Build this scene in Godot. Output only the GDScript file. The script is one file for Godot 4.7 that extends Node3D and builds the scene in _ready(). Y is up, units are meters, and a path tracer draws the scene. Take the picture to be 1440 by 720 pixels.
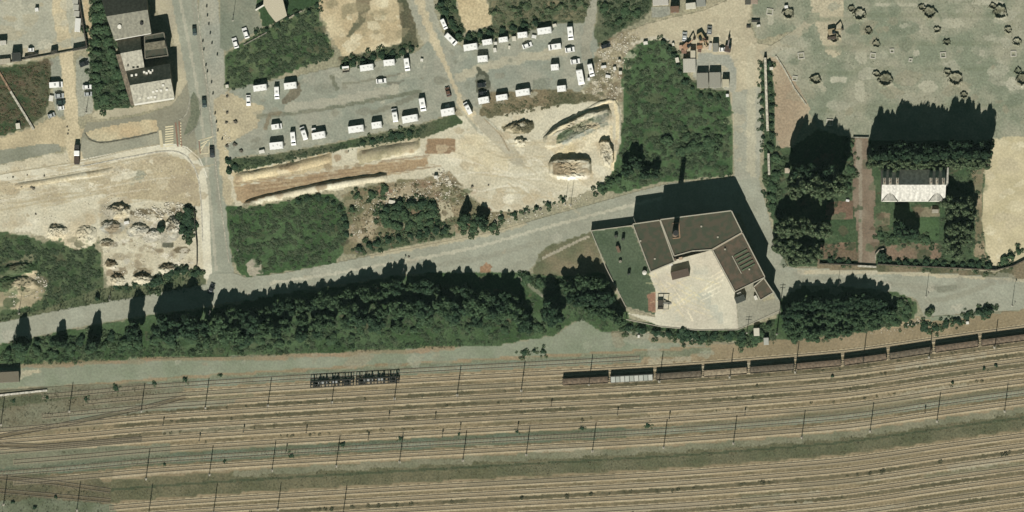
extends Node3D
# An aerial view of a railway yard, a caravan ground, building sites and a walled school-like compound.
# Map units u (about 0.3 m) run east (x) and south (y); G(x, y, h) turns a map point into a scene point.
const S := 0.3
const SUN := Vector3(0.13, -0.839, -1.0)

var rng := RandomNumberGenerator.new()
var mats := {}
var names := {}
var ground_mat: StandardMaterial3D
var noise_a: ImageTexture
var noise_b: ImageTexture

func G(x: float, y: float, h := 0.0) -> Vector3:
	return Vector3((x - 720.0) * S, h, (y - 360.0) * S)

func G2(p: Vector2, h := 0.0) -> Vector3:
	return G(p.x, p.y, h)

# ---------------------------------------------------------------- colours and materials
const K := 1.35   # sunlit level surfaces show K times their base colour

func base_color(r: float, g: float, b: float) -> Color:     # base colour (linear) of a level surface that reads r, g, b in sunlight
	var c := Color(r / 255.0, g / 255.0, b / 255.0).srgb_to_linear()
	return Color(minf(c.r / K, 0.82), minf(c.g / K, 0.82), minf(c.b / K, 0.82))

func alb(r: float, g: float, b: float) -> Color:
	return base_color(r, g, b).linear_to_srgb()

func make_noise_texture(freq: float, lo: float, hi: float, sd: int) -> ImageTexture:
	var n := FastNoiseLite.new()
	n.seed = sd; n.frequency = freq; n.fractal_octaves = 4
	var im := n.get_seamless_image(256, 256)
	var d := im.get_data()
	for i in d.size():
		d[i] = int(255.0 * lerpf(lo, hi, d[i] / 255.0))
	return ImageTexture.create_from_image(Image.create_from_data(256, 256, false, Image.FORMAT_L8, d))

func mat(key: String, r: float, g: float, b: float, rough := 0.85, metal := 0.0, grain := 1) -> StandardMaterial3D:
	if mats.has(key): return mats[key]
	var m := StandardMaterial3D.new()
	m.resource_name = key
	m.albedo_color = alb(r, g, b); m.roughness = rough; m.metallic = metal
	if grain > 0:
		m.albedo_texture = noise_a if grain == 1 else noise_b
		m.uv1_triplanar = true; m.uv1_world_triplanar = true
		m.uv1_scale = Vector3.ONE * (0.35 if grain == 1 else 0.12)
	mats[key] = m
	return m

func vmat(key: String, rough := 0.9) -> StandardMaterial3D:
	if mats.has(key): return mats[key]
	var m := StandardMaterial3D.new()
	m.resource_name = key
	m.vertex_color_use_as_albedo = true; m.roughness = rough
	if key == "leaf":
		m.backlight_enabled = true; m.backlight = Color(0.06, 0.08, 0.03)
		m.metallic_specular = 0.25
	mats[key] = m
	return m

# ---------------------------------------------------------------- nodes
func numbered(called: String) -> String:
	if not names.has(called):
		names[called] = 0
		return called
	names[called] += 1
	return "%s_%03d" % [called, names[called]]

func tag(o: Node3D, label := "", category := "", group := "", kind := "") -> Node3D:
	if label: o.set_meta("label", label)
	if category: o.set_meta("category", category)
	if group: o.set_meta("group", group)
	if kind: o.set_meta("kind", kind)
	return o

func thing(called: String, label: String, category: String, at := Vector3.ZERO, turn := 0.0, group := "") -> Node3D:
	var o := Node3D.new()
	o.name = numbered(called); add_child(o, true)
	o.position = at; o.rotation.y = turn
	tag(o, label, category, group)
	return o

func dup(root: Node3D, called: String, label: String, at: Vector3, turn := 0.0, sc := Vector3.ONE, group := "") -> Node3D:
	var r: Node3D = root.duplicate()
	r.name = numbered(called); add_child(r, true)
	r.position = at; r.rotation = Vector3(0, turn, 0); r.scale = sc
	r.set_meta("label", label)
	if group: r.set_meta("group", group)
	return r

func ms() -> SurfaceTool:
	var st := SurfaceTool.new()
	st.begin(Mesh.PRIMITIVE_TRIANGLES)
	st.set_smooth_group(-1)
	return st

func commit(called: String, st: SurfaceTool, m: Material, parent: Node = null) -> MeshInstance3D:
	st.generate_normals()
	return put(called, st.commit(), m, parent)

func put(called: String, mesh: Mesh, m: Material, parent: Node = null) -> MeshInstance3D:
	var o := MeshInstance3D.new()
	o.mesh = mesh; o.material_override = m
	if parent == null:
		o.name = numbered(called); add_child(o, true)
	else:
		o.name = called; parent.add_child(o, true)
	return o

# ---------------------------------------------------------------- shapes added to a SurfaceTool
func quad(st: SurfaceTool, a: Vector3, b: Vector3, c: Vector3, d: Vector3) -> void:
	for v in [a, b, c, a, c, d]: st.add_vertex(v)

func hull(st: SurfaceTool, lo: PackedVector3Array, hi: PackedVector3Array, cap_lo := true) -> void:   # two rings joined, counter-clockwise seen from above
	var n := lo.size()
	for i in n:
		var j := (i + 1) % n
		quad(st, lo[i], hi[i], hi[j], lo[j])
	for i in range(1, n - 1):
		for v in [hi[0], hi[i + 1], hi[i]]: st.add_vertex(v)
		if cap_lo:
			for v in [lo[0], lo[i], lo[i + 1]]: st.add_vertex(v)

func box(st: SurfaceTool, c: Vector3, s: Vector3, yaw := 0.0, top := 1.0) -> void:    # c is the middle of the base
	var b := Basis(Vector3.UP, yaw)
	var lo := PackedVector3Array(); var hi := PackedVector3Array()
	for k in [Vector2(-1, -1), Vector2(-1, 1), Vector2(1, 1), Vector2(1, -1)]:
		lo.append(c + b * Vector3(k.x * s.x / 2, 0, k.y * s.z / 2))
		hi.append(c + b * Vector3(k.x * s.x / 2 * top, s.y, k.y * s.z / 2 * top))
	hull(st, lo, hi)

func bevel_box(st: SurfaceTool, c: Vector3, s: Vector3, r: float, yaw := 0.0) -> void:   # upright box with rounded plan corners and a chamfered top
	var b := Basis(Vector3.UP, yaw)
	var rings: Array[PackedVector3Array] = []
	for lay in [Vector2(0, 0), Vector2(s.y - r, 0), Vector2(s.y - r * 0.3, r * 0.3), Vector2(s.y, r)]:
		var ring := PackedVector3Array()
		for k in [Vector2(-1, -1), Vector2(-1, 1), Vector2(1, 1), Vector2(1, -1)]:
			var hx: float = s.x / 2 - lay.y; var hz: float = s.z / 2 - lay.y
			if k.x == k.y:
				ring.append(c + b * Vector3(k.x * (hx - r), lay.x, k.y * hz)); ring.append(c + b * Vector3(k.x * hx, lay.x, k.y * (hz - r)))
			else:
				ring.append(c + b * Vector3(k.x * hx, lay.x, k.y * (hz - r))); ring.append(c + b * Vector3(k.x * (hx - r), lay.x, k.y * hz))
		# order corners round the plan
		var mid := c + Vector3(0, lay.x, 0)
		var pts := Array(ring)
		pts.sort_custom(func(p: Vector3, q: Vector3) -> bool: return atan2(p.z - mid.z, p.x - mid.x) > atan2(q.z - mid.z, q.x - mid.x))
		rings.append(PackedVector3Array(pts))
	for i in 3:
		hull_side(st, rings[i], rings[i + 1])
	cap(st, rings[3]); 

func hull_side(st: SurfaceTool, lo: PackedVector3Array, hi: PackedVector3Array) -> void:
	var n := lo.size()
	for i in n:
		var j := (i + 1) % n
		quad(st, lo[i], hi[i], hi[j], lo[j])

func cap(st: SurfaceTool, hi: PackedVector3Array) -> void:
	for i in range(1, hi.size() - 1):
		for v in [hi[0], hi[i + 1], hi[i]]: st.add_vertex(v)

func tube(st: SurfaceTool, a: Vector3, b: Vector3, r0: float, r1: float, n := 6) -> void:
	var d := (b - a).normalized()
	var u := d.cross(Vector3.UP if absf(d.y) < 0.9 else Vector3.RIGHT).normalized()
	var v := d.cross(u)
	var lo := PackedVector3Array(); var hi := PackedVector3Array()
	for i in n:
		var t := TAU * i / n
		var o := u * cos(t) + v * sin(t)
		lo.append(a + o * r0); hi.append(b + o * r1)
	hull(st, lo, hi)

func bar(st: SurfaceTool, a: Vector3, b: Vector3, w: float, h: float) -> void:    # a box from a to b
	var d := (b - a).normalized()
	var u := d.cross(Vector3.UP if absf(d.y) < 0.95 else Vector3.RIGHT).normalized() * w / 2
	var v := u.cross(d).normalized() * h / 2
	hull(st, PackedVector3Array([a - u - v, a - u + v, a + u + v, a + u - v]), PackedVector3Array([b - u - v, b - u + v, b + u + v, b + u - v]))

func prism(st: SurfaceTool, poly: PackedVector2Array, y0: float, y1: float) -> void:    # upright prism over a map polygon
	var n := poly.size()
	for i in n:
		var j := (i + 1) % n
		quad(st, G2(poly[i], y0), G2(poly[i], y1), G2(poly[j], y1), G2(poly[j], y0))
	var t := Geometry2D.triangulate_polygon(poly)
	for k in range(0, t.size(), 3):
		for q in [0, 1, 2]: st.add_vertex(G2(poly[t[k + q]], y1))

func profile(st: SurfaceTool, pts: PackedVector2Array, w0: float, w1: float) -> void:   # a side view (x along, y up) made solid across z, width w0 at the foot and w1 at the top
	var top := 0.0
	for p in pts: top = maxf(top, p.y)
	var a := PackedVector3Array(); var b := PackedVector3Array()
	for p in pts:
		var w := lerpf(w0, w1, p.y / top) / 2
		a.append(Vector3(p.x, p.y, -w)); b.append(Vector3(p.x, p.y, w))
	hull_side(st, b, a)
	var t := Geometry2D.triangulate_polygon(pts)
	for k in range(0, t.size(), 3):
		for q in 3: st.add_vertex(a[t[k + q]])
		for q in 3: st.add_vertex(b[t[k + 2 - q]])

func poly(a: Array) -> PackedVector2Array:
	var p := PackedVector2Array()
	for i in range(0, a.size(), 2): p.append(Vector2(a[i], a[i + 1]))
	return p

func strip(a: Array, w: float) -> PackedVector2Array:      # a polyline with a width, as a polygon
	var line := poly(a)
	var l := PackedVector2Array(); var r := PackedVector2Array()
	for i in line.size():
		var d := (line[mini(i + 1, line.size() - 1)] - line[maxi(i - 1, 0)]).normalized().orthogonal() * w / 2
		l.append(line[i] + d); r.append(line[i] - d)
	r.reverse()
	l.append_array(r)
	return l

func smooth_line(a: Array, step := 12.0) -> Array:   # Catmull-Rom through the points
	var p := poly(a)
	var out := []
	for i in p.size() - 1:
		var n := maxi(1, int(p[i].distance_to(p[i + 1]) / step))
		for k in n:
			var q := p[i].cubic_interpolate(p[i + 1], p[maxi(i - 1, 0)], p[mini(i + 2, p.size() - 1)], float(k) / n)
			out.append(q.x); out.append(q.y)
	out.append(p[-1].x); out.append(p[-1].y)
	return out

# ---------------------------------------------------------------- the ground map: what the ground is made of
const TW := 2048
const TH := 1024
const X0 := -130.0
const Y0 := -65.0
const TS := 2048.0 / 1700.0
var col := PackedVector3Array()
var n1: PackedByteArray
var n2: PackedByteArray
var n3: PackedByteArray
var laid := []

func noise_bytes(freq: float, oct: int, sd: int) -> PackedByteArray:
	var n := FastNoiseLite.new()
	n.seed = sd; n.frequency = freq; n.fractal_octaves = oct
	return n.get_image(TW, TH).get_data()

func v3(c: Array) -> Vector3:
	var a := alb(c[0], c[1], c[2])
	return Vector3(a.r, a.g, a.b)

# paints a map polygon: two colours mixed in patches, grain, a soft and ragged edge
func paint(pg: PackedVector2Array, ca: Array, cb: Array, soft := 4.0, rag := 0.8, grain := 0.16, op := 1.0, patch := 2.2) -> void:
	var pts := PackedVector2Array()
	var lo := Vector2(1e9, 1e9); var hi := -lo
	for p in pg:
		var q := Vector2((p.x - X0) * TS, (p.y - Y0) * TS)
		pts.append(q); lo = lo.min(q); hi = hi.max(q)
	var pad := int(soft * 2.5) + 3
	var bx := clampi(int(lo.x) - pad, 0, TW - 2); var by := clampi(int(lo.y) - pad, 0, TH - 2)
	var ex := clampi(int(hi.x) + pad, bx + 1, TW); var ey := clampi(int(hi.y) + pad, by + 1, TH)
	var w := ex - bx; var h := ey - by
	var im := Image.create_empty(w, h, false, Image.FORMAT_L8)
	var n := pts.size()
	for y in h:
		var sy := by + y + 0.5
		var xs: Array[float] = []
		for i in n:
			var a := pts[i]; var b := pts[(i + 1) % n]
			if (a.y <= sy) != (b.y <= sy):
				xs.append(a.x + (sy - a.y) / (b.y - a.y) * (b.x - a.x))
		xs.sort()
		for k in range(0, xs.size() - 1, 2):
			var s := clampi(roundi(xs[k]) - bx, 0, w); var e := clampi(roundi(xs[k + 1]) - bx, 0, w)
			if e > s: im.fill_rect(Rect2i(s, y, e - s, 1), Color.WHITE)
	if soft > 1.0:
		im.resize(maxi(1, int(w / soft)), maxi(1, int(h / soft)), Image.INTERPOLATE_BILINEAR if soft < 2.0 else Image.INTERPOLATE_TRILINEAR)
		im.resize(w, h, Image.INTERPOLATE_CUBIC)
	var m := im.get_data()
	var A := v3(ca); var B := v3(cb)
	var sharp := 2.2
	for y in h:
		var row := (by + y) * TW + bx
		var mr := y * w
		for x in w:
			var mv := m[mr + x]
			if mv < 4: continue
			var i := row + x
			var k := (n2[i] + n3[i]) / 510.0 - 0.5
			var al := (mv / 255.0 - 0.5 + k * rag) * sharp + 0.5
			if al <= 0.0: continue
			if al > 1.0: al = 1.0
			var t := clampf((n1[i] / 255.0 - 0.5) * patch + k * 0.55 + 0.5, 0.0, 1.0)
			col[i] = col[i].lerp(A.lerp(B, t) * (1.0 + 0.65 * grain * (n3[i] / 127.5 - 1.0)), al * op)

# one piece of the setting: a sheet over that polygon, each a little above the last, and its paint
func area(called: String, pg: PackedVector2Array, ca: Array, cb: Array, soft := 4.0, rag := 0.8, grain := 0.16, patch := 2.2) -> void:
	paint(pg, ca, cb, soft, rag, grain, 1.0, patch)
	sheet(called, pg)

func sheet(called: String, pg: PackedVector2Array) -> void:
	var t := Geometry2D.triangulate_polygon(pg)
	if t.is_empty():
		printerr("no sheet: ", called, " ", pg[0]); return
	var level := 0
	for o in laid:
		if o[1] >= level and not Geometry2D.intersect_polygons(o[0], pg).is_empty(): level = o[1] + 1
	laid.append([pg, level])
	var st := ms()
	var h := 0.006 * level
	for k in t:
		ground_vertex(st, G2(pg[k], h))
	sheets.append([called, st])

var sheets := []

func ground_vertex(st: SurfaceTool, v: Vector3) -> void:
	var x := v.x / S + 720.0; var y := v.z / S + 360.0
	st.set_uv(Vector2((x - X0) * TS / TW, (y - Y0) * TS / TH))
	st.set_normal(Vector3.UP)
	st.add_vertex(v)

func finish_ground() -> void:
	var bytes := PackedByteArray()
	bytes.resize(TW * TH * 3)
	for i in TW * TH:
		var c := col[i] * (1.0 + 0.1 * (n2[i] / 255.0 - 0.5) + 0.07 * (n3[i] / 255.0 - 0.5))
		bytes[i * 3] = clampi(int(c.x * 255.0), 0, 255); bytes[i * 3 + 1] = clampi(int(c.y * 255.0), 0, 255); bytes[i * 3 + 2] = clampi(int(c.z * 255.0), 0, 255)
	ground_mat.albedo_texture = ImageTexture.create_from_image(Image.create_from_data(TW, TH, false, Image.FORMAT_RGB8, bytes))
	var nm := FastNoiseLite.new()
	nm.seed = 77; nm.frequency = 0.16; nm.fractal_octaves = 4
	var b := nm.get_image(TW, TH)
	b.convert(Image.FORMAT_RGB8)
	b.bump_map_to_normal_map(2.0)
	ground_mat.normal_enabled = true
	ground_mat.normal_texture = ImageTexture.create_from_image(b)
	ground_mat.normal_scale = 0.16
	for s in sheets:
		tag(put(s[0], s[1].commit(), ground_mat), "", "", "", "structure")

func _ready() -> void:
	var t0 := Time.get_ticks_msec()
	# ---- camera, sky, sun
	var cam := Camera3D.new()
	cam.name = "camera"; cam.near = 10.0; cam.far = 9000.0
	var tilt := deg_to_rad(2.0)
	cam.fov = rad_to_deg(2.0 * atan(108.0 / 2500.0))
	add_child(cam)
	cam.look_at_from_position(Vector3(0, 2500.0 * cos(tilt), 2500.0 * sin(tilt)), Vector3.ZERO, Vector3(0, 0, -1))
	cam.current = true
	var env := Environment.new()
	env.background_mode = Environment.BG_SKY
	var sm := ProceduralSkyMaterial.new()
	sm.sky_top_color = Color(0.21, 0.32, 0.345); sm.sky_horizon_color = Color(0.44, 0.53, 0.49); sm.sky_curve = 0.15
	sm.ground_bottom_color = Color(0.16, 0.17, 0.13); sm.ground_horizon_color = Color(0.30, 0.38, 0.38)
	sm.sun_angle_max = 4.0
	env.sky = Sky.new(); env.sky.sky_material = sm
	env.background_energy_multiplier = 0.5
	env.tonemap_mode = Environment.TONE_MAPPER_LINEAR
	env.tonemap_exposure = 1.31
	env.fog_enabled = true; env.fog_density = 0.0000075; env.fog_light_color = Color(0.72, 0.86, 0.82)
	env.sdfgi_enabled = true; env.ssao_enabled = true; env.ssil_enabled = true
	var we := WorldEnvironment.new()
	we.name = "environment"; we.environment = env; add_child(we)
	var sun := DirectionalLight3D.new()
	sun.name = "sun"; sun.light_energy = 1.6; sun.light_color = Color(1.0, 0.995, 0.985); sun.light_angular_distance = 0.5
	sun.shadow_enabled = true
	add_child(sun)
	sun.look_at_from_position(Vector3.ZERO, SUN)
	# ---- materials
	noise_a = make_noise_texture(0.03, 0.82, 1.0, 11)
	noise_b = make_noise_texture(0.02, 0.62, 1.0, 12)
	rng.seed = 20240
	# ---- the setting
	build_ground()
	finish_ground()
	var st := ms()
	quad(st, Vector3(-4000, -0.4, -4000), Vector3(-4000, -0.4, 4000), Vector3(4000, -0.4, 4000), Vector3(4000, -0.4, -4000))
	tag(commit("distant_ground", st, mat("distant_earth", 120, 116, 90, 0.95, 0.0, 2)), "", "", "", "structure")
	build_tracks()
	build_compound()
	build_houses()
	build_walls()
	build_markings()
	build_heaps()
	build_trains()
	build_masts()
	build_vehicles()
	build_poles()
	build_plants()
	printerr("built in ", Time.get_ticks_msec() - t0, " ms")

# ---------------------------------------------------------------- railway lines: all follow one curve at their own distance
const RX := [-130.0, 0.0, 100.0, 207.0, 300.0, 480.0, 720.0, 860.0, 960.0, 1080.0, 1180.0, 1246.0, 1310.0, 1375.0, 1440.0, 1570.0]
const RY := [597.0, 588.0, 580.0, 570.5, 564.0, 553.0, 539.5, 532.0, 526.0, 517.0, 508.5, 500.0, 490.5, 481.5, 473.0, 456.0]

func rail_y(x: float) -> float:
	var i := 0
	while i < RX.size() - 2 and x > RX[i + 1]: i += 1
	var p := func(k: int) -> Vector2:
		k = clampi(k, 0, RX.size() - 1)
		return Vector2(RX[k], RY[k])
	var t: float = (x - RX[i]) / (RX[i + 1] - RX[i])
	var a: Vector2 = p.call(i - 1); var b: Vector2 = p.call(i); var c: Vector2 = p.call(i + 1); var d: Vector2 = p.call(i + 2)
	var h: float = c.x - b.x
	var m0: float = (c.y - a.y) / maxf(c.x - a.x, 1.0) * h; var m1: float = (d.y - b.y) / maxf(d.x - b.x, 1.0) * h
	return (2*t*t*t - 3*t*t + 1) * b.y + (t*t*t - 2*t*t + t) * m0 + (3*t*t - 2*t*t*t) * c.y + (t*t*t - t*t) * m1

func along(o: float, xa: float, xb: float, step := 30.0) -> Array:
	var a := []
	var n := maxi(1, int((xb - xa) / step))
	for i in n + 1:
		var x := lerpf(xa, xb, float(i) / n)
		a.append(x); a.append(rail_y(x) + o)
	return a

const PITS := [[1109, 19, 10, "dug pit at the west side of the cleared field, top"], [1209, 20, 11, "large dug pit east of the sandy patch"], [1198, 12, 6, "small pit touching the large one east of the sandy patch"], [1222, 43, 6.5, "middle-sized pit south-east of the large one"], [1233, 61, 6, "small pit at the end of the western pit line"], [1308, 18, 11, "large dug pit in the middle of the cleared field"], [1297, 10, 6, "small pit touching the middle large one"], [1319, 42, 6, "pit south of the middle large one"], [1332, 59, 6, "small pit below the bright bare patch"], [1407, 18, 12, "large dug pit in the north-east"], [1397, 8, 5.5, "small pit touching the north-east large one"],
		[1418, 42, 6, "pit south of the north-east large one"], [1431, 59, 7, "pit near the right edge, beside a concrete frame"], [1147, 112, 9, "lone pit on the west side of the cleared field, lower"], [1245, 112, 12, "large pit north of the conifer row's west end"], [1233, 104, 6, "small pit touching the large one north of the conifers"], [1344, 111, 12, "large pit north of the conifer row's east end"], [1333, 101, 6, "small pit touching the eastern conifer pit"], [1438, 112, 11, "pit cut by the right edge of the view"], [1432, 100, 6, "small pit beside the one cut by the right edge"], [1356, 134, 6, "small pit at the tips of the conifer shadows"], [1173, 52, 9, "dark oblong pit beside the field excavator"]]
const FANS := [[-129.0, 662.0, 0.0, 671.0, 80.0, 679.0, 156.0, 690.0], [-129.0, 686.0, 0.0, 690.0, 80.0, 697.0, 156.0, 704.0], [-129.0, 622.0, 0.0, 626.0, 60.0, 628.0, 200.0, 617.0]]
const TRACKS := [[-26.0, 60.0, 900.0, 1], [-12.0, 120.0, 1565.0, 0], [2.0, 60.0, 1565.0, 0], [17.0, -125.0, 1565.0, 0], [33.0, -125.0, 1565.0, 0], [47.5, -125.0, 1565.0, 0],
	[63.0, 20.0, 1565.0, 0], [78.0, -125.0, 1565.0, 1], [92.0, 20.0, 1565.0, 0], [139.0, 155.0, 1565.0, 0], [153.0, -125.0, 1565.0, 0], [169.0, 100.0, 1565.0, 0],
	[184.0, 240.0, 1565.0, 0], [199.0, 420.0, 1565.0, 0], [214.0, 700.0, 1565.0, 0], [229.0, 950.0, 1565.0, 0], [244.0, 1150.0, 1565.0, 0]]

# ---------------------------------------------------------------- the ground
const SAND := [209, 201, 174]
const SAND2 := [197, 186, 157]
const PALE := [222, 214, 190]
const TAN := [190, 170, 134]
const GREY := [152, 153, 134]
const GREY2 := [172, 168, 147]
const GRASS := [68, 88, 56]
const GRASS2 := [92, 100, 72]
const BROWN := [140, 116, 92]
const FIELD := [133, 138, 115]
const FIELD2 := [158, 155, 132]

func build_ground() -> void:
	ground_mat = StandardMaterial3D.new()
	ground_mat.resource_name = "ground"; ground_mat.roughness = 0.95; ground_mat.metallic_specular = 0.2
	ground_mat.texture_repeat = false
	n1 = noise_bytes(0.012, 3, 3); n2 = noise_bytes(0.045, 4, 4); n3 = noise_bytes(0.21, 3, 5)
	col.resize(TW * TH)
	var base := v3([170, 160, 132]); var base2 := v3([140, 138, 112])
	for i in TW * TH:
		col[i] = base.lerp(base2, n1[i] / 255.0) * (0.86 + 0.28 * n3[i] / 255.0)
	var frame := poly([-129, -64, 1569, -64, 1569, 784, -129, 784])
	sheet("ground", frame)
	# -- north-west: gravel yard, dirt drive, grass plot
	area("gravel_yard", poly([-129, -64, 112, -64, 122, 68, 70, 74, 0, 92, -129, 112]), [182, 178, 155], [168, 166, 146], 8, 0.5, 0.1)
	area("dirt_path", strip([120, -64, 119, 0, 127, 55, 128, 76], 9), [205, 188, 148], TAN, 4)
	area("grass_plot", poly([-129, 108, 5, 95, 68, 82, 73, 100, 70, 130, 64, 160, 40, 178, 0, 192, -129, 212]), [62, 78, 50], [96, 92, 70], 5, 1.0, 0.25)
	area("parking_strip", poly([69, 82, 90, 76, 92, 105, 94, 160, 80, 166, 76, 150, 72, 110]), GREY, [150, 150, 132])
	area("parking_strip", poly([108, 78, 126, 80, 127, 110, 130, 135, 129, 158, 104, 166]), [168, 165, 145], GREY)
	area("dirt_path", poly([-129, 214, 0, 194, 40, 180, 75, 164, 100, 168, 108, 178, 120, 182, 118, 190, 100, 206, 75, 203, 0, 212, -129, 232]), [200, 184, 148], [178, 164, 132], 5, 1.0)
	area("building_site", poly([-129, 240, 0, 230, 84, 214, 116, 210, 180, 214, 232, 206, 262, 210, 284, 235, 296, 300, 300, 400, 285, 408, 205, 406, 150, 402, 140, 330, 60, 330, 0, 325, -129, 330]), SAND, SAND2, 6, 0.8, 0.12)
	area("road", poly([-129, 228, 0, 211, 60, 202, 82, 203, 86, 212, 60, 218, 0, 231, -129, 250]), [152, 151, 132], [136, 136, 116], 2.5, 0.3, 0.08)
	area("grass_bank", poly([128, -64, 150, -64, 150, 10, 160, 60, 172, 100, 188, 148, 176, 153, 150, 155, 132, 154, 127, 110, 126, 70, 130, 20]), [66, 84, 56], [52, 70, 46], 4, 0.8, 0.3)
	# -- the avenue and its forks
	area("pavement", poly([216, -64, 275, -64, 278, 40, 284, 100, 286, 140, 262, 128, 252, 132, 246, 146, 190, 160, 150, 166, 128, 165, 132, 156, 186, 150, 246, 140, 247, 100, 246, 66, 238, 36, 224, 22, 214, 0]), [190, 180, 150], [170, 162, 138], 3, 0.6, 0.08)
	area("road", poly([116, 186, 122, 172, 150, 170, 196, 163, 240, 148, 252, 134, 262, 116, 274, 112, 284, 150, 288, 215, 262, 206, 222, 208, 182, 214, 122, 228, 110, 212]), [150, 146, 124], [140, 136, 116], 2.5, 0.3, 0.08)
	area("road", poly([110, 224, 116, 193, 126, 199, 146, 202, 192, 194, 224, 186, 228, 208, 182, 214, 124, 228]), [164, 160, 138], [152, 150, 130], 2.5, 0.3, 0.08)
	area("traffic_island", poly([119, 186, 140, 180, 180, 172, 218, 167, 221, 170, 222, 184, 192, 191, 150, 198, 136, 198, 125, 193]), [196, 184, 150], TAN, 3, 0.5)
	area("dirt_path", strip([80, -64, 83, 20, 93, 78, 98, 140, 104, 214, 110, 232], 19), [208, 193, 158], [192, 178, 144], 4, 0.6)
	area("road", strip(smooth_line([250, -64, 259, 0, 276, 90, 289, 165, 297, 230, 302, 300, 308, 360, 314, 396]), 35), [161, 161, 141], [150, 151, 132], 3, 0.3, 0.06)
	paint(strip(smooth_line([262, -64, 270, 0, 285, 90, 296, 165, 303, 230, 308, 300]), 5), [148, 145, 126], [150, 146, 128], 3, 0.5, 0.06, 0.6)
	paint(strip(smooth_line([246, -64, 253, 0, 269, 80, 282, 160, 290, 230, 297, 300, 304, 380]), 4), [186, 180, 158], [180, 174, 152], 3, 0.5, 0.06, 0.7)
	area("traffic_island", poly([267, 138, 272, 128, 279, 140, 281, 160, 276, 178, 266, 186, 258, 190, 262, 176, 268, 160]), [104, 110, 90], [120, 122, 100], 2, 0.4)
	paint(poly([120, 240, 180, 228, 240, 218, 262, 224, 278, 250, 282, 290, 200, 280, 150, 276, 130, 262]), [180, 166, 134], [194, 181, 150], 4, 1.1)
	paint(poly([142, 240, 170, 234, 180, 244, 160, 252, 144, 250]), [158, 154, 134], [186, 176, 150], 4, 1.3)
	paint(poly([180, 246, 196, 238, 206, 244, 200, 256, 184, 260]), [150, 152, 132], [176, 168, 142], 4, 1.3)
	paint(poly([-129, 268, 0, 262, 100, 248, 108, 254, 0, 274, -129, 284]), [186, 172, 140], [200, 188, 156], 4, 1.3)
	area("pavement", strip(smooth_line([-129, 292, -60, 270, 0, 252, 60, 242, 120, 232, 180, 218, 232, 209, 258, 213, 274, 228, 284, 252, 288, 290, 290, 340, 293, 392]), 12), [222, 215, 190], [212, 203, 176], 2, 0.2, 0.06)
	paint(strip(smooth_line([110, 226, 180, 211.5, 232, 203, 262, 207, 280, 222, 291, 250]), 1.6), [234, 228, 206], [226, 218, 196], 1.2, 0.3, 0.05)
	area("pavement", strip(smooth_line([289, -64, 294, 20, 304, 100, 312, 170, 316, 225]), 27), [158, 158, 141], [170, 166, 146], 3, 0.5, 0.1)
	area("dirt_verge", poly([300, 140, 320, 128, 345, 134, 372, 140, 368, 176, 350, 200, 322, 214, 326, 240, 332, 284, 316, 288, 308, 230]), [202, 188, 152], [180, 168, 138], 5, 1.0)
	area("asphalt_lot", poly([308, -64, 344, -64, 368, 38, 340, 56, 318, 72, 308, 66]), [126, 131, 112], [140, 140, 120], 3, 0.4, 0.07)
	area("grass_field", poly([316, 78, 340, 60, 372, 40, 404, 26, 448, 4, 452, 40, 466, 62, 470, 78, 440, 88, 405, 102, 370, 112, 336, 124, 316, 124]), [66, 86, 54], [92, 104, 72], 5, 1.0, 0.3)
	area("grass_field", poly([344, -64, 452, -64, 449, 2, 404, 24, 370, 38]), [66, 84, 56], [58, 78, 50], 3, 0.5, 0.2)
	area("sandy_clearing", poly([448, 12, 452, -64, 552, -64, 566, 30, 572, 58, 520, 72, 482, 79, 472, 62, 455, 36]), [212, 197, 160], [188, 170, 134], 4, 1.0)
	paint(poly([500, -5, 524, -5, 514, 30, 494, 50, 484, 55, 503, 24]), [136, 124, 98], [110, 108, 84], 4, 1.6)
	area("scrub_strip", poly([550, -64, 578, -64, 584, 40, 588, 66, 540, 80, 478, 92, 476, 80, 520, 73, 566, 60, 562, 20]), [78, 84, 62], [104, 98, 76], 4, 1.2, 0.25)
	area("building_site", poly([560, 190, 640, 165, 680, 152, 760, 140, 815, 128, 868, 132, 874, 170, 872, 205, 862, 240, 846, 262, 790, 284, 726, 298, 690, 296, 655, 272, 630, 240, 600, 250, 500, 262, 330, 292, 320, 240, 420, 224]), [210, 202, 175], [198, 188, 160], 6, 0.9, 0.12)
	area("dirt_road", poly([566, -64, 598, -64, 612, 16, 632, 70, 652, 118, 664, 140, 690, 170, 724, 206, 716, 226, 690, 204, 660, 172, 636, 140, 618, 100, 590, 50, 572, 0]), [176, 170, 146], [162, 160, 140], 4, 0.5, 0.1)
	paint(strip(smooth_line([578, -64, 590, 0, 608, 50, 630, 95, 640, 130, 660, 158, 690, 188, 712, 212]), 11), [206, 192, 158], [194, 180, 148], 6, 0.8, 0.1, 0.9)
	# -- the caravan ground
	area("gravel_lot", poly([318, 128, 344, 120, 420, 106, 470, 94, 530, 86, 586, 72, 602, 56, 622, 90, 642, 134, 640, 158, 596, 172, 540, 184, 470, 200, 380, 217, 326, 220, 316, 205, 360, 180, 372, 150, 344, 140]), [147, 150, 132], [159, 157, 138], 4, 0.6, 0.08)
	paint(poly([395, 142, 420, 112, 424, 128, 420, 136, 398, 148]), [116, 110, 92], [126, 120, 100], 3, 0.7)
	paint(strip(smooth_line([360, 164, 380, 162, 440, 155, 520, 141, 592, 128]), 6), [112, 114, 94], [132, 130, 110], 3, 1.0, 0.1, 0.8)
	paint(strip(smooth_line([480, 118, 500, 116, 530, 110, 570, 102]), 3), [128, 124, 106], [132, 130, 110], 3, 1.0, 0.1, 0.8)
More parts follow.
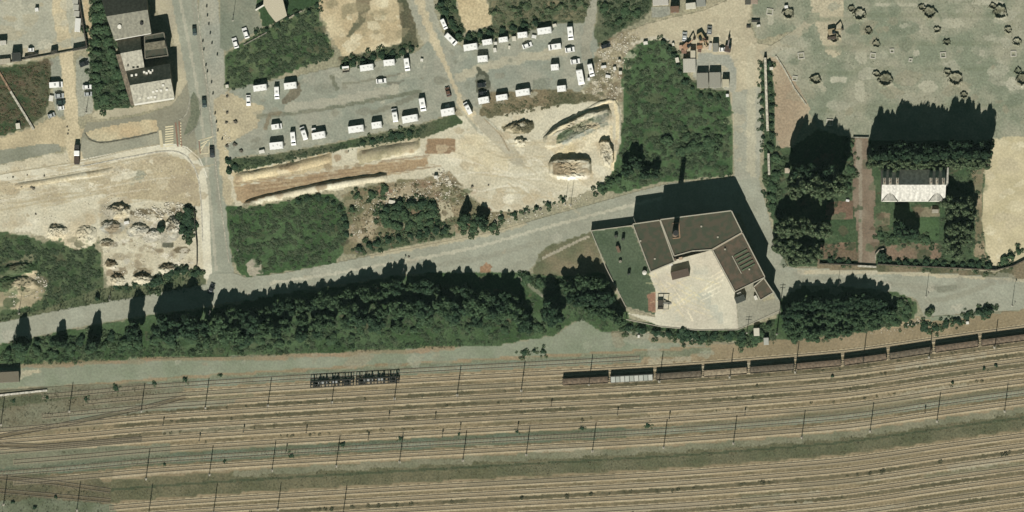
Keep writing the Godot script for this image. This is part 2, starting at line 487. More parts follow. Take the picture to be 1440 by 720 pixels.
	paint(strip(smooth_line([545, 117, 560, 117, 568, 112]), 3), [118, 116, 100], [132, 130, 110], 3, 0.8, 0.1, 0.8)
	paint(strip([467, 104, 470, 120, 476, 126], 6), [110, 112, 94], [120, 120, 100], 4, 1.2, 0.1, 0.9)
	paint(strip(smooth_line([400, 152, 470, 142, 560, 124]), 12), [178, 172, 150], [170, 166, 146], 6, 0.8, 0.08, 0.8)
	paint(strip(smooth_line([520, 160, 548, 150, 590, 132]), 7), [122, 120, 102], [132, 130, 110], 4, 1.2, 0.1, 0.7)
	paint(strip([372, 182, 380, 160, 396, 158], 6), [122, 112, 90], [140, 128, 104], 3, 1.0, 0.1, 0.8)
	area("gravel_lot", poly([610, 34, 626, 52, 652, 66, 710, 54, 760, 38, 800, 30, 832, 30, 846, 70, 838, 106, 815, 128, 760, 140, 690, 152, 664, 150, 640, 118, 628, 86]), [147, 150, 133], [160, 158, 139], 4, 0.6, 0.08)
	paint(strip(smooth_line([640, 110, 690, 92, 740, 80, 800, 72]), 13), [182, 174, 148], [172, 167, 145], 7, 0.8, 0.08, 0.9)
	paint(poly([668, 112, 672, 100, 680, 98, 688, 106, 690, 124, 684, 132, 670, 130]), [88, 90, 74], [100, 100, 84], 3, 0.6, 0.15)
	paint(poly([668, 92, 675, 94, 680, 104, 674, 106]), [88, 90, 74], [100, 100, 84], 3, 0.6, 0.15)
	paint(poly([748, 112, 772, 108, 776, 122, 770, 136, 750, 136]), [142, 144, 128], [136, 138, 120], 3, 0.6)
	area("sandy_clearing", poly([632, -64, 676, -64, 684, 0, 694, 34, 656, 44, 646, 24]), [194, 176, 138], [206, 190, 152], 4, 0.7)
	area("scrub_strip", poly([612, -64, 634, -64, 642, 10, 655, 44, 645, 58, 628, 44, 618, 14]), [62, 78, 52], [94, 94, 72], 4, 1.0, 0.3)
	area("scrub_field", poly([680, -64, 836, -64, 828, 16, 822, 32, 800, 30, 760, 36, 706, 52, 655, 62, 657, 48, 695, 36, 686, 0]), [84, 92, 68], [112, 112, 86], 5, 1.2, 0.25)
	area("grey_path", strip(smooth_line([838, -64, 834, 0, 830, 30, 824, 60, 826, 84]), 14), [156, 152, 132], [164, 160, 140], 3, 0.4, 0.08)
	area("scrub_field", poly([842, -64, 922, -64, 918, 10, 900, 30, 870, 44, 850, 60, 842, 66, 836, 50, 841, 10]), [76, 88, 62], [104, 106, 82], 5, 1.2, 0.25)
	area("rubble_ground", poly([842, 66, 852, 58, 874, 44, 900, 38, 904, 58, 884, 74, 874, 100, 876, 142, 848, 140, 820, 132, 838, 106, 836, 84]), [132, 122, 98], [158, 148, 120], 4, 1.6, 0.3, 3.0)
	area("dirt_road", poly([886, 46, 905, 34, 945, 24, 990, 14, 1022, 0, 1034, -64, 1060, -64, 1054, 30, 1066, 60, 1096, 66, 1120, 46, 1128, 52, 1104, 74, 1074, 90, 1070, 130, 1072, 200, 1066, 250, 1036, 250, 1030, 180, 1028, 128, 1012, 124, 1010, 98, 966, 78, 945, 62, 908, 58]), [194, 183, 153], [180, 169, 141], 5, 0.7, 0.1)
	area("gravel_pad", poly([982, 74, 1028, 76, 1036, 100, 1034, 130, 1016, 126, 978, 124, 976, 100]), [160, 160, 144], [168, 165, 146], 4, 0.7, 0.08)
	area("concrete_slab", poly([916, 9, 942, 8, 943, 20, 930, 24, 917, 24]), [146, 146, 130], [154, 152, 136], 2, 0.5)
	area("scrub_field", poly([878, 80, 884, 72, 900, 60, 922, 54, 940, 60, 956, 76, 968, 106, 984, 126, 1024, 128, 1029, 150, 1030, 246, 1000, 248, 960, 253, 930, 256, 870, 272, 848, 266, 860, 244, 872, 206, 878, 150, 874, 110]), [68, 90, 56], [84, 104, 70], 4, 0.7, 0.22)
	paint(strip([888, 62, 904, 56, 930, 52, 948, 60], 5), [214, 204, 178], [180, 172, 150], 3, 1.6)
	area("scrub_field", poly([690, 128, 800, 126, 836, 134, 856, 142, 820, 144, 780, 148, 740, 152, 690, 166, 672, 160]), [86, 88, 64], [128, 116, 90], 4, 1.4, 0.25)
	paint(strip(smooth_line([770, 192, 800, 172, 840, 150, 862, 140]), 4), [230, 216, 180], [220, 204, 168], 3, 0.6)
	paint(strip(smooth_line([866, 140, 868, 190, 860, 240]), 5), [224, 210, 172], [214, 198, 160], 3, 0.6)
	paint(poly([782, 212, 860, 176, 862, 200, 830, 212, 800, 220, 772, 226]), [206, 186, 140], [222, 210, 178], 5, 1.0)
	paint(poly([774, 196, 800, 180, 836, 164, 856, 158, 856, 168, 830, 182, 800, 198, 778, 204]), [84, 96, 70], [150, 148, 130], 3, 1.0, 0.2, 1.0, 4.0)
	paint(poly([768, 194, 784, 190, 782, 204, 768, 204]), [196, 184, 154], [170, 160, 132], 3, 0.8)
	paint(strip([790, 202, 830, 184, 856, 172], 5), [170, 172, 160], [140, 140, 120], 3, 1.6)
	paint(poly([776, 230, 826, 228, 828, 244, 778, 246]), [190, 176, 146], [150, 134, 106], 3, 1.2, 0.2, 1.0, 3.0)
	paint(strip([782, 250, 800, 251, 830, 249], 5), [246, 242, 230], [226, 220, 200], 2, 1.4)  # sunlit south face of the rectangular heap, painted as a white strip
	paint(poly([848, 202, 856, 204, 858, 226, 852, 228]), [190, 178, 148], [160, 154, 132], 3, 1.0)
	paint(poly([706, 178, 722, 172, 738, 168, 750, 170, 751, 180, 742, 188, 722, 188, 708, 186]), [96, 92, 70], [150, 140, 112], 3, 1.4, 0.25, 1.0, 4.0)
	paint(poly([612, 200, 700, 180, 730, 220, 700, 250, 640, 230]), [226, 214, 184], [214, 200, 164], 8, 1.0, 0.1, 0.7)
	# -- the trench strip
	area("grass_verge", poly([320, 224, 380, 218, 470, 202, 540, 186, 596, 174, 640, 160, 652, 172, 596, 194, 500, 206, 400, 226, 330, 244]), [70, 84, 56], [96, 98, 74], 3, 0.9, 0.25)
	paint(poly([326, 242, 400, 230, 466, 214, 466, 236, 400, 248, 330, 262]), [206, 190, 152], [186, 168, 132], 4, 1.2)
	paint(poly([500, 208, 590, 192, 588, 212, 540, 222, 505, 232]), [196, 182, 150], [150, 142, 112], 4, 1.4)
	area("dirt_track", poly([330, 262, 400, 252, 470, 240, 540, 228, 600, 222, 602, 232, 560, 242, 500, 250, 420, 262, 345, 286, 332, 282]), [166, 142, 110], [176, 154, 120], 4, 0.7, 0.12)
	paint(poly([600, 195, 640, 196, 640, 214, 598, 216]), [146, 122, 96], [160, 136, 104], 4, 1.0)
	area("grass_field", poly([317, 290, 345, 292, 400, 284, 440, 274, 470, 274, 486, 290, 490, 330, 484, 352, 470, 372, 400, 382, 348, 390, 336, 384, 324, 350]), [64, 86, 52], [78, 98, 64], 4, 0.8, 0.28)
	paint(poly([346, 372, 356, 362, 368, 372, 370, 386, 350, 388]), [168, 160, 138], [158, 152, 130], 3, 0.7)
	area("rubble_ground", poly([480, 274, 540, 256, 604, 250, 634, 240, 660, 278, 690, 298, 726, 300, 690, 318, 640, 328, 560, 346, 500, 358, 482, 356, 490, 330, 486, 292]), [150, 136, 108], [116, 112, 84], 5, 1.6, 0.25, 3.0)
	paint(poly([538, 284, 560, 262, 600, 262, 602, 284, 560, 278, 544, 300, 524, 330, 508, 344, 500, 340, 520, 306]), [172, 158, 128], [150, 140, 114], 4, 1.2)
	paint(poly([614, 285, 632, 282, 640, 312, 624, 318]), [186, 176, 146], [170, 160, 130], 3, 0.8)
	paint(poly([536, 292, 560, 282, 612, 284, 622, 316, 580, 324, 540, 320]), [64, 84, 54], [76, 92, 62], 3, 0.7, 0.25)
	paint(poly([510, 346, 560, 334, 640, 318, 640, 332, 560, 348, 500, 362]), [70, 86, 58], [110, 108, 84], 3, 1.2, 0.25)
	# -- south-west
	area("grass_field", poly([-129, 332, 0, 326, 40, 332, 62, 342, 90, 342, 130, 342, 142, 360, 146, 402, 150, 418, 60, 440, 0, 450, -129, 472]), [66, 84, 54], [84, 96, 66], 5, 1.0, 0.28)
	paint(poly([60, 318, 90, 310, 136, 314, 140, 330, 130, 345, 108, 352, 80, 340, 64, 336]), SAND, [206, 192, 160], 4, 1.0)
	paint(poly([0, 372, 50, 354, 54, 364, 0, 392]), [128, 122, 96], [100, 102, 76], 5, 1.6)
	paint(poly([10, 410, 26, 388, 50, 380, 68, 394, 66, 416, 40, 432, -20, 440, -60, 436, -40, 410]), [206, 190, 156], [140, 130, 102], 5, 1.5)
	area("grass_verge", poly([140, 404, 205, 402, 280, 376, 290, 396, 284, 410, 200, 420, 100, 436, 40, 446, -129, 476, -129, 462, 60, 436]), [84, 94, 66], [108, 110, 82], 4, 1.0, 0.2)
	paint(poly([146, 300, 200, 296, 240, 310, 240, 350, 220, 340, 160, 326, 146, 330]), [176, 170, 150], [196, 182, 148], 5, 1.2)
	for p in [[244, 322, 10, 17, 0], [196, 326, 20, 7, 0], [158, 320, 18, 10, 0], [220, 320, 9, 8, 2], [206, 300, 26, 6, 1], [250, 298, 16, 6, 1], [154, 344, 14, 3, 1], [200, 384, 13, 7, 1], [236, 374, 13, 5, 1], [166, 386, 9, 5, 1], [156, 370, 8, 6, 1], [80, 318, 12, 4, 3], [168, 291, 14, 4, 1], [256, 352, 12, 5, 1], [235, 345, 9, 4, 3]]:
		var e := PackedVector2Array()
		for k in 10: e.append(Vector2(p[0] + p[2] * cos(TAU * k / 10), p[1] + p[3] * sin(TAU * k / 10)))
		var c: Array = [[172, 170, 156], [112, 102, 80], [222, 216, 200], [92, 92, 76]][p[4]]
		paint(e, c, [c[0] * 0.92, c[1] * 0.9, c[2] * 0.86], 3.5, 1.4, 0.2, 0.9, 3.0)
	paint(poly([140, 286, 176, 284, 168, 300, 140, 320]), [190, 180, 152], [160, 152, 130], 5, 1.2)
	# -- the main road
	area("road", poly([-129, 484, 0, 454, 60, 441, 100, 433, 200, 416, 290, 400, 296, 384, 330, 384, 345, 390, 400, 384, 500, 364, 560, 352, 640, 337, 700, 325, 760, 307, 830, 288, 900, 268, 940, 258, 1030, 250, 1066, 246, 1080, 300, 1090, 340, 1108, 376, 1180, 378, 1290, 381, 1400, 387, 1569, 384, 1569, 430, 1440, 436, 1360, 440, 1300, 446, 1288, 420, 1250, 410, 1200, 404, 1140, 402, 1110, 424, 1092, 424, 1040, 300, 900, 310, 780, 346, 740, 384, 690, 384, 610, 384, 560, 386, 480, 400, 420, 408, 380, 420, 320, 425, 290, 432, 200, 444, 100, 462, 30, 478, 0, 484, -129, 510]), [163, 163, 143], [155, 154, 134], 3, 0.4, 0.07)
	paint(strip(smooth_line([380, 398, 450, 388, 540, 372, 620, 358, 690, 342, 760, 322, 850, 298, 930, 278]), 4), [196, 190, 166], [186, 180, 156], 4, 0.9, 0.08, 0.8)
	paint(strip(smooth_line([520, 360, 600, 345, 680, 330, 740, 314]), 6), [190, 178, 146], [178, 166, 136], 4, 1.0, 0.1, 0.8)
	paint(strip(smooth_line([450, 402, 540, 386, 620, 372, 690, 360, 760, 340]), 7), [148, 146, 127], [150, 148, 128], 5, 0.9, 0.08, 0.6)
	paint(strip(smooth_line([1120, 390, 1200, 394, 1300, 404, 1360, 402]), 7), [146, 143, 124], [150, 148, 128], 4, 0.9, 0.08, 0.7)
	paint(strip(smooth_line([1300, 424, 1340, 418, 1400, 396]), 7), [150, 147, 126], [150, 148, 128], 4, 0.9, 0.08, 0.7)
	paint(poly([1310, 404, 1346, 400, 1346, 409, 1320, 412]), [128, 128, 110], [136, 136, 116], 2, 0.9, 0.08, 0.8)
	paint(poly([1120, 379, 1250, 380, 1440, 392, 1440, 396, 1250, 386, 1120, 385]), [196, 182, 150], [186, 176, 148], 3, 1.2, 0.1, 0.8)
	area("grass_verge", poly([748, 388, 756, 360, 770, 346, 800, 336, 832, 326, 848, 372, 850, 384, 800, 390]), [132, 122, 96], [96, 100, 74], 4, 1.3, 0.2)
	paint(strip(smooth_line([762, 364, 790, 350, 828, 332]), 4), [170, 162, 140], [160, 152, 130], 3, 0.8)
	paint(poly([674, 376, 684, 370, 692, 374, 690, 384, 676, 384]), [150, 120, 92], [160, 132, 104], 3, 0.9)
	area("road", poly([1030, 130, 1070, 120, 1072, 200, 1068, 250, 1034, 252]), [170, 168, 148], [160, 158, 138], 4, 0.6, 0.08)
	paint(strip([1060, 60, 1054, 120, 1056, 200, 1060, 250], 12), [196, 187, 158], [186, 178, 150], 7, 1.2, 0.1, 0.6)
	# -- north-east: the cleared field
	area("cleared_field", poly([1078, 78, 1128, 50, 1120, 42, 1066, 56, 1058, 30, 1062, -64, 1569, -64, 1569, 196, 1396, 200, 1390, 240, 1226, 240, 1222, 196, 1190, 192, 1150, 180, 1118, 122, 1096, 82]), FIELD, FIELD2, 4, 0.6, 0.1)
	for p in [[1212, 76, 9, 14], [1210, 128, 8, 16], [1340, 32, 17, 8], [1288, 40, 12, 5], [1306, 122, 14, 9], [1290, 75, 5, 6], [1382, 74, 4, 4], [1262, 6, 30, 3], [1430, 118, 16, 10], [1110, 70, 4, 8], [1180, 112, 12, 6], [1390, 4, 24, 3], [1085, 28, 5, 8]]:
		var e := PackedVector2Array()
		for k in 14: e.append(Vector2(p[0] + p[2] * cos(TAU * k / 14), p[1] + p[3] * sin(TAU * k / 14)))
		paint(e, [186, 181, 158], [174, 170, 146], 5, 1.1, 0.1, 0.9)
	area("dirt_track", strip([1072, 78, 1100, 62, 1130, 40, 1150, 16], 13), [176, 168, 142], [166, 160, 136], 5, 0.9, 0.1)
	area("sandy_patch", poly([1138, -64, 1190, -64, 1186, 20, 1184, 60, 1184, 76, 1172, 80, 1162, 74, 1150, 40, 1142, 10]), [192, 181, 152], [178, 168, 140], 4, 0.8)
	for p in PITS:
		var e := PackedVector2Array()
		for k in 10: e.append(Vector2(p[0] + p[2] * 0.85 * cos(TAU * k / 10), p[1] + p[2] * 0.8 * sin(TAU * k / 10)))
		paint(e, [100, 98, 77], [134, 131, 108], 3, 1.5, 0.25, 0.85, 3.5)  # pit hollows painted darker: shade and dark debris put into the colour
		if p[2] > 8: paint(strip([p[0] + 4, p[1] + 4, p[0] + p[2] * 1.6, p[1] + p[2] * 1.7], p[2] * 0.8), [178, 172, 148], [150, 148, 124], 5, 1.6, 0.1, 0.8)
	for y in [96, 60, 148, 20]:
		paint(strip([1150, y + 8, 1260, y, 1440, y + 3], 7), [122, 128, 104], [140, 140, 116], 7, 1.5, 0.1, 0.6)
	area("sandy_lot", poly([1386, 200, 1398, 194, 1569, 188, 1569, 366, 1440, 366, 1400, 374, 1386, 366, 1380, 310]), [206, 193, 157], [192, 180, 144], 5, 0.6, 0.08)
	# -- the old house's garden
	area("garden", poly([1069, 100, 1084, 78, 1090, 130, 1092, 206, 1114, 208, 1150, 182, 1196, 194, 1224, 196, 1392, 200, 1384, 260, 1380, 310, 1390, 372, 1330, 378, 1230, 374, 1110, 374, 1088, 316, 1073, 250, 1074, 160]), [66, 84, 56], [78, 92, 64], 4, 0.7, 0.25)
	area("sandy_bank", poly([1083, 78, 1094, 80, 1122, 120, 1140, 152, 1128, 180, 1116, 204, 1098, 208, 1090, 190, 1089, 120]), [178, 162, 134], [164, 146, 120], 3, 0.6, 0.14)
	area("driveway", poly([1200, 194, 1222, 194, 1224, 230, 1232, 270, 1228, 310, 1236, 340, 1230, 372, 1207, 372, 1205, 320, 1200, 290]), [146, 132, 112], [122, 106, 88], 3, 0.7, 0.14)
	paint(strip([1207, 196, 1210, 260, 1210, 370], 7), [158, 150, 130], [150, 140, 120], 5, 0.9, 0.1, 0.8)
	area("flower_bed", poly([1162, 284, 1200, 282, 1200, 308, 1160, 309]), [126, 104, 86], [112, 92, 74], 2, 0.7, 0.2)
	area("flower_bed", poly([1154, 344, 1204, 340, 1206, 366, 1152, 364]), [136, 112, 92], [110, 96, 76], 3, 0.9, 0.25)
	area("flower_bed", poly([1246, 346, 1300, 338, 1324, 344, 1324, 364, 1250, 366, 1242, 356]), [132, 112, 92], [104, 98, 76], 3, 1.0, 0.25)
	area("flower_bed", poly([1228, 312, 1240, 298, 1252, 300, 1250, 316, 1234, 320]), [150, 134, 108], [124, 112, 90], 2, 0.9, 0.25)
	area("grass_lawn", poly([1292, 306, 1320, 306, 1320, 338, 1292, 336]), [72, 94, 60], [80, 100, 66], 2, 0.4, 0.15)
	paint(poly([1286, 292, 1320, 290, 1322, 304, 1288, 306]), [130, 122, 98], [108, 108, 82], 2, 0.8)
	paint(poly([1366, 240, 1384, 236, 1380, 310, 1388, 368, 1370, 360, 1372, 300]), [160, 144, 116], [120, 112, 86], 4, 1.3)
	area("grass_verge", poly([1150, 366, 1240, 372, 1330, 378, 1400, 384, 1440, 366, 1440, 392, 1400, 390, 1320, 384, 1200, 380, 1150, 378]), [88, 90, 66], [128, 116, 92], 3, 1.3, 0.2)
	# -- the wood between road and railway
	area("woodland_floor", poly([-129, 508, 0, 486, 100, 464, 200, 446, 290, 434, 330, 428, 400, 412, 480, 402, 560, 388, 620, 384, 700, 384, 760, 386, 800, 388, 850, 384, 868, 420, 884, 444, 888, 464, 846, 468, 820, 452, 800, 456, 780, 472, 700, 486, 560, 492, 400, 500, 250, 502, 100, 514, -129, 528]), [62, 82, 50], [80, 98, 66], 6, 1.5, 0.25)
	paint(strip([730, 388, 745, 402, 764, 416], 6), [150, 146, 124], [140, 138, 116], 3, 0.8)
	area("woodland_floor", poly([1092, 424, 1130, 402, 1200, 404, 1262, 412, 1290, 424, 1286, 452, 1250, 466, 1180, 480, 1120, 488, 1060, 484, 960, 470, 884, 462, 882, 452, 1037, 464, 1092, 448]), [62, 82, 50], [84, 98, 68], 5, 0.8, 0.25)
	blotches([0, 490, 300, 440, 600, 390, 760, 388, 790, 440, 700, 484, 300, 500, 0, 514], 200, 2, 9, [[52, 70, 44], [88, 98, 70], [96, 90, 68], [48, 66, 42]])
	# -- the railway
	area("gravel_track", poly([-129, 530, 0, 516, 100, 512, 250, 503, 400, 500, 560, 492, 700, 486, 780, 472, 800, 458, 818, 448, 846, 468, 886, 466, 960, 474, 1060, 488, 1120, 490, 1200, 480, 1290, 458, 1300, 446, 1360, 442, 1569, 428, 1569, 444, 1440, 458, 1320, 474, 1200, 494, 1080, 500, 900, 502, 760, 504, 600, 512, 400, 524, 200, 536, 0, 546, -129, 556]), [146, 149, 127], [132, 138, 114], 4, 0.7, 0.08)
	paint(poly([-60, 526, 0, 520, 60, 522, 30, 532, -60, 540]), [192, 180, 148], [170, 164, 138], 5, 1.2)
	paint(strip([0, 514, 100, 512, 250, 504, 400, 502, 560, 494, 640, 490], 6), [156, 132, 104], [140, 128, 100], 6, 1.4, 0.15, 0.8)
	paint(poly([1216, 468, 1290, 446, 1310, 450, 1280, 468, 1224, 480]), [186, 164, 130], [160, 146, 116], 4, 1.2)
	paint(strip([1000, 486, 1080, 492, 1160, 484, 1240, 474, 1320, 460, 1440, 446], 5), [190, 176, 142], [160, 150, 124], 4, 1.3, 0.1, 0.8)
	paint(strip([860, 470, 960, 480, 1080, 490], 9), [150, 140, 114], [128, 124, 98], 5, 1.2)
	var yard := poly(along(-38, -129, 1569))
	yard.append_array(PackedVector2Array([Vector2(1569, 784), Vector2(-129, 784)]))
	area("railway_ballast", yard, [154, 138, 109], [140, 126, 98], 4, 0.7, 0.12)
	paint(strip(along(-30, -129, 1000), 9), [118, 122, 98], [136, 136, 110], 5, 1.0)
	for t in TRACKS:
		var o: float = t[0]
		if t[3] == 1:
			paint(strip(along(o, t[1], t[2]), 11), [126, 134, 114], [110, 114, 92], 3, 1.0)
			paint(strip(along(o + 1.5, t[1], t[2]), 2.4), [152, 160, 142], [138, 146, 126], 2, 1.0)
			continue
		paint(strip(along(o, t[1], t[2]), 11.0), [180, 165, 132], [166, 149, 118], 2.0, 0.25, 0.1)
		paint(strip(along(o - 3.1, t[1], t[2]), 3.4), [202, 186, 152], [188, 170, 136], 1.2, 0.2, 0.08, 0.85)
		paint(strip(along(o + 3.1, t[1], t[2]), 3.4), [200, 184, 150], [186, 168, 134], 1.2, 0.2, 0.08, 0.85)
		paint(strip(along(o, t[1], t[2]), 2.3), [134, 116, 88], [122, 107, 80], 1.3, 0.4, 0.1, 0.85)
	for o in [-5.0, 9.5, 25.0, 40.0, 55.0, 70.5, 85.0, 146.0, 161.0, 176.5, 191.5, 206.5, 221.5, 236.5]:
		paint(strip(along(o, 60, 1569), 3.6), [108, 99, 74], [140, 126, 98], 2.0, 1.6, 0.2, 0.9, 3.0)
	for o in [9.5, 25.0, 40.0, 161.0, 191.0, 221.5]:
		paint(strip(along(o, 160, 1569), 5.0), [86, 82, 61], [108, 100, 77], 2.5, 2.2, 0.2, 0.85, 3.0)
	for t in TRACKS:
		if t[3] == 0: paint(strip(along(t[0] - 5.4, t[1], t[2]), 1.1), [104, 92, 70], [116, 104, 80], 1.1, 0.3, 0.1, 0.7)
	for i in 90:      # oil, rust and damp along stretches of the lines
		var t: Array = TRACKS[rng.randi() % TRACKS.size()]
		var xa := rng.randf_range(-100, 1450)
		var c: Array = [[124, 116, 90], [132, 120, 94], [116, 118, 94], [172, 160, 134], [178, 172, 148], [110, 104, 80]][rng.randi() % 6]
		paint(strip(along(t[0] + rng.randf_range(-6, 6), xa, xa + rng.randf_range(40, 220)), rng.randf_range(3, 9)), c, c, 4, 1.6, 0.15, rng.randf_range(0.3, 0.65))
	paint(strip(along(77, -129, 880), 15), [100, 110, 90], [92, 98, 76], 4, 1.2, 0.15, 0.9)
	paint(strip(along(79, -129, 760), 2.6), [136, 148, 132], [136, 146, 124], 2, 0.8, 0.1, 0.8)
	paint(strip(along(72, 960, 1569), 5), [112, 108, 84], [124, 118, 94], 4, 1.6, 0.15, 0.8)
	var belt := strip(along(116, -129, 1569), 30)
	area("grass_strip", belt, [98, 97, 72], [112, 107, 82], 5, 0.9, 0.2)
	paint(strip(along(104, 330, 1569), 9), [134, 130, 106], [118, 118, 94], 5, 1.5)
	paint(strip(along(114, 100, 1569), 3), [70, 78, 56], [78, 84, 62], 3, 1.0, 0.15, 0.85)
	paint(strip(along(122, 700, 1569), 11), [92, 95, 70], [106, 104, 80], 5, 1.2, 0.2, 0.8)
	paint(poly([-129, 668, 20, 666, 140, 672, 156, 690, 156, 784, -129, 784]), [112, 104, 80], [94, 92, 70], 3, 0.9, 0.2, 0.85)
	paint(poly([-129, 716, 60, 700, 160, 708, 170, 740, -129, 784]), [128, 134, 112], [96, 104, 80], 5, 1.3, 0.2, 0.8)
	paint(poly([-129, 560, 0, 548, 100, 542, 200, 538, 260, 548, 240, 564, 130, 588, 0, 608, -129, 626]), [112, 106, 84], [122, 122, 100], 4, 0.9, 0.15, 0.9)
	paint(poly([0, 560, 80, 552, 130, 556, 60, 566, 0, 574]), [84, 90, 66], [100, 100, 76], 4, 1.2, 0.2, 0.8)
	paint(poly([100, 582, 200, 568, 330, 562, 330, 568, 200, 580, 100, 594]), [136, 140, 120], [120, 124, 102], 4, 1.0, 0.12, 0.85)
	paint(poly([-129, 640, 60, 632, 240, 624, 240, 640, 60, 656, -129, 664]), [112, 116, 94], [124, 126, 104], 4, 1.1, 0.15, 0.85)
	paint(strip(smooth_line([-129, 640, 0, 614, 100, 595, 200, 574, 262, 558]), 6), [110, 98, 76], [98, 90, 70], 3, 1.2, 0.1, 0.7)
	# stains, wheel ruts, puddled and dusty spots
	blotches([0, 235, 280, 212, 290, 300, 150, 330, 0, 320], 120, 2, 11, [[186, 170, 138], [222, 214, 188], [170, 156, 128]])
	blotches([600, 190, 860, 140, 860, 240, 720, 296, 640, 250], 110, 2, 12, [[190, 174, 142], [224, 216, 190], [182, 168, 138]])
	blotches([330, 130, 600, 80, 640, 140, 560, 176, 340, 214], 90, 2, 9, [[134, 132, 114], [176, 172, 150], [142, 138, 118]])
	blotches([630, 60, 820, 34, 836, 100, 760, 138, 660, 146], 70, 2, 8, [[134, 134, 116], [178, 174, 152], [140, 136, 118]])
	blotches([1080, 70, 1140, 10, 1569, -40, 1569, 180, 1200, 190, 1140, 150], 220, 2, 12, [[122, 128, 106], [158, 156, 134], [148, 142, 118], [176, 172, 150]])
	blotches([150, 296, 270, 290, 270, 380, 160, 400], 110, 2, 8, [[160, 148, 122], [188, 182, 164], [226, 218, 196], [134, 120, 96]])
	blotches([0, -30, 110, -30, 118, 66, 0, 88], 60, 3, 12, [[164, 162, 142], [192, 186, 162], [176, 164, 134]])
	blotches([330, 240, 600, 190, 606, 232, 340, 286], 110, 2, 8, [[150, 130, 102], [206, 194, 164], [134, 118, 92]])
	blotches([480, 270, 640, 240, 700, 300, 640, 328, 500, 356], 130, 2, 9, [[110, 100, 78], [176, 160, 132], [92, 98, 70], [140, 112, 90]])
	blotches([0, 460, 300, 405, 700, 330, 1040, 260, 1060, 320, 700, 380, 300, 425, 0, 476], 110, 2, 9, [[150, 147, 128], [178, 174, 154], [158, 150, 128]])
	blotches([1110, 380, 1440, 390, 1440, 432, 1300, 440, 1120, 402], 60, 2, 9, [[150, 147, 128], [182, 176, 154]])
	blotches([0, 516, 560, 494, 900, 470, 1100, 494, 560, 514, 0, 544], 110, 3, 12, [[134, 138, 116], [156, 156, 134], [150, 142, 118]])
	blotches([320, 290, 470, 280, 486, 340, 400, 380, 340, 384], 120, 2, 8, [[52, 72, 44], [92, 106, 74], [78, 74, 56]])
	blotches([880, 76, 1024, 130, 1026, 244, 880, 260], 200, 2, 9, [[52, 74, 46], [92, 106, 76], [84, 88, 64]])
	blotches([318, 76, 448, 6, 468, 76, 330, 122], 140, 2, 9, [[52, 72, 44], [100, 108, 80], [92, 86, 66]])
	blotches([0, 330, 140, 340, 146, 404, 0, 440], 130, 2, 9, [[56, 74, 46], [92, 104, 74], [84, 84, 62]])
	blotches([0, 100, 68, 84, 66, 160, 0, 190], 90, 2, 8, [[56, 70, 46], [96, 92, 70], [100, 80, 64]])
	blotches([1386, 200, 1500, 190, 1500, 366, 1390, 370], 40, 3, 10, [[192, 180, 148], [212, 202, 170]])
	blotches([1090, 210, 1390, 200, 1384, 370, 1100, 372], 150, 2, 8, [[54, 70, 46], [92, 104, 76], [96, 84, 66]])
	blotches([452, 0, 556, 0, 568, 56, 484, 76], 80, 2, 10, [[196, 180, 146], [222, 211, 178], [180, 164, 130], [150, 140, 110]])
	blotches([890, 46, 1020, 6, 1060, 0, 1066, 90, 1060, 240, 1036, 240, 1030, 120, 980, 76], 120, 2, 9, [[186, 174, 144], [212, 200, 168], [170, 162, 138]])
	blotches([690, 0, 830, 0, 820, 26, 706, 46], 90, 2, 7, [[70, 84, 54], [118, 114, 86], [132, 122, 94]])
	blotches([845, 60, 900, 42, 872, 136, 822, 132], 120, 1.5, 6, [[92, 92, 70], [176, 164, 138], [120, 104, 80], [206, 196, 172]])
	for s in [-7.0, 7.0]:
		paint(strip(smooth_line([-60, 270 + s, 0, 252 + s, 60, 242 + s, 120, 232 + s, 180, 218 + s, 226, 209.5 + s]), 1.6), [158, 146, 116], [172, 160, 130], 1.6, 0.8, 0.1, 0.7)
	paint(poly([662, 164, 674, 160, 700, 188, 728, 212, 740, 236, 722, 232, 700, 206, 680, 188]), [186, 178, 154], [176, 168, 144], 3, 0.6, 0.08, 0.9)
	paint(strip([680, 166, 704, 190, 716, 212], 1.6), [140, 124, 98], [150, 134, 106], 2, 1.0, 0.1, 0.8)
	for i in 46:      # wheel ruts over the building sites
		var x := rng.randf_range(-40, 220); var yy := rng.randf_range(236, 300)
		var l := rng.randf_range(30, 110)
		var k: Array = [[188, 174, 142], [222, 214, 190], [178, 164, 132]][rng.randi() % 3]
		paint(strip(smooth_line([x, yy, x + l * 0.5, yy - l * 0.09 + rng.randf_range(-4, 4), x + l, yy - l * 0.16]), rng.randf_range(1.2, 3.0)), k, k, 2.2, 1.0, 0.1, rng.randf_range(0.3, 0.6))
	for i in 40:
		var x := rng.randf_range(620, 760); var yy := rng.randf_range(190, 280)
		var l := rng.randf_range(30, 90)
		var k: Array = [[190, 176, 146], [224, 216, 192], [182, 168, 136]][rng.randi() % 3]
		paint(strip(smooth_line([x, yy, x + l * 0.5, yy + rng.randf_range(-6, 14), x + l, yy + rng.randf_range(-10, 30)]), rng.randf_range(1.2, 3.2)), k, k, 2.2, 1.0, 0.1, rng.randf_range(0.3, 0.6))
	for i in 34:
		var x := rng.randf_range(330, 560); var yy := 262.0 - (x - 330.0) * 0.13 + rng.randf_range(-8, 12)
		var k: Array = [[150, 128, 98], [190, 172, 138], [138, 116, 90]][rng.randi() % 3]
		paint(strip([x, yy, x + 70, yy - 9], rng.randf_range(1.2, 2.6)), k, k, 2.2, 1.0, 0.1, rng.randf_range(0.3, 0.6))
	for l in FANS:
		paint(strip(l, 9), [124, 114, 90], [110, 102, 80], 3, 1.0, 0.1, 0.8)
		paint(strip(l, 2), [104, 92, 72], [96, 86, 68], 1.5, 0.6, 0.1, 0.8)
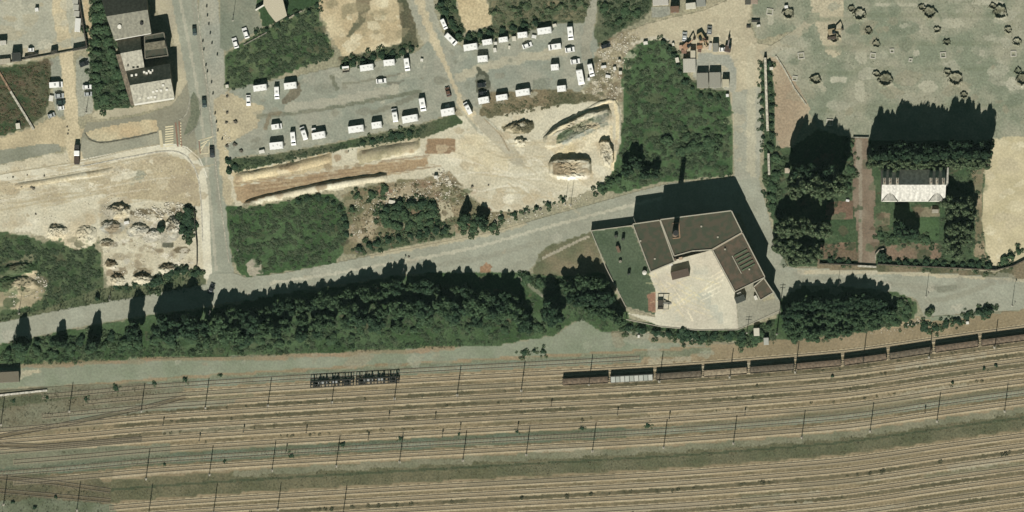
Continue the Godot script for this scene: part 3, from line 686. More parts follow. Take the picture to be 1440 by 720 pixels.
	# -- the walled compound
	paint(poly([830, 326, 888, 318, 914, 384, 923, 410, 920, 442, 880, 431]), [80, 93, 70], [90, 101, 78], 3, 0.9, 0.16)
	paint(poly([880, 440, 921, 446, 922, 410, 912, 384, 948, 366, 1000, 352, 1034, 412, 1038, 463, 979, 464, 930, 460]), [210, 203, 178], [202, 193, 170], 2, 0.4, 0.05)
	for p in [[990, 425, 9, 12], [1004, 440, 5, 10], [960, 448, 10, 5], [1012, 448, 4, 8], [985, 380, 10, 6]]:
		paint(poly([p[0] - p[2], p[1] - p[3], p[0] + p[2], p[1] - p[3], p[0] + p[2], p[1] + p[3], p[0] - p[2], p[1] + p[3]]), [190, 189, 170], [200, 192, 168], 4, 1.2, 0.05, 0.8)
	paint(poly([1034, 412, 1060, 398, 1072, 424, 1096, 420, 1098, 440, 1038, 462]), [150, 146, 126], [160, 156, 136], 2, 0.5, 0.08)
	paint(poly([910, 414, 922, 410, 922, 440, 912, 438]), [140, 108, 88], [150, 116, 94], 2, 0.6)
	for k in 5:
		paint(strip([984 + k * 3, 424 - k * 8, 1012 + k * 2, 410 - k * 8], 1.6), [236, 228, 200], [226, 214, 184], 2, 1.2, 0.06, 0.8)
	for p in [[946, 404, 962, 428], [950, 420, 960, 436], [966, 436, 974, 452]]:
		paint(strip(p, 1.8), [236, 226, 196], [230, 218, 188], 2, 1.0, 0.06, 0.8)
	for k in 16:
		paint(strip([905 + k * 3, 384 + (k % 5) * 14, 925 + k * 6, 392 + (k % 7) * 9], 1.4), [232, 214, 158], [222, 204, 160], 2, 1.6, 0.06, 0.35)

func blotches(region: Array, n: int, lo: float, hi: float, colors: Array) -> void:
	var pg := poly(region)
	var a := pg[0]; var z := pg[0]
	for p in pg: a = a.min(p); z = z.max(p)
	for i in n:
		var c := Vector2(rng.randf_range(a.x, z.x), rng.randf_range(a.y, z.y))
		if not Geometry2D.is_point_in_polygon(c, pg): continue
		var r := lerpf(lo, hi, pow(rng.randf(), 2.0)); var w := rng.randf_range(0.8, 2.4); var turn := rng.randf_range(-0.4, 0.2)
		var e := PackedVector2Array()
		for k in 9: e.append(c + Vector2(r * w * cos(TAU * k / 9), r * sin(TAU * k / 9)).rotated(turn) * rng.randf_range(0.7, 1.2))
		var k: Array = colors[rng.randi() % colors.size()]
		paint(e, k, k, 3.0, 1.4, 0.12, rng.randf_range(0.25, 0.75))

# ---------------------------------------------------------------- heaps, banks and pits of earth (real relief, the ground map lies over them)
func resample(pg: PackedVector2Array, n: int) -> PackedVector2Array:
	var total := 0.0
	for i in pg.size(): total += pg[i].distance_to(pg[(i + 1) % pg.size()])
	var out := PackedVector2Array()
	var i := 0; var left := 0.0
	for k in n:
		var want := total * k / n
		while left + pg[i].distance_to(pg[(i + 1) % pg.size()]) < want:
			left += pg[i].distance_to(pg[(i + 1) % pg.size()]); i += 1
		out.append(pg[i].lerp(pg[(i + 1) % pg.size()], (want - left) / maxf(pg[i].distance_to(pg[(i + 1) % pg.size()]), 0.01)))
	return out

func mound(called: String, label: String, category: String, pg: PackedVector2Array, h: float, shape := 0, group := "") -> void:
	# shape 0 a round heap, 1 a flat-topped one, 2 a hollow with a raised rim
	var n := clampi(int(pg.size() * 2.5), 16, 40)
	var edge := resample(pg, n)
	var c := Vector2.ZERO
	for p in edge: c += p / n
	var f: Array = [[1.0, 0.9, 0.72, 0.5, 0.25, 0.08], [1.0, 0.93, 0.85, 0.6, 0.3, 0.08], [1.0, 0.88, 0.76, 0.6, 0.4, 0.1]][shape]
	var y: Array = [[-0.02, 0.25, 0.65, 0.9, 1.0, 1.0], [-0.02, 0.7, 1.0, 0.97, 0.93, 0.95], [-0.02, 0.7, 1.0, 0.2, 0.04, 0.03]][shape]
	var bumps := FastNoiseLite.new()
	bumps.seed = int(c.x) + int(c.y) * 3; bumps.frequency = 0.11; bumps.fractal_octaves = 4
	n = 44
	edge = resample(pg, n)
	var rings := []
	var fine := 13
	for k in fine:
		var ring := PackedVector3Array()
		var ft := 1.0 - 0.96 * float(k) / (fine - 1)
		var q := 0
		while q < f.size() - 2 and ft < f[q + 1]: q += 1
		var yy := lerpf(y[q], y[q + 1], clampf((f[q] - ft) / (f[q] - f[q + 1]), 0.0, 1.0))
		for i in n:
			var p := c + (edge[i] - c) * ft
			p += Vector2(bumps.get_noise_2d(p.x * 2.0 + 90.0, p.y * 2.0), bumps.get_noise_2d(p.x * 2.0, p.y * 2.0 - 70.0)) * (2.4 if k else 1.5)
			ring.append(G2(p, h * yy * (1.0 + (0.2 if shape == 1 else 0.45) * bumps.get_noise_2d(p.x * 1.6, p.y * 1.6)) + (0.24 * bumps.get_noise_2d(p.x * 5.0, p.y * 5.0) * minf(h, 2.0) if k else 0.0)))
		rings.append(ring)
	var st := SurfaceTool.new()
	st.begin(Mesh.PRIMITIVE_TRIANGLES)
	st.set_smooth_group(0)
	for k in fine - 1:
		for i in n:
			var j := (i + 1) % n
			for v in [rings[k][i], rings[k + 1][i], rings[k + 1][j], rings[k][i], rings[k + 1][j], rings[k][j]]: ground_vertex(st, v)
	for i in range(1, n - 1):
		for v in [rings[-1][0], rings[-1][i + 1], rings[-1][i]]: ground_vertex(st, v)
	st.index(); st.generate_normals()
	tag(put(called, st.commit(), ground_mat), label, category, group)

func berm(called: String, label: String, line: Array, w: float, h: float) -> void:
	var a := poly(line)
	var st := SurfaceTool.new()
	st.begin(Mesh.PRIMITIVE_TRIANGLES); st.set_smooth_group(0)
	var rows := []
	for i in a.size():
		var d := (a[mini(i + 1, a.size() - 1)] - a[maxi(i - 1, 0)]).normalized().orthogonal()
		var row := []
		var tall := h * (0.0 if i == 0 or i == a.size() - 1 else rng.randf_range(0.75, 1.15))
		for k in 5:
			row.append(G2(a[i] + d * (w / 2 * [-1.0, -0.55, rng.randf_range(-0.12, 0.12), 0.55, 1.0][k] * rng.randf_range(0.9, 1.1)), [-0.02, 0.6, 1.0, 0.6, -0.02][k] * tall))
		rows.append(row)
	for i in rows.size() - 1:
		for k in 4:
			for v in [rows[i][k], rows[i + 1][k], rows[i + 1][k + 1], rows[i][k], rows[i + 1][k + 1], rows[i][k + 1]]: ground_vertex(st, v)
	st.index(); st.generate_normals()
	tag(put(called, st.commit(), ground_mat), label, "earth bank")

# ---------------------------------------------------------------- plants
var leaf_mats := {}

func leafy(st: SurfaceTool, at: Vector3, out: Vector3, size: float, c: Color) -> void:
	var nrm := (out + Vector3(0, 0.38, 0) + Vector3(rng.randfn(), rng.randfn(), rng.randfn()) * 0.36).normalized()
	var u := nrm.cross(Vector3(rng.randfn(), rng.randfn(), rng.randfn())).normalized() * size
	var v := nrm.cross(u) * 0.7
	st.set_color(c)
	for p in [at - u, at + v, at + u, at - u, at + u, at - v]: st.add_vertex(p)

func leaf_color(tone: int) -> Color:
	var t := rng.randf()
	var a: Color = [base_color(56, 76, 50), base_color(44, 63, 44), base_color(72, 88, 60), base_color(86, 88, 66)][tone]
	var b: Color = [base_color(84, 102, 72), base_color(68, 86, 62), base_color(112, 122, 90), base_color(110, 110, 86)][tone]
	return a.lerp(b, t * t)

func crown_mesh(kind: int, leaves: int, size: float, tone: int) -> ArrayMesh:    # a crown 1 wide in radius and 1 high; kind 0 broad, 1 conical, 2 low bush
	var st := ms()
	var lobes := []
	var n: int = [20 + rng.randi() % 8, 22, 8][kind]
	for i in n:
		var a := rng.randf() * TAU
		if kind == 0:
			var y := rng.randf_range(0.38, 0.86)
			var r := sqrt(maxf(0.0, 1.0 - pow((y - 0.55) / 0.5, 2))) * rng.randf_range(0.15, 0.78)
			lobes.append([Vector3(cos(a) * r, y, sin(a) * r), rng.randf_range(0.17, 0.36), 0.13])
		elif kind == 1:
			var y := 0.12 + 0.8 * float(i) / n
			var r := pow(1.0 - y, 0.7) * 0.5
			lobes.append([Vector3(cos(a) * r, y, sin(a) * r), 0.16 + 0.46 * pow(1.0 - y, 0.7), 0.12])
		else:
			var r := rng.randf_range(0.1, 0.62)
			lobes.append([Vector3(cos(a) * r, rng.randf_range(0.3, 0.62), sin(a) * r), rng.randf_range(0.28, 0.42), 0.36])
	for i in leaves:
		var l: Array = lobes[i % n]
		var d := Vector3(rng.randfn(), rng.randfn() * 0.9 + 0.15, rng.randfn()).normalized()
		var p: Vector3 = l[0] + Vector3(d.x * l[1], d.y * l[2], d.z * l[1]) * rng.randf_range(0.72, 1.1)
		p.y = maxf(p.y, 0.03)
		leafy(st, p, d, size * rng.randf_range(0.7, 1.25), leaf_color(tone))
	st.generate_normals()
	return st.commit()

func make_tree(kind: int, tone: int) -> Node3D:      # one unit in radius and height; scaled where it stands
	var t := Node3D.new()
	var st := ms()
	tube(st, Vector3.ZERO, Vector3(0.01, 0.55 if kind != 1 else 0.9, 0), 0.085, 0.04, 7)
	if kind == 0:
		for k in 5:
			var a := TAU * k / 5 + rng.randf()
			tube(st, Vector3(0.01, rng.randf_range(0.25, 0.45), 0), Vector3(cos(a) * 0.5, rng.randf_range(0.55, 0.75), sin(a) * 0.5), 0.045, 0.015, 5)
	commit("trunk", st, mat("bark", 112, 96, 76), t)
	put("crown", crown_mesh(kind, 2600 if kind == 0 else 1900, 0.1 if kind == 0 else 0.115, tone), vmat("leaf"), t)
	return t

func make_bush(tone: int) -> Node3D:
	var t := Node3D.new()
	var st := ms()
	for k in 4:
		var a := TAU * k / 4 + rng.randf()
		tube(st, Vector3(cos(a) * 0.06, 0, sin(a) * 0.06), Vector3(cos(a) * 0.4, 0.55, sin(a) * 0.4), 0.05, 0.015, 5)
	commit("stem", st, mat("bark", 112, 96, 76), t)
	put("foliage", crown_mesh(2, 800, 0.16, tone), vmat("leaf"), t)
	return t

var plants := {}

func plant(called: String, label: String, kind: String, x: float, y: float, r: float, h: float, group := "", height := 0.0) -> void:
	var key := kind + str(rng.randi() % 4)
	if not plants.has(key):
		var k := {"broad": 0, "dark": 0, "cone": 1, "pale": 0, "bush": 2, "darkbush": 2, "palebush": 2, "brownbush": 2}[kind] as int
		var tone := {"broad": 0, "dark": 1, "cone": 1, "pale": 2, "bush": 0, "darkbush": 1, "palebush": 2, "brownbush": 3}[kind] as int
		plants[key] = make_bush(tone) if k == 2 else make_tree(k, tone)
	var o := dup(plants[key], called, label, G(x, y, height), rng.randf() * TAU, Vector3(r * rng.randf_range(0.93, 1.07), h, r * rng.randf_range(0.93, 1.07)), group)
	o.set_meta("category", "shrub" if kind.ends_with("bush") else "tree")

const ORD := ["first", "second", "third", "fourth", "fifth", "sixth", "seventh", "eighth", "ninth", "tenth", "eleventh", "twelfth", "thirteenth", "fourteenth", "fifteenth", "sixteenth", "seventeenth", "eighteenth", "nineteenth", "twentieth",
	"twenty-first", "twenty-second", "twenty-third", "twenty-fourth", "twenty-fifth", "twenty-sixth", "twenty-seventh", "twenty-eighth", "twenty-ninth", "thirtieth", "thirty-first", "thirty-second", "thirty-third", "thirty-fourth", "thirty-fifth", "thirty-sixth", "thirty-seventh", "thirty-eighth", "thirty-ninth", "fortieth"]

var under := []

# a row of plants along a line; text ends with where the row is
func row(called: String, text: String, kind: String, line: Array, gap: float, r: Vector2, h: Vector2, jit: float, group: String) -> void:
	var p := poly(line)
	var k := 0
	var carry := 0.0
	if kind.ends_with("bush"): gap *= 1.42; r *= 1.17
	for i in p.size() - 1:
		var l := p[i].distance_to(p[i + 1])
		while carry < l:
			var q := p[i].lerp(p[i + 1], carry / l) + Vector2(rng.randf_range(-jit, jit), rng.randf_range(-jit, jit))
			var rr := rng.randf_range(r.x, r.y)
			if kind.ends_with("bush") and gap > 10.0: under.append([q, rr])
			plant(called, "%s, %s from the left" % [text, ORD[mini(k, 39)]], (["broad", "broad", "dark"][rng.randi() % 3] if kind == "mixed" else kind), q.x, q.y, rr, rng.randf_range(h.x, h.y) * (0.7 + 0.3 * rr / r.y), group)
			carry += gap * rng.randf_range(0.85, 1.15); k += 1
		carry -= l

# ---------------------------------------------------------------- what nobody could count
func tuft_mesh() -> ArrayMesh:
	var st := ms()
	for k in 9:
		var a := rng.randf() * TAU
		var d := Vector3(cos(a), 0, sin(a)); var s := Vector3(-d.z, 0, d.x) * 0.09
		var b := d * rng.randf_range(0.0, 0.25); var t := b + d * rng.randf_range(0.12, 0.4) + Vector3(0, rng.randf_range(0.25, 0.55), 0)
		st.set_color(Color.WHITE * rng.randf_range(0.75, 1.15))
		for v in [b - s, t, b + s]: st.add_vertex(v)
	st.generate_normals()
	return st.commit()

func clump_mesh(leaves: int, size: float) -> ArrayMesh:
	var st := ms()
	for k in leaves:
		var d := Vector3(rng.randfn(), absf(rng.randfn()) * 0.8, rng.randfn()).normalized()
		var p := Vector3(d.x, d.y * 0.6, d.z) * rng.randf_range(0.6, 1.05)
		leafy(st, p, d, size, Color.WHITE * rng.randf_range(0.7, 1.2))
	st.generate_normals()
	return st.commit()

func rock_mesh() -> ArrayMesh:
	var st := ms()
	var lo := PackedVector3Array(); var mid := PackedVector3Array(); var hi := PackedVector3Array()
	for i in 6:
		var a := TAU * i / 6
		lo.append(Vector3(cos(a), -0.1, -sin(a)) * rng.randf_range(0.8, 1.1))
		mid.append(Vector3(cos(a) * 1.0, 0.4, -sin(a) * 0.9) * rng.randf_range(0.75, 1.1))
		hi.append(Vector3(cos(a) * 0.5, 0.85, -sin(a) * 0.55) * rng.randf_range(0.75, 1.1))
	st.set_color(Color.WHITE)
	hull_side(st, lo, mid); hull_side(st, mid, hi); cap(st, hi)
	st.generate_normals()
	return st.commit()

func scatter(called: String, label: String, category: String, mesh: Mesh, m: Material, pg: PackedVector2Array, n: int, size: Vector2, flat: float, ca: Color, cb: Color, clumps := 0.0) -> void:
	var lo := Vector2(1e9, 1e9); var hi := -lo
	for p in pg: lo = lo.min(p); hi = hi.max(p)
	var fn := FastNoiseLite.new()
	fn.seed = n; fn.frequency = 0.03
	var ts: Array[Transform3D] = []
	var guard := 0
	while ts.size() < n and guard < n * 40:
		guard += 1
		var p := Vector2(rng.randf_range(lo.x, hi.x), rng.randf_range(lo.y, hi.y))
		if not Geometry2D.is_point_in_polygon(p, pg): continue
		if called == "scrub" and rng.randf() < 0.3: p += Vector2(rng.randf_range(-5, 5), rng.randf_range(-5, 5))
		if clumps > 0.0 and fn.get_noise_2dv(p * 2.0) * 2.0 < rng.randf_range(-1.0, 1.0) * (1.0 - clumps) + clumps * 0.4: continue
		var s := lerpf(size.x, size.y, pow(rng.randf(), 2.2))
		ts.append(Transform3D(Basis(Vector3.UP, rng.randf() * TAU).scaled(Vector3(s, s * flat * rng.randf_range(0.7, 1.3), s)), G2(p, 0.0)))
	var mm := MultiMesh.new()
	mm.transform_format = MultiMesh.TRANSFORM_3D
	mm.use_colors = true
	mm.mesh = mesh
	mm.instance_count = ts.size()
	for i in ts.size():
		mm.set_instance_transform(i, ts[i])
		mm.set_instance_color(i, ca.lerp(cb, rng.randf()))
	var o := MultiMeshInstance3D.new()
	o.multimesh = mm; o.material_override = m
	o.name = numbered(called); add_child(o, true)
	tag(o, label, category, "", "stuff")

# ---------------------------------------------------------------- vehicles
var vehicles := {}

func wheel(parent: Node, at: Vector3, r := 0.33, w := 0.22) -> void:
	var st := ms()
	tube(st, at - Vector3(0, 0, w / 2), at + Vector3(0, 0, w / 2), r, r, 12)
	var o := commit("wheel", st, mat("tyre", 38, 38, 36), parent)
	var s2 := ms()
	tube(s2, at - Vector3(0, 0, w / 2 + 0.01), at + Vector3(0, 0, w / 2 + 0.01), r * 0.55, r * 0.55, 10)
	commit("rim", s2, mat("rim", 150, 150, 148, 0.4, 0.6, 0), o)

func make_vehicle(kind: String, paint_key: String) -> Node3D:
	var colors := {"white": [255, 252, 242], "black": [44, 46, 46], "dark_green": [54, 70, 62], "silver": [186, 188, 182], "brown": [104, 76, 58], "cream": [236, 226, 198], "grey": [130, 132, 126]}
	var c: Array = colors[paint_key]
	var pm := mat("paint_" + paint_key, c[0], c[1], c[2], 0.32, 0.0, 0)
	pm.clearcoat_enabled = true; pm.clearcoat = 0.3
	var glass := mat("vehicle_glass", 40, 48, 50, 0.12, 0.0, 0)
	var dark := mat("black_trim", 40, 40, 38, 0.7, 0.0, 0)
	var t := Node3D.new()
	var st := ms()
	if kind == "car":     # 4.3 m, front towards +x
		profile(st, poly([-2.12, 0.25, 2.1, 0.25, 2.15, 0.55, 2.05, 0.72, 1.1, 0.92, -1.95, 0.95, -2.15, 0.8, -2.15, 0.45]), 1.76, 1.64)
		commit("body", st, pm, t)
		st = ms(); profile(st, poly([-1.75, 0.9, 1.15, 0.9, 0.45, 1.42, -1.15, 1.45]), 1.62, 1.28)
		commit("cabin", st, glass, t)
		st = ms(); profile(st, poly([-1.2, 1.435, 0.45, 1.405, 0.38, 1.49, -1.05, 1.51]), 1.2, 1.16)
		commit("roof", st, pm, t)
		for x in [-1.3, 1.3]:
			for z in [-0.78, 0.78]: wheel(t, Vector3(x, 0.32, z))
		for z in [-0.6, 0.6]:
			st = ms(); box(st, Vector3(2.08, 0.55, z), Vector3(0.16, 0.14, 0.34)); commit("headlight", st, mat("lamp_glass", 230, 230, 222, 0.2, 0.0, 0), t)
			st = ms(); box(st, Vector3(-2.12, 0.65, z), Vector3(0.1, 0.16, 0.3)); commit("tail_light", st, mat("tail_glass", 140, 36, 30, 0.25, 0.0, 0), t)
	elif kind == "van":     # 5.4 m
		profile(st, poly([-2.7, 0.3, 2.6, 0.3, 2.7, 0.6, 2.62, 1.0, 1.9, 1.2, 1.3, 2.05, 0.9, 2.22, -2.4, 2.25, -2.68, 2.1, -2.72, 0.5]), 1.98, 1.8)
		commit("body", st, pm, t)
		st = ms(); quad(st, Vector3(1.93, 1.21, -0.84), Vector3(1.93, 1.21, 0.84), Vector3(1.34, 2.04, 0.78), Vector3(1.34, 2.04, -0.78))
		commit("windscreen", st, glass, t)
		for z in [-1.0, 1.0]:
			st = ms(); box(st, Vector3(0.85, 1.25, z * 0.925), Vector3(0.9, 0.55, 0.05)); commit("side_window", st, glass, t)
			st = ms(); box(st, Vector3(2.6, 0.7, z * 0.72), Vector3(0.16, 0.2, 0.34)); commit("headlight", st, mat("lamp_glass", 230, 230, 222, 0.2, 0.0, 0), t)
			for x in [-1.7, 1.75]: wheel(t, Vector3(x, 0.34, z * 0.88), 0.35)
		st = ms(); bevel_box(st, Vector3(-0.4, 2.235, 0), Vector3(0.8, 0.12, 0.8), 0.05); commit("roof_vent", st, mat("grey_plastic", 190, 190, 180), t)
	else:     # a caravan, 6.4 m with its drawbar to +x
		profile(st, poly([-3.1, 0.55, 2.7, 0.5, 3.05, 1.1, 2.95, 1.9, 2.6, 2.45, 2.1, 2.6, -2.6, 2.6, -2.95, 2.45, -3.15, 1.9]), 2.3, 2.2)
		commit("body", st, pm, t)
		st = ms()
		for z in [-0.45, 0.45]: bar(st, Vector3(2.6, 0.5, z), Vector3(3.9, 0.48, 0.0), 0.09, 0.09)
		commit("drawbar", st, dark, t)
		for p in [Vector3(-1.5, 2.6, 0.1), Vector3(0.4, 2.6, -0.1), Vector3(1.7, 2.6, 0.3)]:
			st = ms(); bevel_box(st, p, Vector3(0.62, 0.12, 0.62), 0.05); commit("roof_hatch", st, mat("smoked_hatch", 232, 229, 218, 0.4, 0.0, 0), t)
		for z in [-1.13, 1.13]:
			for x in [-2.0, 1.6]:
				st = ms(); box(st, Vector3(x, 1.35, z * 0.985), Vector3(1.1, 0.6, 0.05)); commit("window", st, glass, t)
			wheel(t, Vector3(-0.2, 0.34, z * 0.9))
		st = ms(); box(st, Vector3(-0.2, 0.65, 1.125), Vector3(0.65, 1.75, 0.04)); commit("door", st, mat("grey_plastic", 190, 190, 180), t)
	return t

func vehicle(kind: String, paint_key: String, x: float, y: float, l: float, w: float, deg: float, label: String, group := "") -> void:
	var key := kind + paint_key
	if not vehicles.has(key): vehicles[key] = make_vehicle(kind, paint_key)
	var size: Vector2 = {"car": Vector2(4.3, 1.76), "van": Vector2(5.4, 1.98), "caravan": Vector2(6.2, 2.3)}[kind]
	var sc := Vector3(l * S / size.x, 1.0, w * S / size.y)
	sc.y = {"caravan": 0.98, "van": 0.98, "car": 1.0}[kind]
	var called: String = {"car": "parked_car", "van": "parked_van", "caravan": "caravan"}[kind]
	var o := dup(vehicles[key], called, label, G(x, y, 0.02), deg_to_rad(deg), sc, group)
	o.set_meta("category", kind)

# ---------------------------------------------------------------- small structures
func container(called: String, label: String, category: String, x: float, y: float, lx: float, lz: float, deg: float, h: float, c: Array, ribs := 0, group := "", raise := 0.0) -> Node3D:    # lx, lz in map units
	var t := thing(called, label, category, G(x, y, raise), deg_to_rad(deg), group)
	var m := mat("box_%d_%d_%d" % [c[0], c[1], c[2]], c[0], c[1], c[2], 0.6)
	var st := ms()
	bevel_box(st, Vector3.ZERO, Vector3(lx * S, h, lz * S), 0.08)
	commit("body", st, m, t)
	for k in ribs:
		st = ms()
		box(st, Vector3(lx * S * ((k + 0.5) / ribs - 0.5), h, 0), Vector3(0.12, 0.09, lz * S * 0.94))
		commit("roof_rib", st, m, t)
	st = ms(); box(st, Vector3(0, 0.1, lz * S / 2 - 0.02), Vector3(minf(1.2, lx * S * 0.6), h * 0.78, 0.06)); commit("door", st, mat("door_grey", 120, 122, 116), t)
	return t

func wall(called: String, label: String, category: String, line: Array, w: float, h: float, c: Array, raise := 0.0, kind := "") -> void:
	var st := ms()
	var p := poly(line)
	for i in p.size() - 1:
		var a := G2(p[i], raise + h / 2); var b := G2(p[i + 1], raise + h / 2)
		bar(st, a, b, w, h)
	var k := mat("wall_%d_%d_%d" % [c[0], c[1], c[2]], c[0], c[1], c[2], 0.9, 0.0, 2)
	tag(commit(called, st, k), label, category, "", kind)

func gable(t: Node3D, q: PackedVector2Array, eave: float, ridge: float, wall_m: Material, roof_m: Material) -> Node3D:
	# q = the six plan points: north eave west, north eave east, ridge west, ridge east, south eave west, south eave east
	var st := ms()
	var nw := G2(q[0]); var ne := G2(q[1]); var sw := G2(q[4]); var se := G2(q[5])
	var rw := G2(q[2], ridge - 0.15); var re := G2(q[3], ridge - 0.15)
	var up := Vector3(0, eave, 0)
	quad(st, sw, sw + up, se + up, se); quad(st, ne, ne + up, nw + up, nw)
	for e in [[nw, sw, rw], [se, ne, re]]:
		quad(st, e[0], e[0] + up, e[1] + up, e[1])
		for v in [e[0] + up, e[2], e[1] + up]: st.add_vertex(v)
	commit("wall", st, wall_m, t)
	var over := 0.25
	var last: Node3D
	for s in [[q[0], q[1], q[2], q[3]], [q[5], q[4], q[3], q[2]]]:
		st = ms()
		var ea := G2(s[0], eave); var eb := G2(s[1], eave); var ra := G2(s[2], ridge); var rb := G2(s[3], ridge)
		var down := (ea - ra).normalized() * over
		ea += down; eb += down
		var th := Vector3(0, 0.18, 0)
		var side := (eb - ea).normalized() * over
		ea -= side; eb += side; ra -= side; rb += side
		hull(st, PackedVector3Array([ea, ra, rb, eb]), PackedVector3Array([ea + th, ra + th, rb + th, eb + th]))
		last = commit("roof", st, roof_m, t)
	return last

func pole(called: String, label: String, category: String, x: float, y: float, h: float, r: float, c: Array, lamp: int, group := "") -> void:
	var t := thing(called, label, category, G(x, y), 0.0, group)
	var m := mat("pole_%d" % c[0], c[0], c[1], c[2], 0.5, 0.3)
	var st := ms(); bevel_box(st, Vector3.ZERO, Vector3(0.7, 0.25, 0.7), 0.08); commit("base", st, mat("concrete_light", 204, 198, 178), t)
	st = ms(); tube(st, Vector3(0, 0.2, 0), Vector3(0, h, 0), r, r * 0.6, 8); commit("post", st, m, t)
	if lamp == 1:
		st = ms(); bar(st, Vector3(0, h - 0.1, 0), Vector3(0.5, h + 0.1, -1.3), 0.1, 0.1); commit("arm", st, m, t)
		st = ms(); bevel_box(st, Vector3(0.6, h + 0.02, -1.6), Vector3(0.4, 0.2, 0.9), 0.06, 0.35); commit("lamp_head", st, m, t)
	elif lamp == 2:
		for k in 2:
			st = ms(); bar(st, Vector3(-1.2, h - 0.4 - k, 0), Vector3(1.2, h - 0.4 - k, 0), 0.12, 0.12); commit("cross_arm", st, m, t)

func undergrowth(mesh: Mesh) -> void:      # the low tangle between and around the bushes
	var mm := MultiMesh.new()
	mm.transform_format = MultiMesh.TRANSFORM_3D; mm.use_colors = true; mm.mesh = mesh
	mm.instance_count = under.size() * 7
	for i in mm.instance_count:
		var u: Array = under[i / 7]
		var d: Vector2 = Vector2.from_angle(rng.randf() * TAU) * u[1] / S * rng.randf_range(0.5, 1.7)
		var s: float = u[1] * rng.randf_range(0.3, 0.6)
		mm.set_instance_transform(i, Transform3D(Basis(Vector3.UP, rng.randf() * TAU).scaled(Vector3(s, s * 0.9, s)), G2(u[0] + d)))
		mm.set_instance_color(i, base_color(54, 74, 48).lerp(base_color(90, 104, 72), rng.randf()))
	var o := MultiMeshInstance3D.new()
	o.multimesh = mm; o.material_override = vmat("leaf"); o.name = numbered("undergrowth"); add_child(o, true)
	tag(o, "low tangled growth at the feet of the bushes", "undergrowth", "", "stuff")

# ---------------------------------------------------------------- the railway
func rail_turn(x: float) -> float:
	return atan2(rail_y(x - 8) - rail_y(x + 8), 16.0)

func build_tracks() -> void:
	var rust := mat("rail_steel", 140, 128, 106, 0.6, 0.1)
	var sleeper := BoxMesh.new()
	sleeper.size = Vector3(0.26, 0.16, 2.5)
	var sm := mat("sleeper", 166, 153, 125, 0.95)
	var k := 0
	for t in TRACKS:
		var o: float = t[0]
		var text := "overgrown green-grey railway track" if t[3] == 1 else "rusty railway track on pale ballast"
		var where := "line %s from the north" % ORD[k]
		if k == 2: where = "the line that the long goods train stands on"
		elif k == 1: where = "the line that the two dark frame wagons stand on"
		elif k == 0: where = "northernmost line, beside the gravel track"
		elif k == 7: where = "in the green weedy band between the middle masts"
		elif k == 8: where = "single line just north of the wide grass strip"
		elif k == 9: where = "first line south of the wide grass strip"
		elif k > 9: where = "%s line south of the wide grass strip" % ORD[k - 9]
		var root := thing("railway_track", "%s, %s" % [text, where], "railway track", Vector3.ZERO, 0.0, "parallel railway tracks")
		var pts := poly(along(o, t[1], t[2], 10.0))
		for s in [-1.0, 1.0]:
			var st := ms()
			for i in pts.size() - 1:
				var a := G2(pts[i], 0.26); var b := G2(pts[i + 1], 0.26)
				var d: Vector3 = (b - a).normalized().cross(Vector3.UP) * 0.76 * s
				bar(st, a + d, b + d, 0.14, 0.16)
			commit("rail", st, rust, root)
		var xs: Array[Transform3D] = []
		var x: float = t[1]
		while x < t[2]:
			xs.append(Transform3D(Basis(Vector3.UP, rail_turn(x) + rng.randf_range(-0.02, 0.02)), G(x, rail_y(x) + o, 0.1)))
			x += 2.0
		var mm := MultiMesh.new()
		mm.transform_format = MultiMesh.TRANSFORM_3D; mm.mesh = sleeper; mm.instance_count = xs.size()
		for i in xs.size(): mm.set_instance_transform(i, xs[i])
		var mi := MultiMeshInstance3D.new()
		mi.multimesh = mm; mi.material_override = sm; mi.name = "sleepers"; mi.set_meta("kind", "stuff")
		root.add_child(mi, true)
		k += 1
	var leads := [smooth_line([-129, 640, 0, 614, 100, 595, 200, 574, 262, 558], 10), FANS[0], FANS[1], FANS[2]]
	var said := ["dark connecting track slanting across the weedy west end of the yard", "dark brown fan track at the bottom left, the upper one", "dark brown fan track at the bottom left, the lower one", "rusty converging track at the left edge below the slanting one"]
	for q in 4:
		var lead := thing("railway_track", said[q], "railway track", Vector3.ZERO, 0.0, "parallel railway tracks")
		var lp := poly(leads[q])
		for s in [-1.0, 1.0]:
			var st := ms()
			for i in lp.size() - 1:
				var a := G2(lp[i], 0.26); var b := G2(lp[i + 1], 0.26)
				var d: Vector3 = (b - a).normalized().cross(Vector3.UP) * 0.76 * s
				bar(st, a + d, b + d, 0.16, 0.16)
			commit("rail", st, rust, lead)

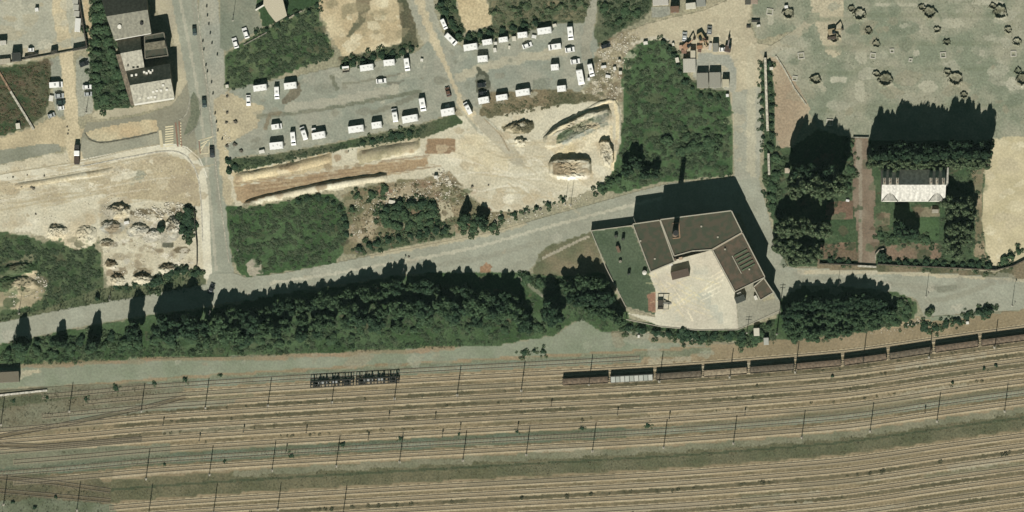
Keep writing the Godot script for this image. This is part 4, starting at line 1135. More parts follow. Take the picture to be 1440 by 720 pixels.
func make_wagon(cargo: int) -> Node3D:      # 18.4 m, open high-sided goods wagon
	var t := Node3D.new()
	var body := mat("wagon_%d" % cargo, [112, 122, 138, 104][cargo], [96, 120, 120, 92][cargo], [74, 108, 96, 72][cargo], 0.8)
	var dark := mat("wagon_steel", 66, 58, 48, 0.7, 0.2)
	var st := ms(); box(st, Vector3(0, 0.95, 0), Vector3(18.4, 0.3, 2.5)); commit("chassis", st, dark, t)
	for z in [-1.36, 1.36]:
		st = ms(); box(st, Vector3(0, 1.2, z), Vector3(18.4, 1.35, 0.12)); var s := commit("side", st, body, t)
		for k in 11:
			st = ms(); box(st, Vector3(-8.6 + k * 1.72, 1.2, z * 1.06), Vector3(0.14, 1.3, 0.1)); commit("rib", st, body, s)
	for x in [-9.14, 9.14]:
		st = ms(); box(st, Vector3(x, 1.2, 0), Vector3(0.12, 1.35, 2.6)); commit("end", st, body, t)
		st = ms(); tube(st, Vector3(x, 1.05, 0), Vector3(x * 1.05, 1.05, 0), 0.14, 0.14, 6); commit("coupler", st, dark, t)
		for z in [-0.85, 0.85]:
			st = ms(); tube(st, Vector3(x, 1.05, z), Vector3(x * 1.04, 1.05, z), 0.12, 0.18, 8); commit("buffer", st, dark, t)
	for x in [-6.4, 6.4]:
		st = ms(); box(st, Vector3(x, 0.5, 0), Vector3(3.0, 0.4, 1.9)); var bg := commit("bogie", st, dark, t)
		for dx in [-0.95, 0.95]:
			for z in [-0.75, 0.75]:
				st = ms(); tube(st, Vector3(x + dx, 0.82, z - 0.07), Vector3(x + dx, 0.82, z + 0.07), 0.46, 0.46, 12); commit("wheel", st, dark, bg)
	if cargo == 1:      # pale ribbed covers, each a panel
		for k in 9:
			st = ms(); box(st, Vector3(-8.1 + k * 2.03, 2.3, 0), Vector3(1.9, 0.22, 2.5), 0.0, 0.9); commit("cover_panel", st, mat("cover_%d" % (k % 3), [206, 186, 214][k % 3], [206, 188, 212][k % 3], [190, 172, 196][k % 3], 0.6), t)
	else:      # a heaped load
		st = SurfaceTool.new(); st.begin(Mesh.PRIMITIVE_TRIANGLES); st.set_smooth_group(0)
		var n := 24
		var g := []
		for i in n + 1:
			var r := []
			for j in 5:
				r.append(Vector3(-9.05 + 18.1 * i / n, 2.1 + (0.35 if j in [1, 2, 3] else 0.0) * rng.randf_range(0.3, 1.0), -1.28 + 0.64 * j))
			g.append(r)
		for i in n:
			for j in 4:
				for v in [g[i][j], g[i][j + 1], g[i + 1][j + 1], g[i][j], g[i + 1][j + 1], g[i + 1][j]]: st.add_vertex(v)
		commit("cargo", st, mat("cargo_%d" % cargo, [142, 0, 186, 128][cargo], [122, 0, 168, 114][cargo], [98, 0, 136, 92][cargo], 0.95, 0.0, 2), t)
	return t

func build_trains() -> void:
	var protos := [make_wagon(0), make_wagon(1), make_wagon(2), make_wagon(3)]
	var ends := [791, 855, 858, 918, 922, 986, 989, 1050, 1054, 1116, 1119, 1182, 1186, 1246, 1250, 1310, 1314, 1375, 1379, 1442]
	var kinds := [0, 1, 3, 2, 3, 0, 0, 3, 0, 0]
	var looks := ["brown open goods wagon at the west end of the long train", "goods wagon with whitish ribbed covers, second of the long train", "brown open wagon just behind the one with whitish covers", "tan-loaded open wagon below the walled compound's south-east corner", "dark brown open wagon right after the tan-loaded one",
		"brown open wagon south of the wood east of the compound, sixth of the train", "brown open wagon below the sandy bank, seventh of the train", "dark brown open wagon, eighth of the long train from the west", "brown open wagon, next to last in view in the long train", "brown open wagon of the long train at the right edge of the view"]
	for i in 10:
		var x: float = (ends[i * 2] + ends[i * 2 + 1]) / 2.0
		var o := dup(protos[kinds[i]], "goods_wagon", looks[i], G(x, rail_y(x) + 2.0, 0.02), rail_turn(x), Vector3((ends[i * 2 + 1] - ends[i * 2]) * S / 18.6, 1, 1), "wagons of the long goods train")
		o.set_meta("category", "goods wagon")
	# the two empty frame wagons
	var t := Node3D.new()
	var dark := mat("frame_wagon", 58, 56, 46, 0.8, 0.2)
	var st := ms()
	for z in [-1.2, 1.2]: box(st, Vector3(0, 1.0, z), Vector3(18.2, 0.35, 0.25))
	box(st, Vector3(0, 1.02, 0), Vector3(18.2, 0.3, 0.5))
	commit("chassis", st, dark, t)
	for k in 13:
		st = ms(); box(st, Vector3(-9.0 + k * 1.5, 1.05, 0), Vector3(0.4, 0.24, 2.3)); commit("cross_beam", st, dark, t)
	for k in 9:
		for z in [-1.3, 1.3]:
			st = ms(); box(st, Vector3(-9.0 + k * 2.25, 1.2, z), Vector3(0.22, 1.5, 0.18)); commit("stanchion", st, dark, t)
	for z in [-1.3, 1.3]:
		st = ms(); box(st, Vector3(0, 2.6, z), Vector3(18.2, 0.18, 0.22)); commit("top_rail", st, dark, t)
	for k in 7:
		st = ms(); box(st, Vector3(-7.8 + k * 2.6, 2.6, 0), Vector3(0.5, 0.14, 2.6)); commit("top_beam", st, dark, t)
	for x in [-5.2, -3.8, -2.4, 0.6, 2.0]:
		st = ms(); bevel_box(st, Vector3(x, 1.3, -0.55), Vector3(0.95, 0.9, 0.9), 0.08); commit("pale_fitting", st, mat("pale_steel", 176, 178, 172), t)
	for x in [-6.4, 6.4]:
		st = ms(); box(st, Vector3(x, 0.5, 0), Vector3(3.0, 0.45, 2.0)); var bg := commit("bogie", st, dark, t)
		for dx in [-0.95, 0.95]:
			for z in [-0.75, 0.75]:
				st = ms(); tube(st, Vector3(x + dx, 0.82, z - 0.07), Vector3(x + dx, 0.82, z + 0.07), 0.46, 0.46, 12); commit("wheel", st, dark, bg)
	for i in 2:
		var x: float = [467.0, 531.0][i]
		var o := dup(t, "frame_wagon", ["dark empty frame wagon, the left one of the standing pair", "dark empty frame wagon, the right one of the standing pair"][i], G(x, rail_y(x) - 14.5, 0.02), rail_turn(x), Vector3.ONE, "pair of dark frame wagons")
		o.set_meta("category", "frame wagon")

func make_mast() -> Node3D:
	var t := Node3D.new()
	var st := ms(); box(st, Vector3(0, 0, 0.15), Vector3(1.0, 0.35, 1.1), 0.0, 0.9); commit("concrete_base", st, mat("mast_base", 190, 182, 160), t)
	var m := mat("mast_steel", 108, 106, 92, 0.6, 0.3)
	st = ms()
	for x in [-0.13, 0.13]: bar(st, Vector3(x, 0.3, 0), Vector3(x * 0.6, 10.4, 0), 0.08, 0.16)
	for k in 9: bar(st, Vector3(-0.15, 0.6 + k * 1.1, 0), Vector3(0.14, 1.4 + k * 1.1, 0), 0.05, 0.05)
	commit("column", st, m, t)
	st = ms(); bar(st, Vector3(0, 7.0, 0), Vector3(0.1, 7.6, 2.9), 0.07, 0.07); bar(st, Vector3(0, 5.6, 0), Vector3(0.1, 7.3, 2.0), 0.05, 0.05); commit("cantilever", st, m, t)
	st = ms(); tube(st, Vector3(0.02, 7.02, 0.12), Vector3(0.04, 7.12, 0.6), 0.1, 0.1, 6); commit("insulator", st, mat("insulator", 92, 70, 58, 0.3), t)
	return t

func build_masts() -> void:
	var mast := make_mast()
	var rows := [["north row, above the long train", [2, 597, 98, 578, 199, 578, 289, 573, 377, 570, 467, 565, 555, 560, 643, 555, 733, 549, 828, 540, 927, 536, 1026, 530, 1118, 523, 1213, 509, 1306, 502, 1398, 488]],
		["row above the grass strip", [206, 673, 295, 667, 383, 661, 473, 655, 562, 649, 651, 647, 740, 639, 833, 634, 933, 629, 1031, 623, 1127, 615, 1223, 606, 1317, 592, 1412, 578]],
		["row near the bottom edge", [6, 709, 109, 717, 210, 722, 301, 720, 391, 716, 483, 722]]]
	for r in rows:
		var a: Array = r[1]
		for i in range(0, a.size(), 2):
			var o := dup(mast, "catenary_mast", "slim dark catenary mast, %s from the left in the %s" % [ORD[i / 2], r[0]], G(a[i], a[i + 1]), 0.0, Vector3(1.0, rng.randf_range(0.95, 1.06), 1.0), "catenary masts in three rows")
			o.set_meta("category", "catenary mast")
	var post := Node3D.new()
	var st := ms(); tube(st, Vector3.ZERO, Vector3(0, 2.4, 0), 0.12, 0.1, 6); commit("post", st, mat("mast_steel", 108, 106, 92), post)
	st = ms(); bevel_box(st, Vector3(0, 2.0, 0.1), Vector3(0.5, 1.0, 0.4), 0.08); commit("signal_box", st, mat("signal_case", 60, 60, 54), post)
	var spots := [[230, 597], [281, 619], [343, 607], [431, 608], [403, 634], [518, 618], [547, 588], [612, 589], [647, 604], [728, 603], [775, 571], [868, 583], [941, 588], [1047, 583], [622, 614], [1300, 580]]
	for i in spots.size():
		var o := dup(post, "track_signal", "short dark signal post between the tracks, %s from the left" % ORD[_rank(spots, i)], G(spots[i][0], spots[i][1]), 0.0, Vector3.ONE, "short posts between the tracks")
		o.set_meta("category", "signal post")

func _rank(a: Array, i: int) -> int:
	var k := 0
	for b in a:
		if b[0] < a[i][0]: k += 1
	for j in i:
		if a[j][0] == a[i][0]: k += 1
	return k

# ---------------------------------------------------------------- buildings
func moss_mat(key: String, ca: Array, cb: Array) -> StandardMaterial3D:
	if mats.has(key): return mats[key]
	var n := FastNoiseLite.new()
	n.seed = ca[0]; n.frequency = 0.025; n.fractal_octaves = 5
	var d := n.get_seamless_image(256, 256).get_data()
	var a := alb(ca[0], ca[1], ca[2]); var b := alb(cb[0], cb[1], cb[2])
	var out := PackedByteArray()
	for v in d:
		var c := a.lerp(b, smoothstep(0.3, 0.7, v / 255.0))
		out.append(int(c.r * 255)); out.append(int(c.g * 255)); out.append(int(c.b * 255))
	var m := StandardMaterial3D.new()
	m.resource_name = key; m.roughness = 0.95
	m.albedo_texture = ImageTexture.create_from_image(Image.create_from_data(256, 256, false, Image.FORMAT_RGB8, out))
	m.uv1_triplanar = true; m.uv1_world_triplanar = true; m.uv1_scale = Vector3.ONE * 0.045
	mats[key] = m
	return m

func ground_prism(called: String, pg: PackedVector2Array, y: float, parent: Node) -> void:
	var st := ms()
	var t := Geometry2D.triangulate_polygon(pg)
	for k in t: ground_vertex(st, G2(pg[k], y))
	put(called, st.commit(), ground_mat, parent)

func flat_wing(t: Node3D, pg: PackedVector2Array, y0: float, y1: float, roof: Material, wall_m: Material, edge: Material) -> void:
	var st := ms(); prism(st, pg, y0, y1 - 0.35); commit("wing", st, wall_m, t)
	st = ms()
	var inner := Geometry2D.offset_polygon(pg, -0.7)[0]
	var tr := Geometry2D.triangulate_polygon(inner)
	for k in tr: st.add_vertex(G2(inner[k], y1 - 0.33))
	commit("roof", st, roof, t)
	for i in pg.size():
		st = ms()
		var a := G2(pg[i], y1 - 0.14); var b := G2(pg[(i + 1) % pg.size()], y1 - 0.14)
		var d := (b - a).normalized()
		bar(st, a + d * 0.1, b - d * 0.1, 0.42, 0.42 + 0.01 * i)
		commit("parapet", st, edge, t)
	# windows along each wall
	for i in pg.size():
		var a := G2(pg[i]); var b := G2(pg[(i + 1) % pg.size()])
		var n := int(a.distance_to(b) / 3.2)
		for fl in int((y1 - y0 - 1.0) / 3.0):
			for k in n:
				var p := a.lerp(b, (k + 0.5) / n)
				st = ms(); box(st, p + Vector3(0, y0 + 1.0 + fl * 3.0, 0), Vector3(1.6, 1.4, 0.12), atan2(-(b - a).z, (b - a).x)); commit("window", st, mat("window_glass", 46, 54, 56, 0.15, 0.0, 0), t)

func build_compound() -> void:
	var conc := mat("concrete_wall", 176, 168, 146, 0.9, 0.0, 2)
	var edge := mat("parapet_pale", 190, 182, 158, 0.85)
	var roof_a := moss_mat("roof_moss", [80, 73, 55], [64, 69, 49])
	var roof_b := moss_mat("roof_brown", [94, 80, 62], [76, 72, 54])
	var yh := 3.0
	# raised lawn and yard behind retaining walls
	var t := thing("raised_terrace", "raised lawn terrace with a pale retaining wall, west of the flat-roofed building", "terrace")
	var pg := poly([831, 325, 889, 317.5, 913.5, 384, 923, 410, 921, 446, 880, 432])
	var st := ms(); prism(st, pg, 0, yh - 0.01); commit("retaining_wall", st, conc, t)
	ground_prism("lawn", pg, yh, t)
	for e in [[831, 325, 889, 317.5], [831, 325, 852, 377], [852, 377, 880, 432]]:
		st = ms(); bar(st, G(e[0], e[1], yh + 0.2), G(e[2], e[3], yh + 0.2), 0.3, 0.42); commit("coping", st, edge, t)
	t = thing("courtyard", "pale paved yard enclosed by the flat-roofed building, raised on retaining walls", "courtyard")
	pg = poly([913.5, 384, 948, 366, 1000, 352, 1027, 300, 1090, 414, 1096, 424, 1097, 436, 1037.5, 463.5, 979, 464, 928, 459, 880.5, 449, 880, 432.4, 921, 446.4, 923, 410.2])
	st = ms(); prism(st, pg, 0, yh - 0.012); commit("retaining_wall", st, conc, t)
	ground_prism("paving", pg, yh - 0.003, t)
	for e in [[880, 449.5, 928, 459.5], [928, 459.5, 979, 464.5], [979, 464.5, 1037, 464], [1037, 464, 1097, 436.5]]:
		st = ms(); bar(st, G(e[0], e[1], yh + 0.08), G(e[2], e[3], yh + 0.08), 0.3, 0.2); commit("coping", st, edge, t)
	# the building
	var b := thing("flat_roofed_building", "large angular flat-roofed building with mossy brown roofs round a pale yard", "building")
	flat_wing(b, poly([889, 316.5, 927, 311, 947.5, 369.5, 914, 383.5]), yh, 10.2, roof_a, conc, edge)
	flat_wing(b, poly([927.5, 310.5, 1027, 298, 1042, 328.5, 1000, 352.5, 972, 354.5, 947, 361.5]), yh, 12.6, roof_a, conc, edge)
	flat_wing(b, poly([1000.6, 353, 1042.4, 329.2, 1074, 391, 1032, 411.5]), yh, 12.2, roof_b, conc, edge)
	flat_wing(b, poly([1058.5, 404.5, 1073, 392, 1086.5, 412, 1068, 423]), yh, 8.0, roof_b, conc, edge)
	st = ms(); bar(st, G(1000, 352.5, 12.5), G(1042, 328.8, 12.5), 0.6, 0.3); commit("roof_kerb", st, mat("terracotta_trim", 176, 142, 108), b)
	for k in 5:
		var o := Vector2(2.7 * k, 5.0 * k)
		st = ms(); bar(st, G(1031 + o.x, 362 + o.y, 12.1), G(1049 + o.x, 352.5 + o.y, 12.1), 0.55, 0.4); commit("roof_light", st, mat("roof_light_green", 104, 118, 88, 0.4), b)
	st = ms(); bar(st, G(1028, 361, 12.05), G(1041, 386, 12.05), 0.3, 0.3); commit("roof_pipe", st, edge, b)
	for p in [[945, 316, 953.5, 315], [953.5, 315, 955, 336], [945, 337, 955, 336]]:
		st = ms(); bar(st, G(p[0], p[1], 12.55), G(p[2], p[3], 12.55), 0.35, 0.35); commit("roof_kerb", st, mat("terracotta_trim", 176, 142, 108), b)
	for p in [[985, 320], [1008, 335], [900, 340], [920, 365], [1052, 380], [1018, 352]]:
		st = ms(); bevel_box(st, G(p[0], p[1], (9.8 if p[0] < 930 else 12.2)), Vector3(0.7, 0.5, 0.7), 0.1); commit("roof_vent", st, edge, b)
	var ch := thing("chimney_stack", "tall slim chimney rising from the north wing, its long shadow crossing the road", "chimney", G(948, 331, 12.25))
	st = ms(); tube(st, Vector3.ZERO, Vector3(0, 15.0, 0), 1.25, 0.95, 16); commit("shaft", st, mat("chimney_brick", 150, 128, 104, 0.9, 0.0, 2), ch)
	st = ms(); tube(st, Vector3(0, 14.6, 0), Vector3(0, 15.2, 0), 1.15, 1.15, 16); commit("rim", st, mat("soot", 48, 46, 42), ch)
	# in the yard
	container("yard_shelter", "dark brown flat-roofed shelter standing in the pale yard near the west wing", "shelter", 956, 386, 25, 11, 14, 2.8, [98, 80, 64], 4, "", yh)
	container("yard_shelter", "dark open shelter against the east wing's end at the grey yard corner", "shelter", 1040, 421, 14, 9, 22, 2.6, [70, 74, 62], 3, "", yh)
	for p in [[943, 372, "white"], [957, 364, "cream"], [948, 365.5, "brown"]]:
		container("storage_box", {"white": "white box between the west wing and the brown shelter", "cream": "cream box by the north wing's foot", "brown": "brown box by the corner of the west and north wings"}[p[2]], "box", p[0], p[1], 5, 4, 12, 1.6, {"white": [236, 230, 214], "cream": [190, 166, 136], "brown": [112, 90, 72]}[p[2]], 0, "", yh)
	container("storage_box", "white cabinet beside the small square annexe roof", "box", 1062, 419, 4, 6, 22, 1.6, [230, 224, 206], 0, "", yh)
	container("storage_box", "white cabinet under the end wall of the east wing", "box", 1039, 413.5, 6, 3.5, 22, 1.5, [232, 226, 208], 0, "", yh)
	# play frame on the yard's west edge
	var pf := thing("climbing_tower", "dark wooden climbing frame on the west edge of the pale yard", "climbing frame", G(932, 429, yh))
	for x in [-2.2, 0.0, 2.2]:
		for z in [-1.8, 1.8]:
			st = ms(); bevel_box(st, Vector3(x, 0, z), Vector3(0.22, 2.6, 0.22), 0.04); commit("post", st, mat("dark_wood", 74, 66, 52), pf)
	for z in [-1.8, 1.8]:
		st = ms(); bar(st, Vector3(-2.4, 2.55, z), Vector3(2.4, 2.55, z), 0.24, 0.2); commit("beam", st, mat("dark_wood", 74, 66, 52), pf)
	st = ms(); box(st, Vector3(-1.1, 1.4, 0), Vector3(2.2, 0.15, 3.4)); commit("platform", st, mat("dark_wood", 74, 66, 52), pf)
	st = ms(); bar(st, Vector3(0.1, 1.5, -0.6), Vector3(3.6, 0.2, -0.6), 0.7, 0.08); commit("slide", st, mat("slide_grey", 158, 154, 140), pf)
	pole("yard_post", "slim dark post at the yard's south-west corner", "post", 929, 457, 4.0, 0.09, [70, 70, 62], 0)
	# shapes on the lawn
	var lawn_things := [[869, 351, 4.0, 1.8, [122, 98, 74], "brown play bench on the lawn terrace"], [876, 337, 1.2, 2.4, [64, 66, 52], "dark climbing post on the lawn terrace, the northern one"], [866, 333, 1.6, 1.6, [72, 74, 58], "dark small play house on the lawn terrace"], [884, 386, 1.0, 2.2, [60, 66, 50], "dark lone post low on the lawn terrace"], [872, 368, 1.4, 1.2, [150, 144, 122], "pale boulder seat on the lawn terrace"]]
	for l in lawn_things:
		container("play_equipment", l[5], "play equipment", l[0], l[1], l[2] / S * 0.7, 4, -70, l[3], l[4], 0, "", yh)
	var tank := thing("water_tank", "white round tank at the foot of the west wing, beside the lawn", "tank", G(906, 384, yh))
	st = ms(); tube(st, Vector3.ZERO, Vector3(0, 1.6, 0), 0.95, 0.95, 16); commit("drum", st, mat("tank_white", 236, 230, 212), tank)
	st = ms(); tube(st, Vector3(0, 1.6, 0), Vector3(0, 1.85, 0), 0.9, 0.3, 16); commit("lid", st, mat("tank_white", 236, 230, 212), tank)

func build_houses() -> void:
	var wall_m := mat("render_wall", 178, 168, 144, 0.9, 0.0, 2)
	var tile := mat("slate_roof", 150, 146, 124, 0.8, 0.0, 2)
	var pale := mat("pale_roof", 192, 186, 162, 0.75, 0.0, 2)
	var trim := mat("white_trim", 238, 232, 214, 0.6, 0.0, 0)
	var st: SurfaceTool
	var t := thing("pitched_roof_block", "northern grey pitched-roof block with two round vents, beside the avenue", "building")
	gable(t, poly([143, -5, 205, -14, 153, 26, 209, 17, 163, 57, 213, 48]), 8.0, 15.0, wall_m, tile)
	for p in [[170, 39.5, 1.0, 0], [201, 35, 0.8, 1]]:
		st = ms(); tube(st, G(p[0], p[1], 11.5), G(p[0], p[1], 13.0), p[2], p[2] * 0.8, 12); commit("roof_vent", st, [trim, mat("soot", 48, 46, 42)][p[3]], t)
	st = ms(); bar(st, G(163, 57.6, 8.0), G(213, 48.6, 8.0), 0.3, 0.3); commit("gutter", st, trim, t)
	t = thing("pitched_roof_block", "small pale pitched-roof block between the two larger ones west of the avenue", "building")
	gable(t, poly([165.5, 58.5, 197.5, 53, 172, 77, 200, 72, 178, 100, 203, 95]), 6.5, 11.5, wall_m, pale)
	st = ms(); tube(st, G(181, 94, 7.5), G(181, 94, 9.0), 0.3, 0.25, 8); commit("flue", st, mat("soot", 48, 46, 42), t)
	t = thing("pitched_roof_block", "southern pitched-roof block dotted with white roof windows, at the fork of the avenue", "building")
	gable(t, poly([179, 101.5, 239, 91, 185.5, 122, 241, 113, 190, 147.5, 245.5, 138.5]), 6.5, 12.0, wall_m, pale)
	for p in [[187, 108], [193, 107], [204, 103], [210, 101.5], [215, 100.5], [207.5, 104.5], [213, 103.5]]:
		var f: float = (p[1] - 96.0) / 21.0
		st = ms(); box(st, G(p[0], p[1], 7.1 + 5.0 * clampf(f, 0, 1)), Vector3(0.9, 0.5, 0.9)); commit("roof_window", st, trim, t)
	for p in [[217, 131], [222, 129.5], [228, 129], [236, 128], [231, 122], [198, 138.5], [210, 139], [214, 138], [219, 138]]:
		var f: float = (143.0 - p[1]) / 26.0
		st = ms(); box(st, G(p[0], p[1], 6.8 + 5.2 * clampf(f, 0, 1)), Vector3(1.0, 0.5, 0.9)); commit("roof_window", st, trim, t)
	st = ms(); bar(st, G(190, 148.4, 6.6), G(245.5, 139.6, 6.6), 0.7, 0.35); commit("gutter", st, trim, t)
	t = thing("flat_roofed_block", "small flat-roofed block with a pale raised middle, east of the pitched roofs", "building")
	flat_wing(t, poly([203.8, 52, 231, 46.8, 237, 79, 205, 83.5]), 0, 7.0, moss_mat("roof_dark", [74, 72, 56], [58, 64, 48]), wall_m, mat("parapet_dull", 128, 122, 102))
	st = ms(); prism(st, poly([204.8, 62, 232.6, 58, 234.5, 68.5, 205.5, 72]), 6.65, 8.0); commit("raised_roof", st, mat("raised_grey", 146, 138, 112, 0.9, 0.0, 2), t)
	t = thing("lean_to", "long narrow grey-brown lean-to along the west side of the pitched-roof blocks", "lean-to")
	st = ms(); prism(st, poly([163.5, 77.5, 171, 76.5, 189.5, 147.5, 185, 148.5]), 0, 3.0); commit("wall", st, wall_m, t)
	st = ms(); prism(st, poly([163, 77, 171.3, 76, 190, 148, 184.5, 149]), 3.0, 3.2); commit("roof", st, mat("lean_roof", 150, 136, 112, 0.9, 0.0, 2), t)
	t = thing("flat_roofed_house", "pale flat-roofed building cut by the top edge, south-east of the car lot", "building")
	var hp := poly([374, -30, 388, -36, 403, 22, 388, 31, 378.5, 19, 371, 6])
	st = ms(); prism(st, hp, 0, 4.2); commit("wall", st, wall_m, t)
	st = ms(); prism(st, Geometry2D.offset_polygon(hp, 0.6)[0], 4.2, 4.5); commit("roof", st, mat("beige_roof", 216, 204, 174, 0.9), t)
	st = ms(); bar(st, G(359, 14, 1.0), G(372, 6, 1.0), 0.5, 2.0); commit("entrance_wall", st, trim, t)
	# the old house with its pale roof
	t = thing("old_house", "long old house with a pale roof, two front gables and tall chimneys", "house")
	var hr := mat("house_roof", 236, 230, 212, 0.65, 0.0, 2)
	gable(t, poly([1239, 240, 1327, 240, 1239, 261.5, 1327, 261.5, 1239, 283, 1327, 283]), 6.0, 10.9, wall_m, hr)
	for x in [1250.0, 1316.0]:      # cross gables that face south
		st = ms()
		var a := G(x - 11, 283.5, 6.0); var b := G(x + 11, 283.5, 6.0); var top := G(x, 284, 8.6); var back := G(x, 269.5, 8.9)
		for v in [a, top, back, b, back, top]: st.add_vertex(v)
		for v in [a, b, top]: st.add_vertex(v)
		quad(st, a - Vector3(0, 6, 0), a, b, b - Vector3(0, 6, 0))
		commit("front_gable", st, hr, t)
		for s in [-1, 1]:
			st = ms(); bar(st, G(x + s * 11.2, 284, 6.1), G(x, 269.2, 9.0), 0.35, 0.3); commit("valley_trim", st, mat("valley_lead", 84, 82, 70), t)
		for k in 2:
			st = ms(); box(st, G(x - 3.5 + 7 * k, 284, 1.2), Vector3(1.0, 1.8, 0.15)); commit("window", st, mat("window_glass", 46, 54, 56, 0.15, 0.0, 0), t)
	for p in [1241.5, 1249.5, 1259.5, 1306.5, 1315.0, 1324.0]:
		st = ms(); bevel_box(st, G(p, 256.5, 8.5), Vector3(1.1, 4.2, 2.9), 0.12)
		var c := commit("chimney", st, mat("chimney_white", 196, 188, 164, 0.9, 0.0, 2), t)
		for k in 2:
			st = ms(); tube(st, G(p, 254.5 + k * 4, 12.6), G(p, 254.5 + k * 4, 13.3), 0.2, 0.16, 8); commit("chimney_pot", st, mat("clay_pot", 148, 104, 80), c)
	for k in 6:
		st = ms(); box(st, G(1264 + k * 7.6, 283.2, 1.2), Vector3(1.0, 1.9, 0.15)); commit("window", st, mat("window_glass", 46, 54, 56, 0.15, 0.0, 0), t)
	st = ms(); box(st, G(1283, 283.2, 0), Vector3(1.3, 2.4, 0.2)); commit("door", st, mat("dark_wood", 74, 66, 52), t)
	st = ms(); bar(st, G(1238, 284, 6.0), G(1328, 284, 6.0), 0.25, 0.2); commit("gutter", st, trim, t)
	st = ms(); quad(st, G(1276, 263, 10.12), G(1276, 272, 8.4), G(1284, 272, 8.4), G(1284, 263, 10.12))
	wall("garden_wall", "short bright white wall just east of the old house", "wall", [1332, 236, 1331, 262], 1.1, 3.0, [226, 220, 200])
	# sheds and cabins
	container("shed", "grey-brown flat shed at the left edge above the white beam", "shed", 10, 530.5, 36, 15, 3, 3.2, [122, 112, 90], 0)
	wall("platform_edge", "long white concrete beam lying beside the tracks at the left edge", "concrete beam", [-60, 561, 0, 556, 67, 549], 0.8, 0.7, [240, 232, 210])
	for p in [[969.5, 92, 17.5, 19, [204, 198, 178], "pale ribbed site cabin, largest white one beside the scrub field"], [988, 113, 16, 21, [158, 154, 136], "left one of the two big grey ribbed site cabins"], [1005.5, 112.5, 16, 21.5, [164, 160, 142], "right one of the two big grey ribbed site cabins"]]:
		container("site_cabin", p[5], "site cabin", p[0], p[1], p[2], p[3], 1, 2.9, p[4], 6, "site cabins")
	container("site_cabin", "small cream cabin at the right end of the grey cabins", "site cabin", 1020.5, 117, 9.5, 11, 1, 2.9, [206, 196, 164], 3, "site cabins")
	container("site_cabin", "narrow cream cabin standing north of the largest white cabin", "site cabin", 974.5, 76, 7, 10, 0, 2.7, [214, 204, 176], 2, "site cabins")
	container("site_cabin", "grey square cabin among the machines", "site cabin", 1006.5, 66.5, 8, 12, 2, 2.5, [150, 148, 132], 2, "site cabins")
	container("site_cabin", "brown-roofed cabin at the top edge left of the speckled one", "site cabin", 949, 13, 12, 9, 3, 3.0, [132, 104, 80], 2, "site cabins")
	container("site_cabin", "white speckled cabin at the top edge", "site cabin", 971.5, 8, 14, 8.5, 6, 2.8, [226, 220, 196], 4, "site cabins")
	container("site_cabin", "grey cabin at the top edge right of the white speckled one", "site cabin", 986, 3, 13, 11, 4, 1.8, [156, 156, 142], 2, "site cabins")
	container("site_cabin", "white cluttered cabin at the top edge above the concrete slab", "site cabin", 929, 2, 22, 10, 3, 2.2, [206, 200, 184], 5, "site cabins")
	container("site_cabin", "pale box cabin at the top edge beside the sandy track", "site cabin", 1052, 2, 8, 8, 0, 2.0, [86, 84, 70], 2, "site cabins")
	container("site_cabin", "pinkish stack cabin at the top edge, north of the low dark bars", "site cabin", 1060, 1, 12, 8, 0, 1.6, [170, 150, 128], 3, "site cabins")
	container("storage_container", "white container standing along the dark yard wall in the north-west", "container", 109, 35, 8, 19, -4, 2.6, [244, 240, 226], 0, "containers of the north-west yard")
	for k in 3:
		container("storage_container", "pale grey container, %s from the top along the north-west yard wall" % ORD[k], "container", 105.5 + k * 0.9, 1 + k * 9.0, 8, 8, -4, 2.5, [196, 192, 174], 0, "containers of the north-west yard")
	container("storage_container", "dark green container in the fence line south of the gravel yard", "container", 23, 80, 13, 12, 4, 3.2, [56, 58, 48], 2, "containers of the north-west yard")
	container("storage_container", "white container at the left edge of the gravel yard", "container", 3, 60, 11, 6, 4, 2.6, [214, 208, 190], 0, "containers of the north-west yard")
	container("storage_container", "long pale open bay by the left edge, south of the gravel yard", "container", 4, 86, 20, 7, 5, 1.6, [196, 186, 160], 5, "containers of the north-west yard")
	container("technical_hut", "white technical hut below the courtyard's south-east corner", "hut", 1063.5, 467, 8, 11, 2, 2.4, [224, 216, 192], 0)
	container("technical_hut", "pale grey hut beside the pylon foot south of the compound", "hut", 1077, 480, 7, 10, 2, 2.2, [190, 188, 172], 0)
	container("garden_shed", "pale small shed in the green west end of the garden", "shed", 1107, 240, 7, 7, 0, 2.3, [206, 190, 162], 0)
	container("garden_shed", "pale low shed just south of the house front, east side", "shed", 1315, 297, 9, 5, 0, 1.8, [176, 168, 146], 0)

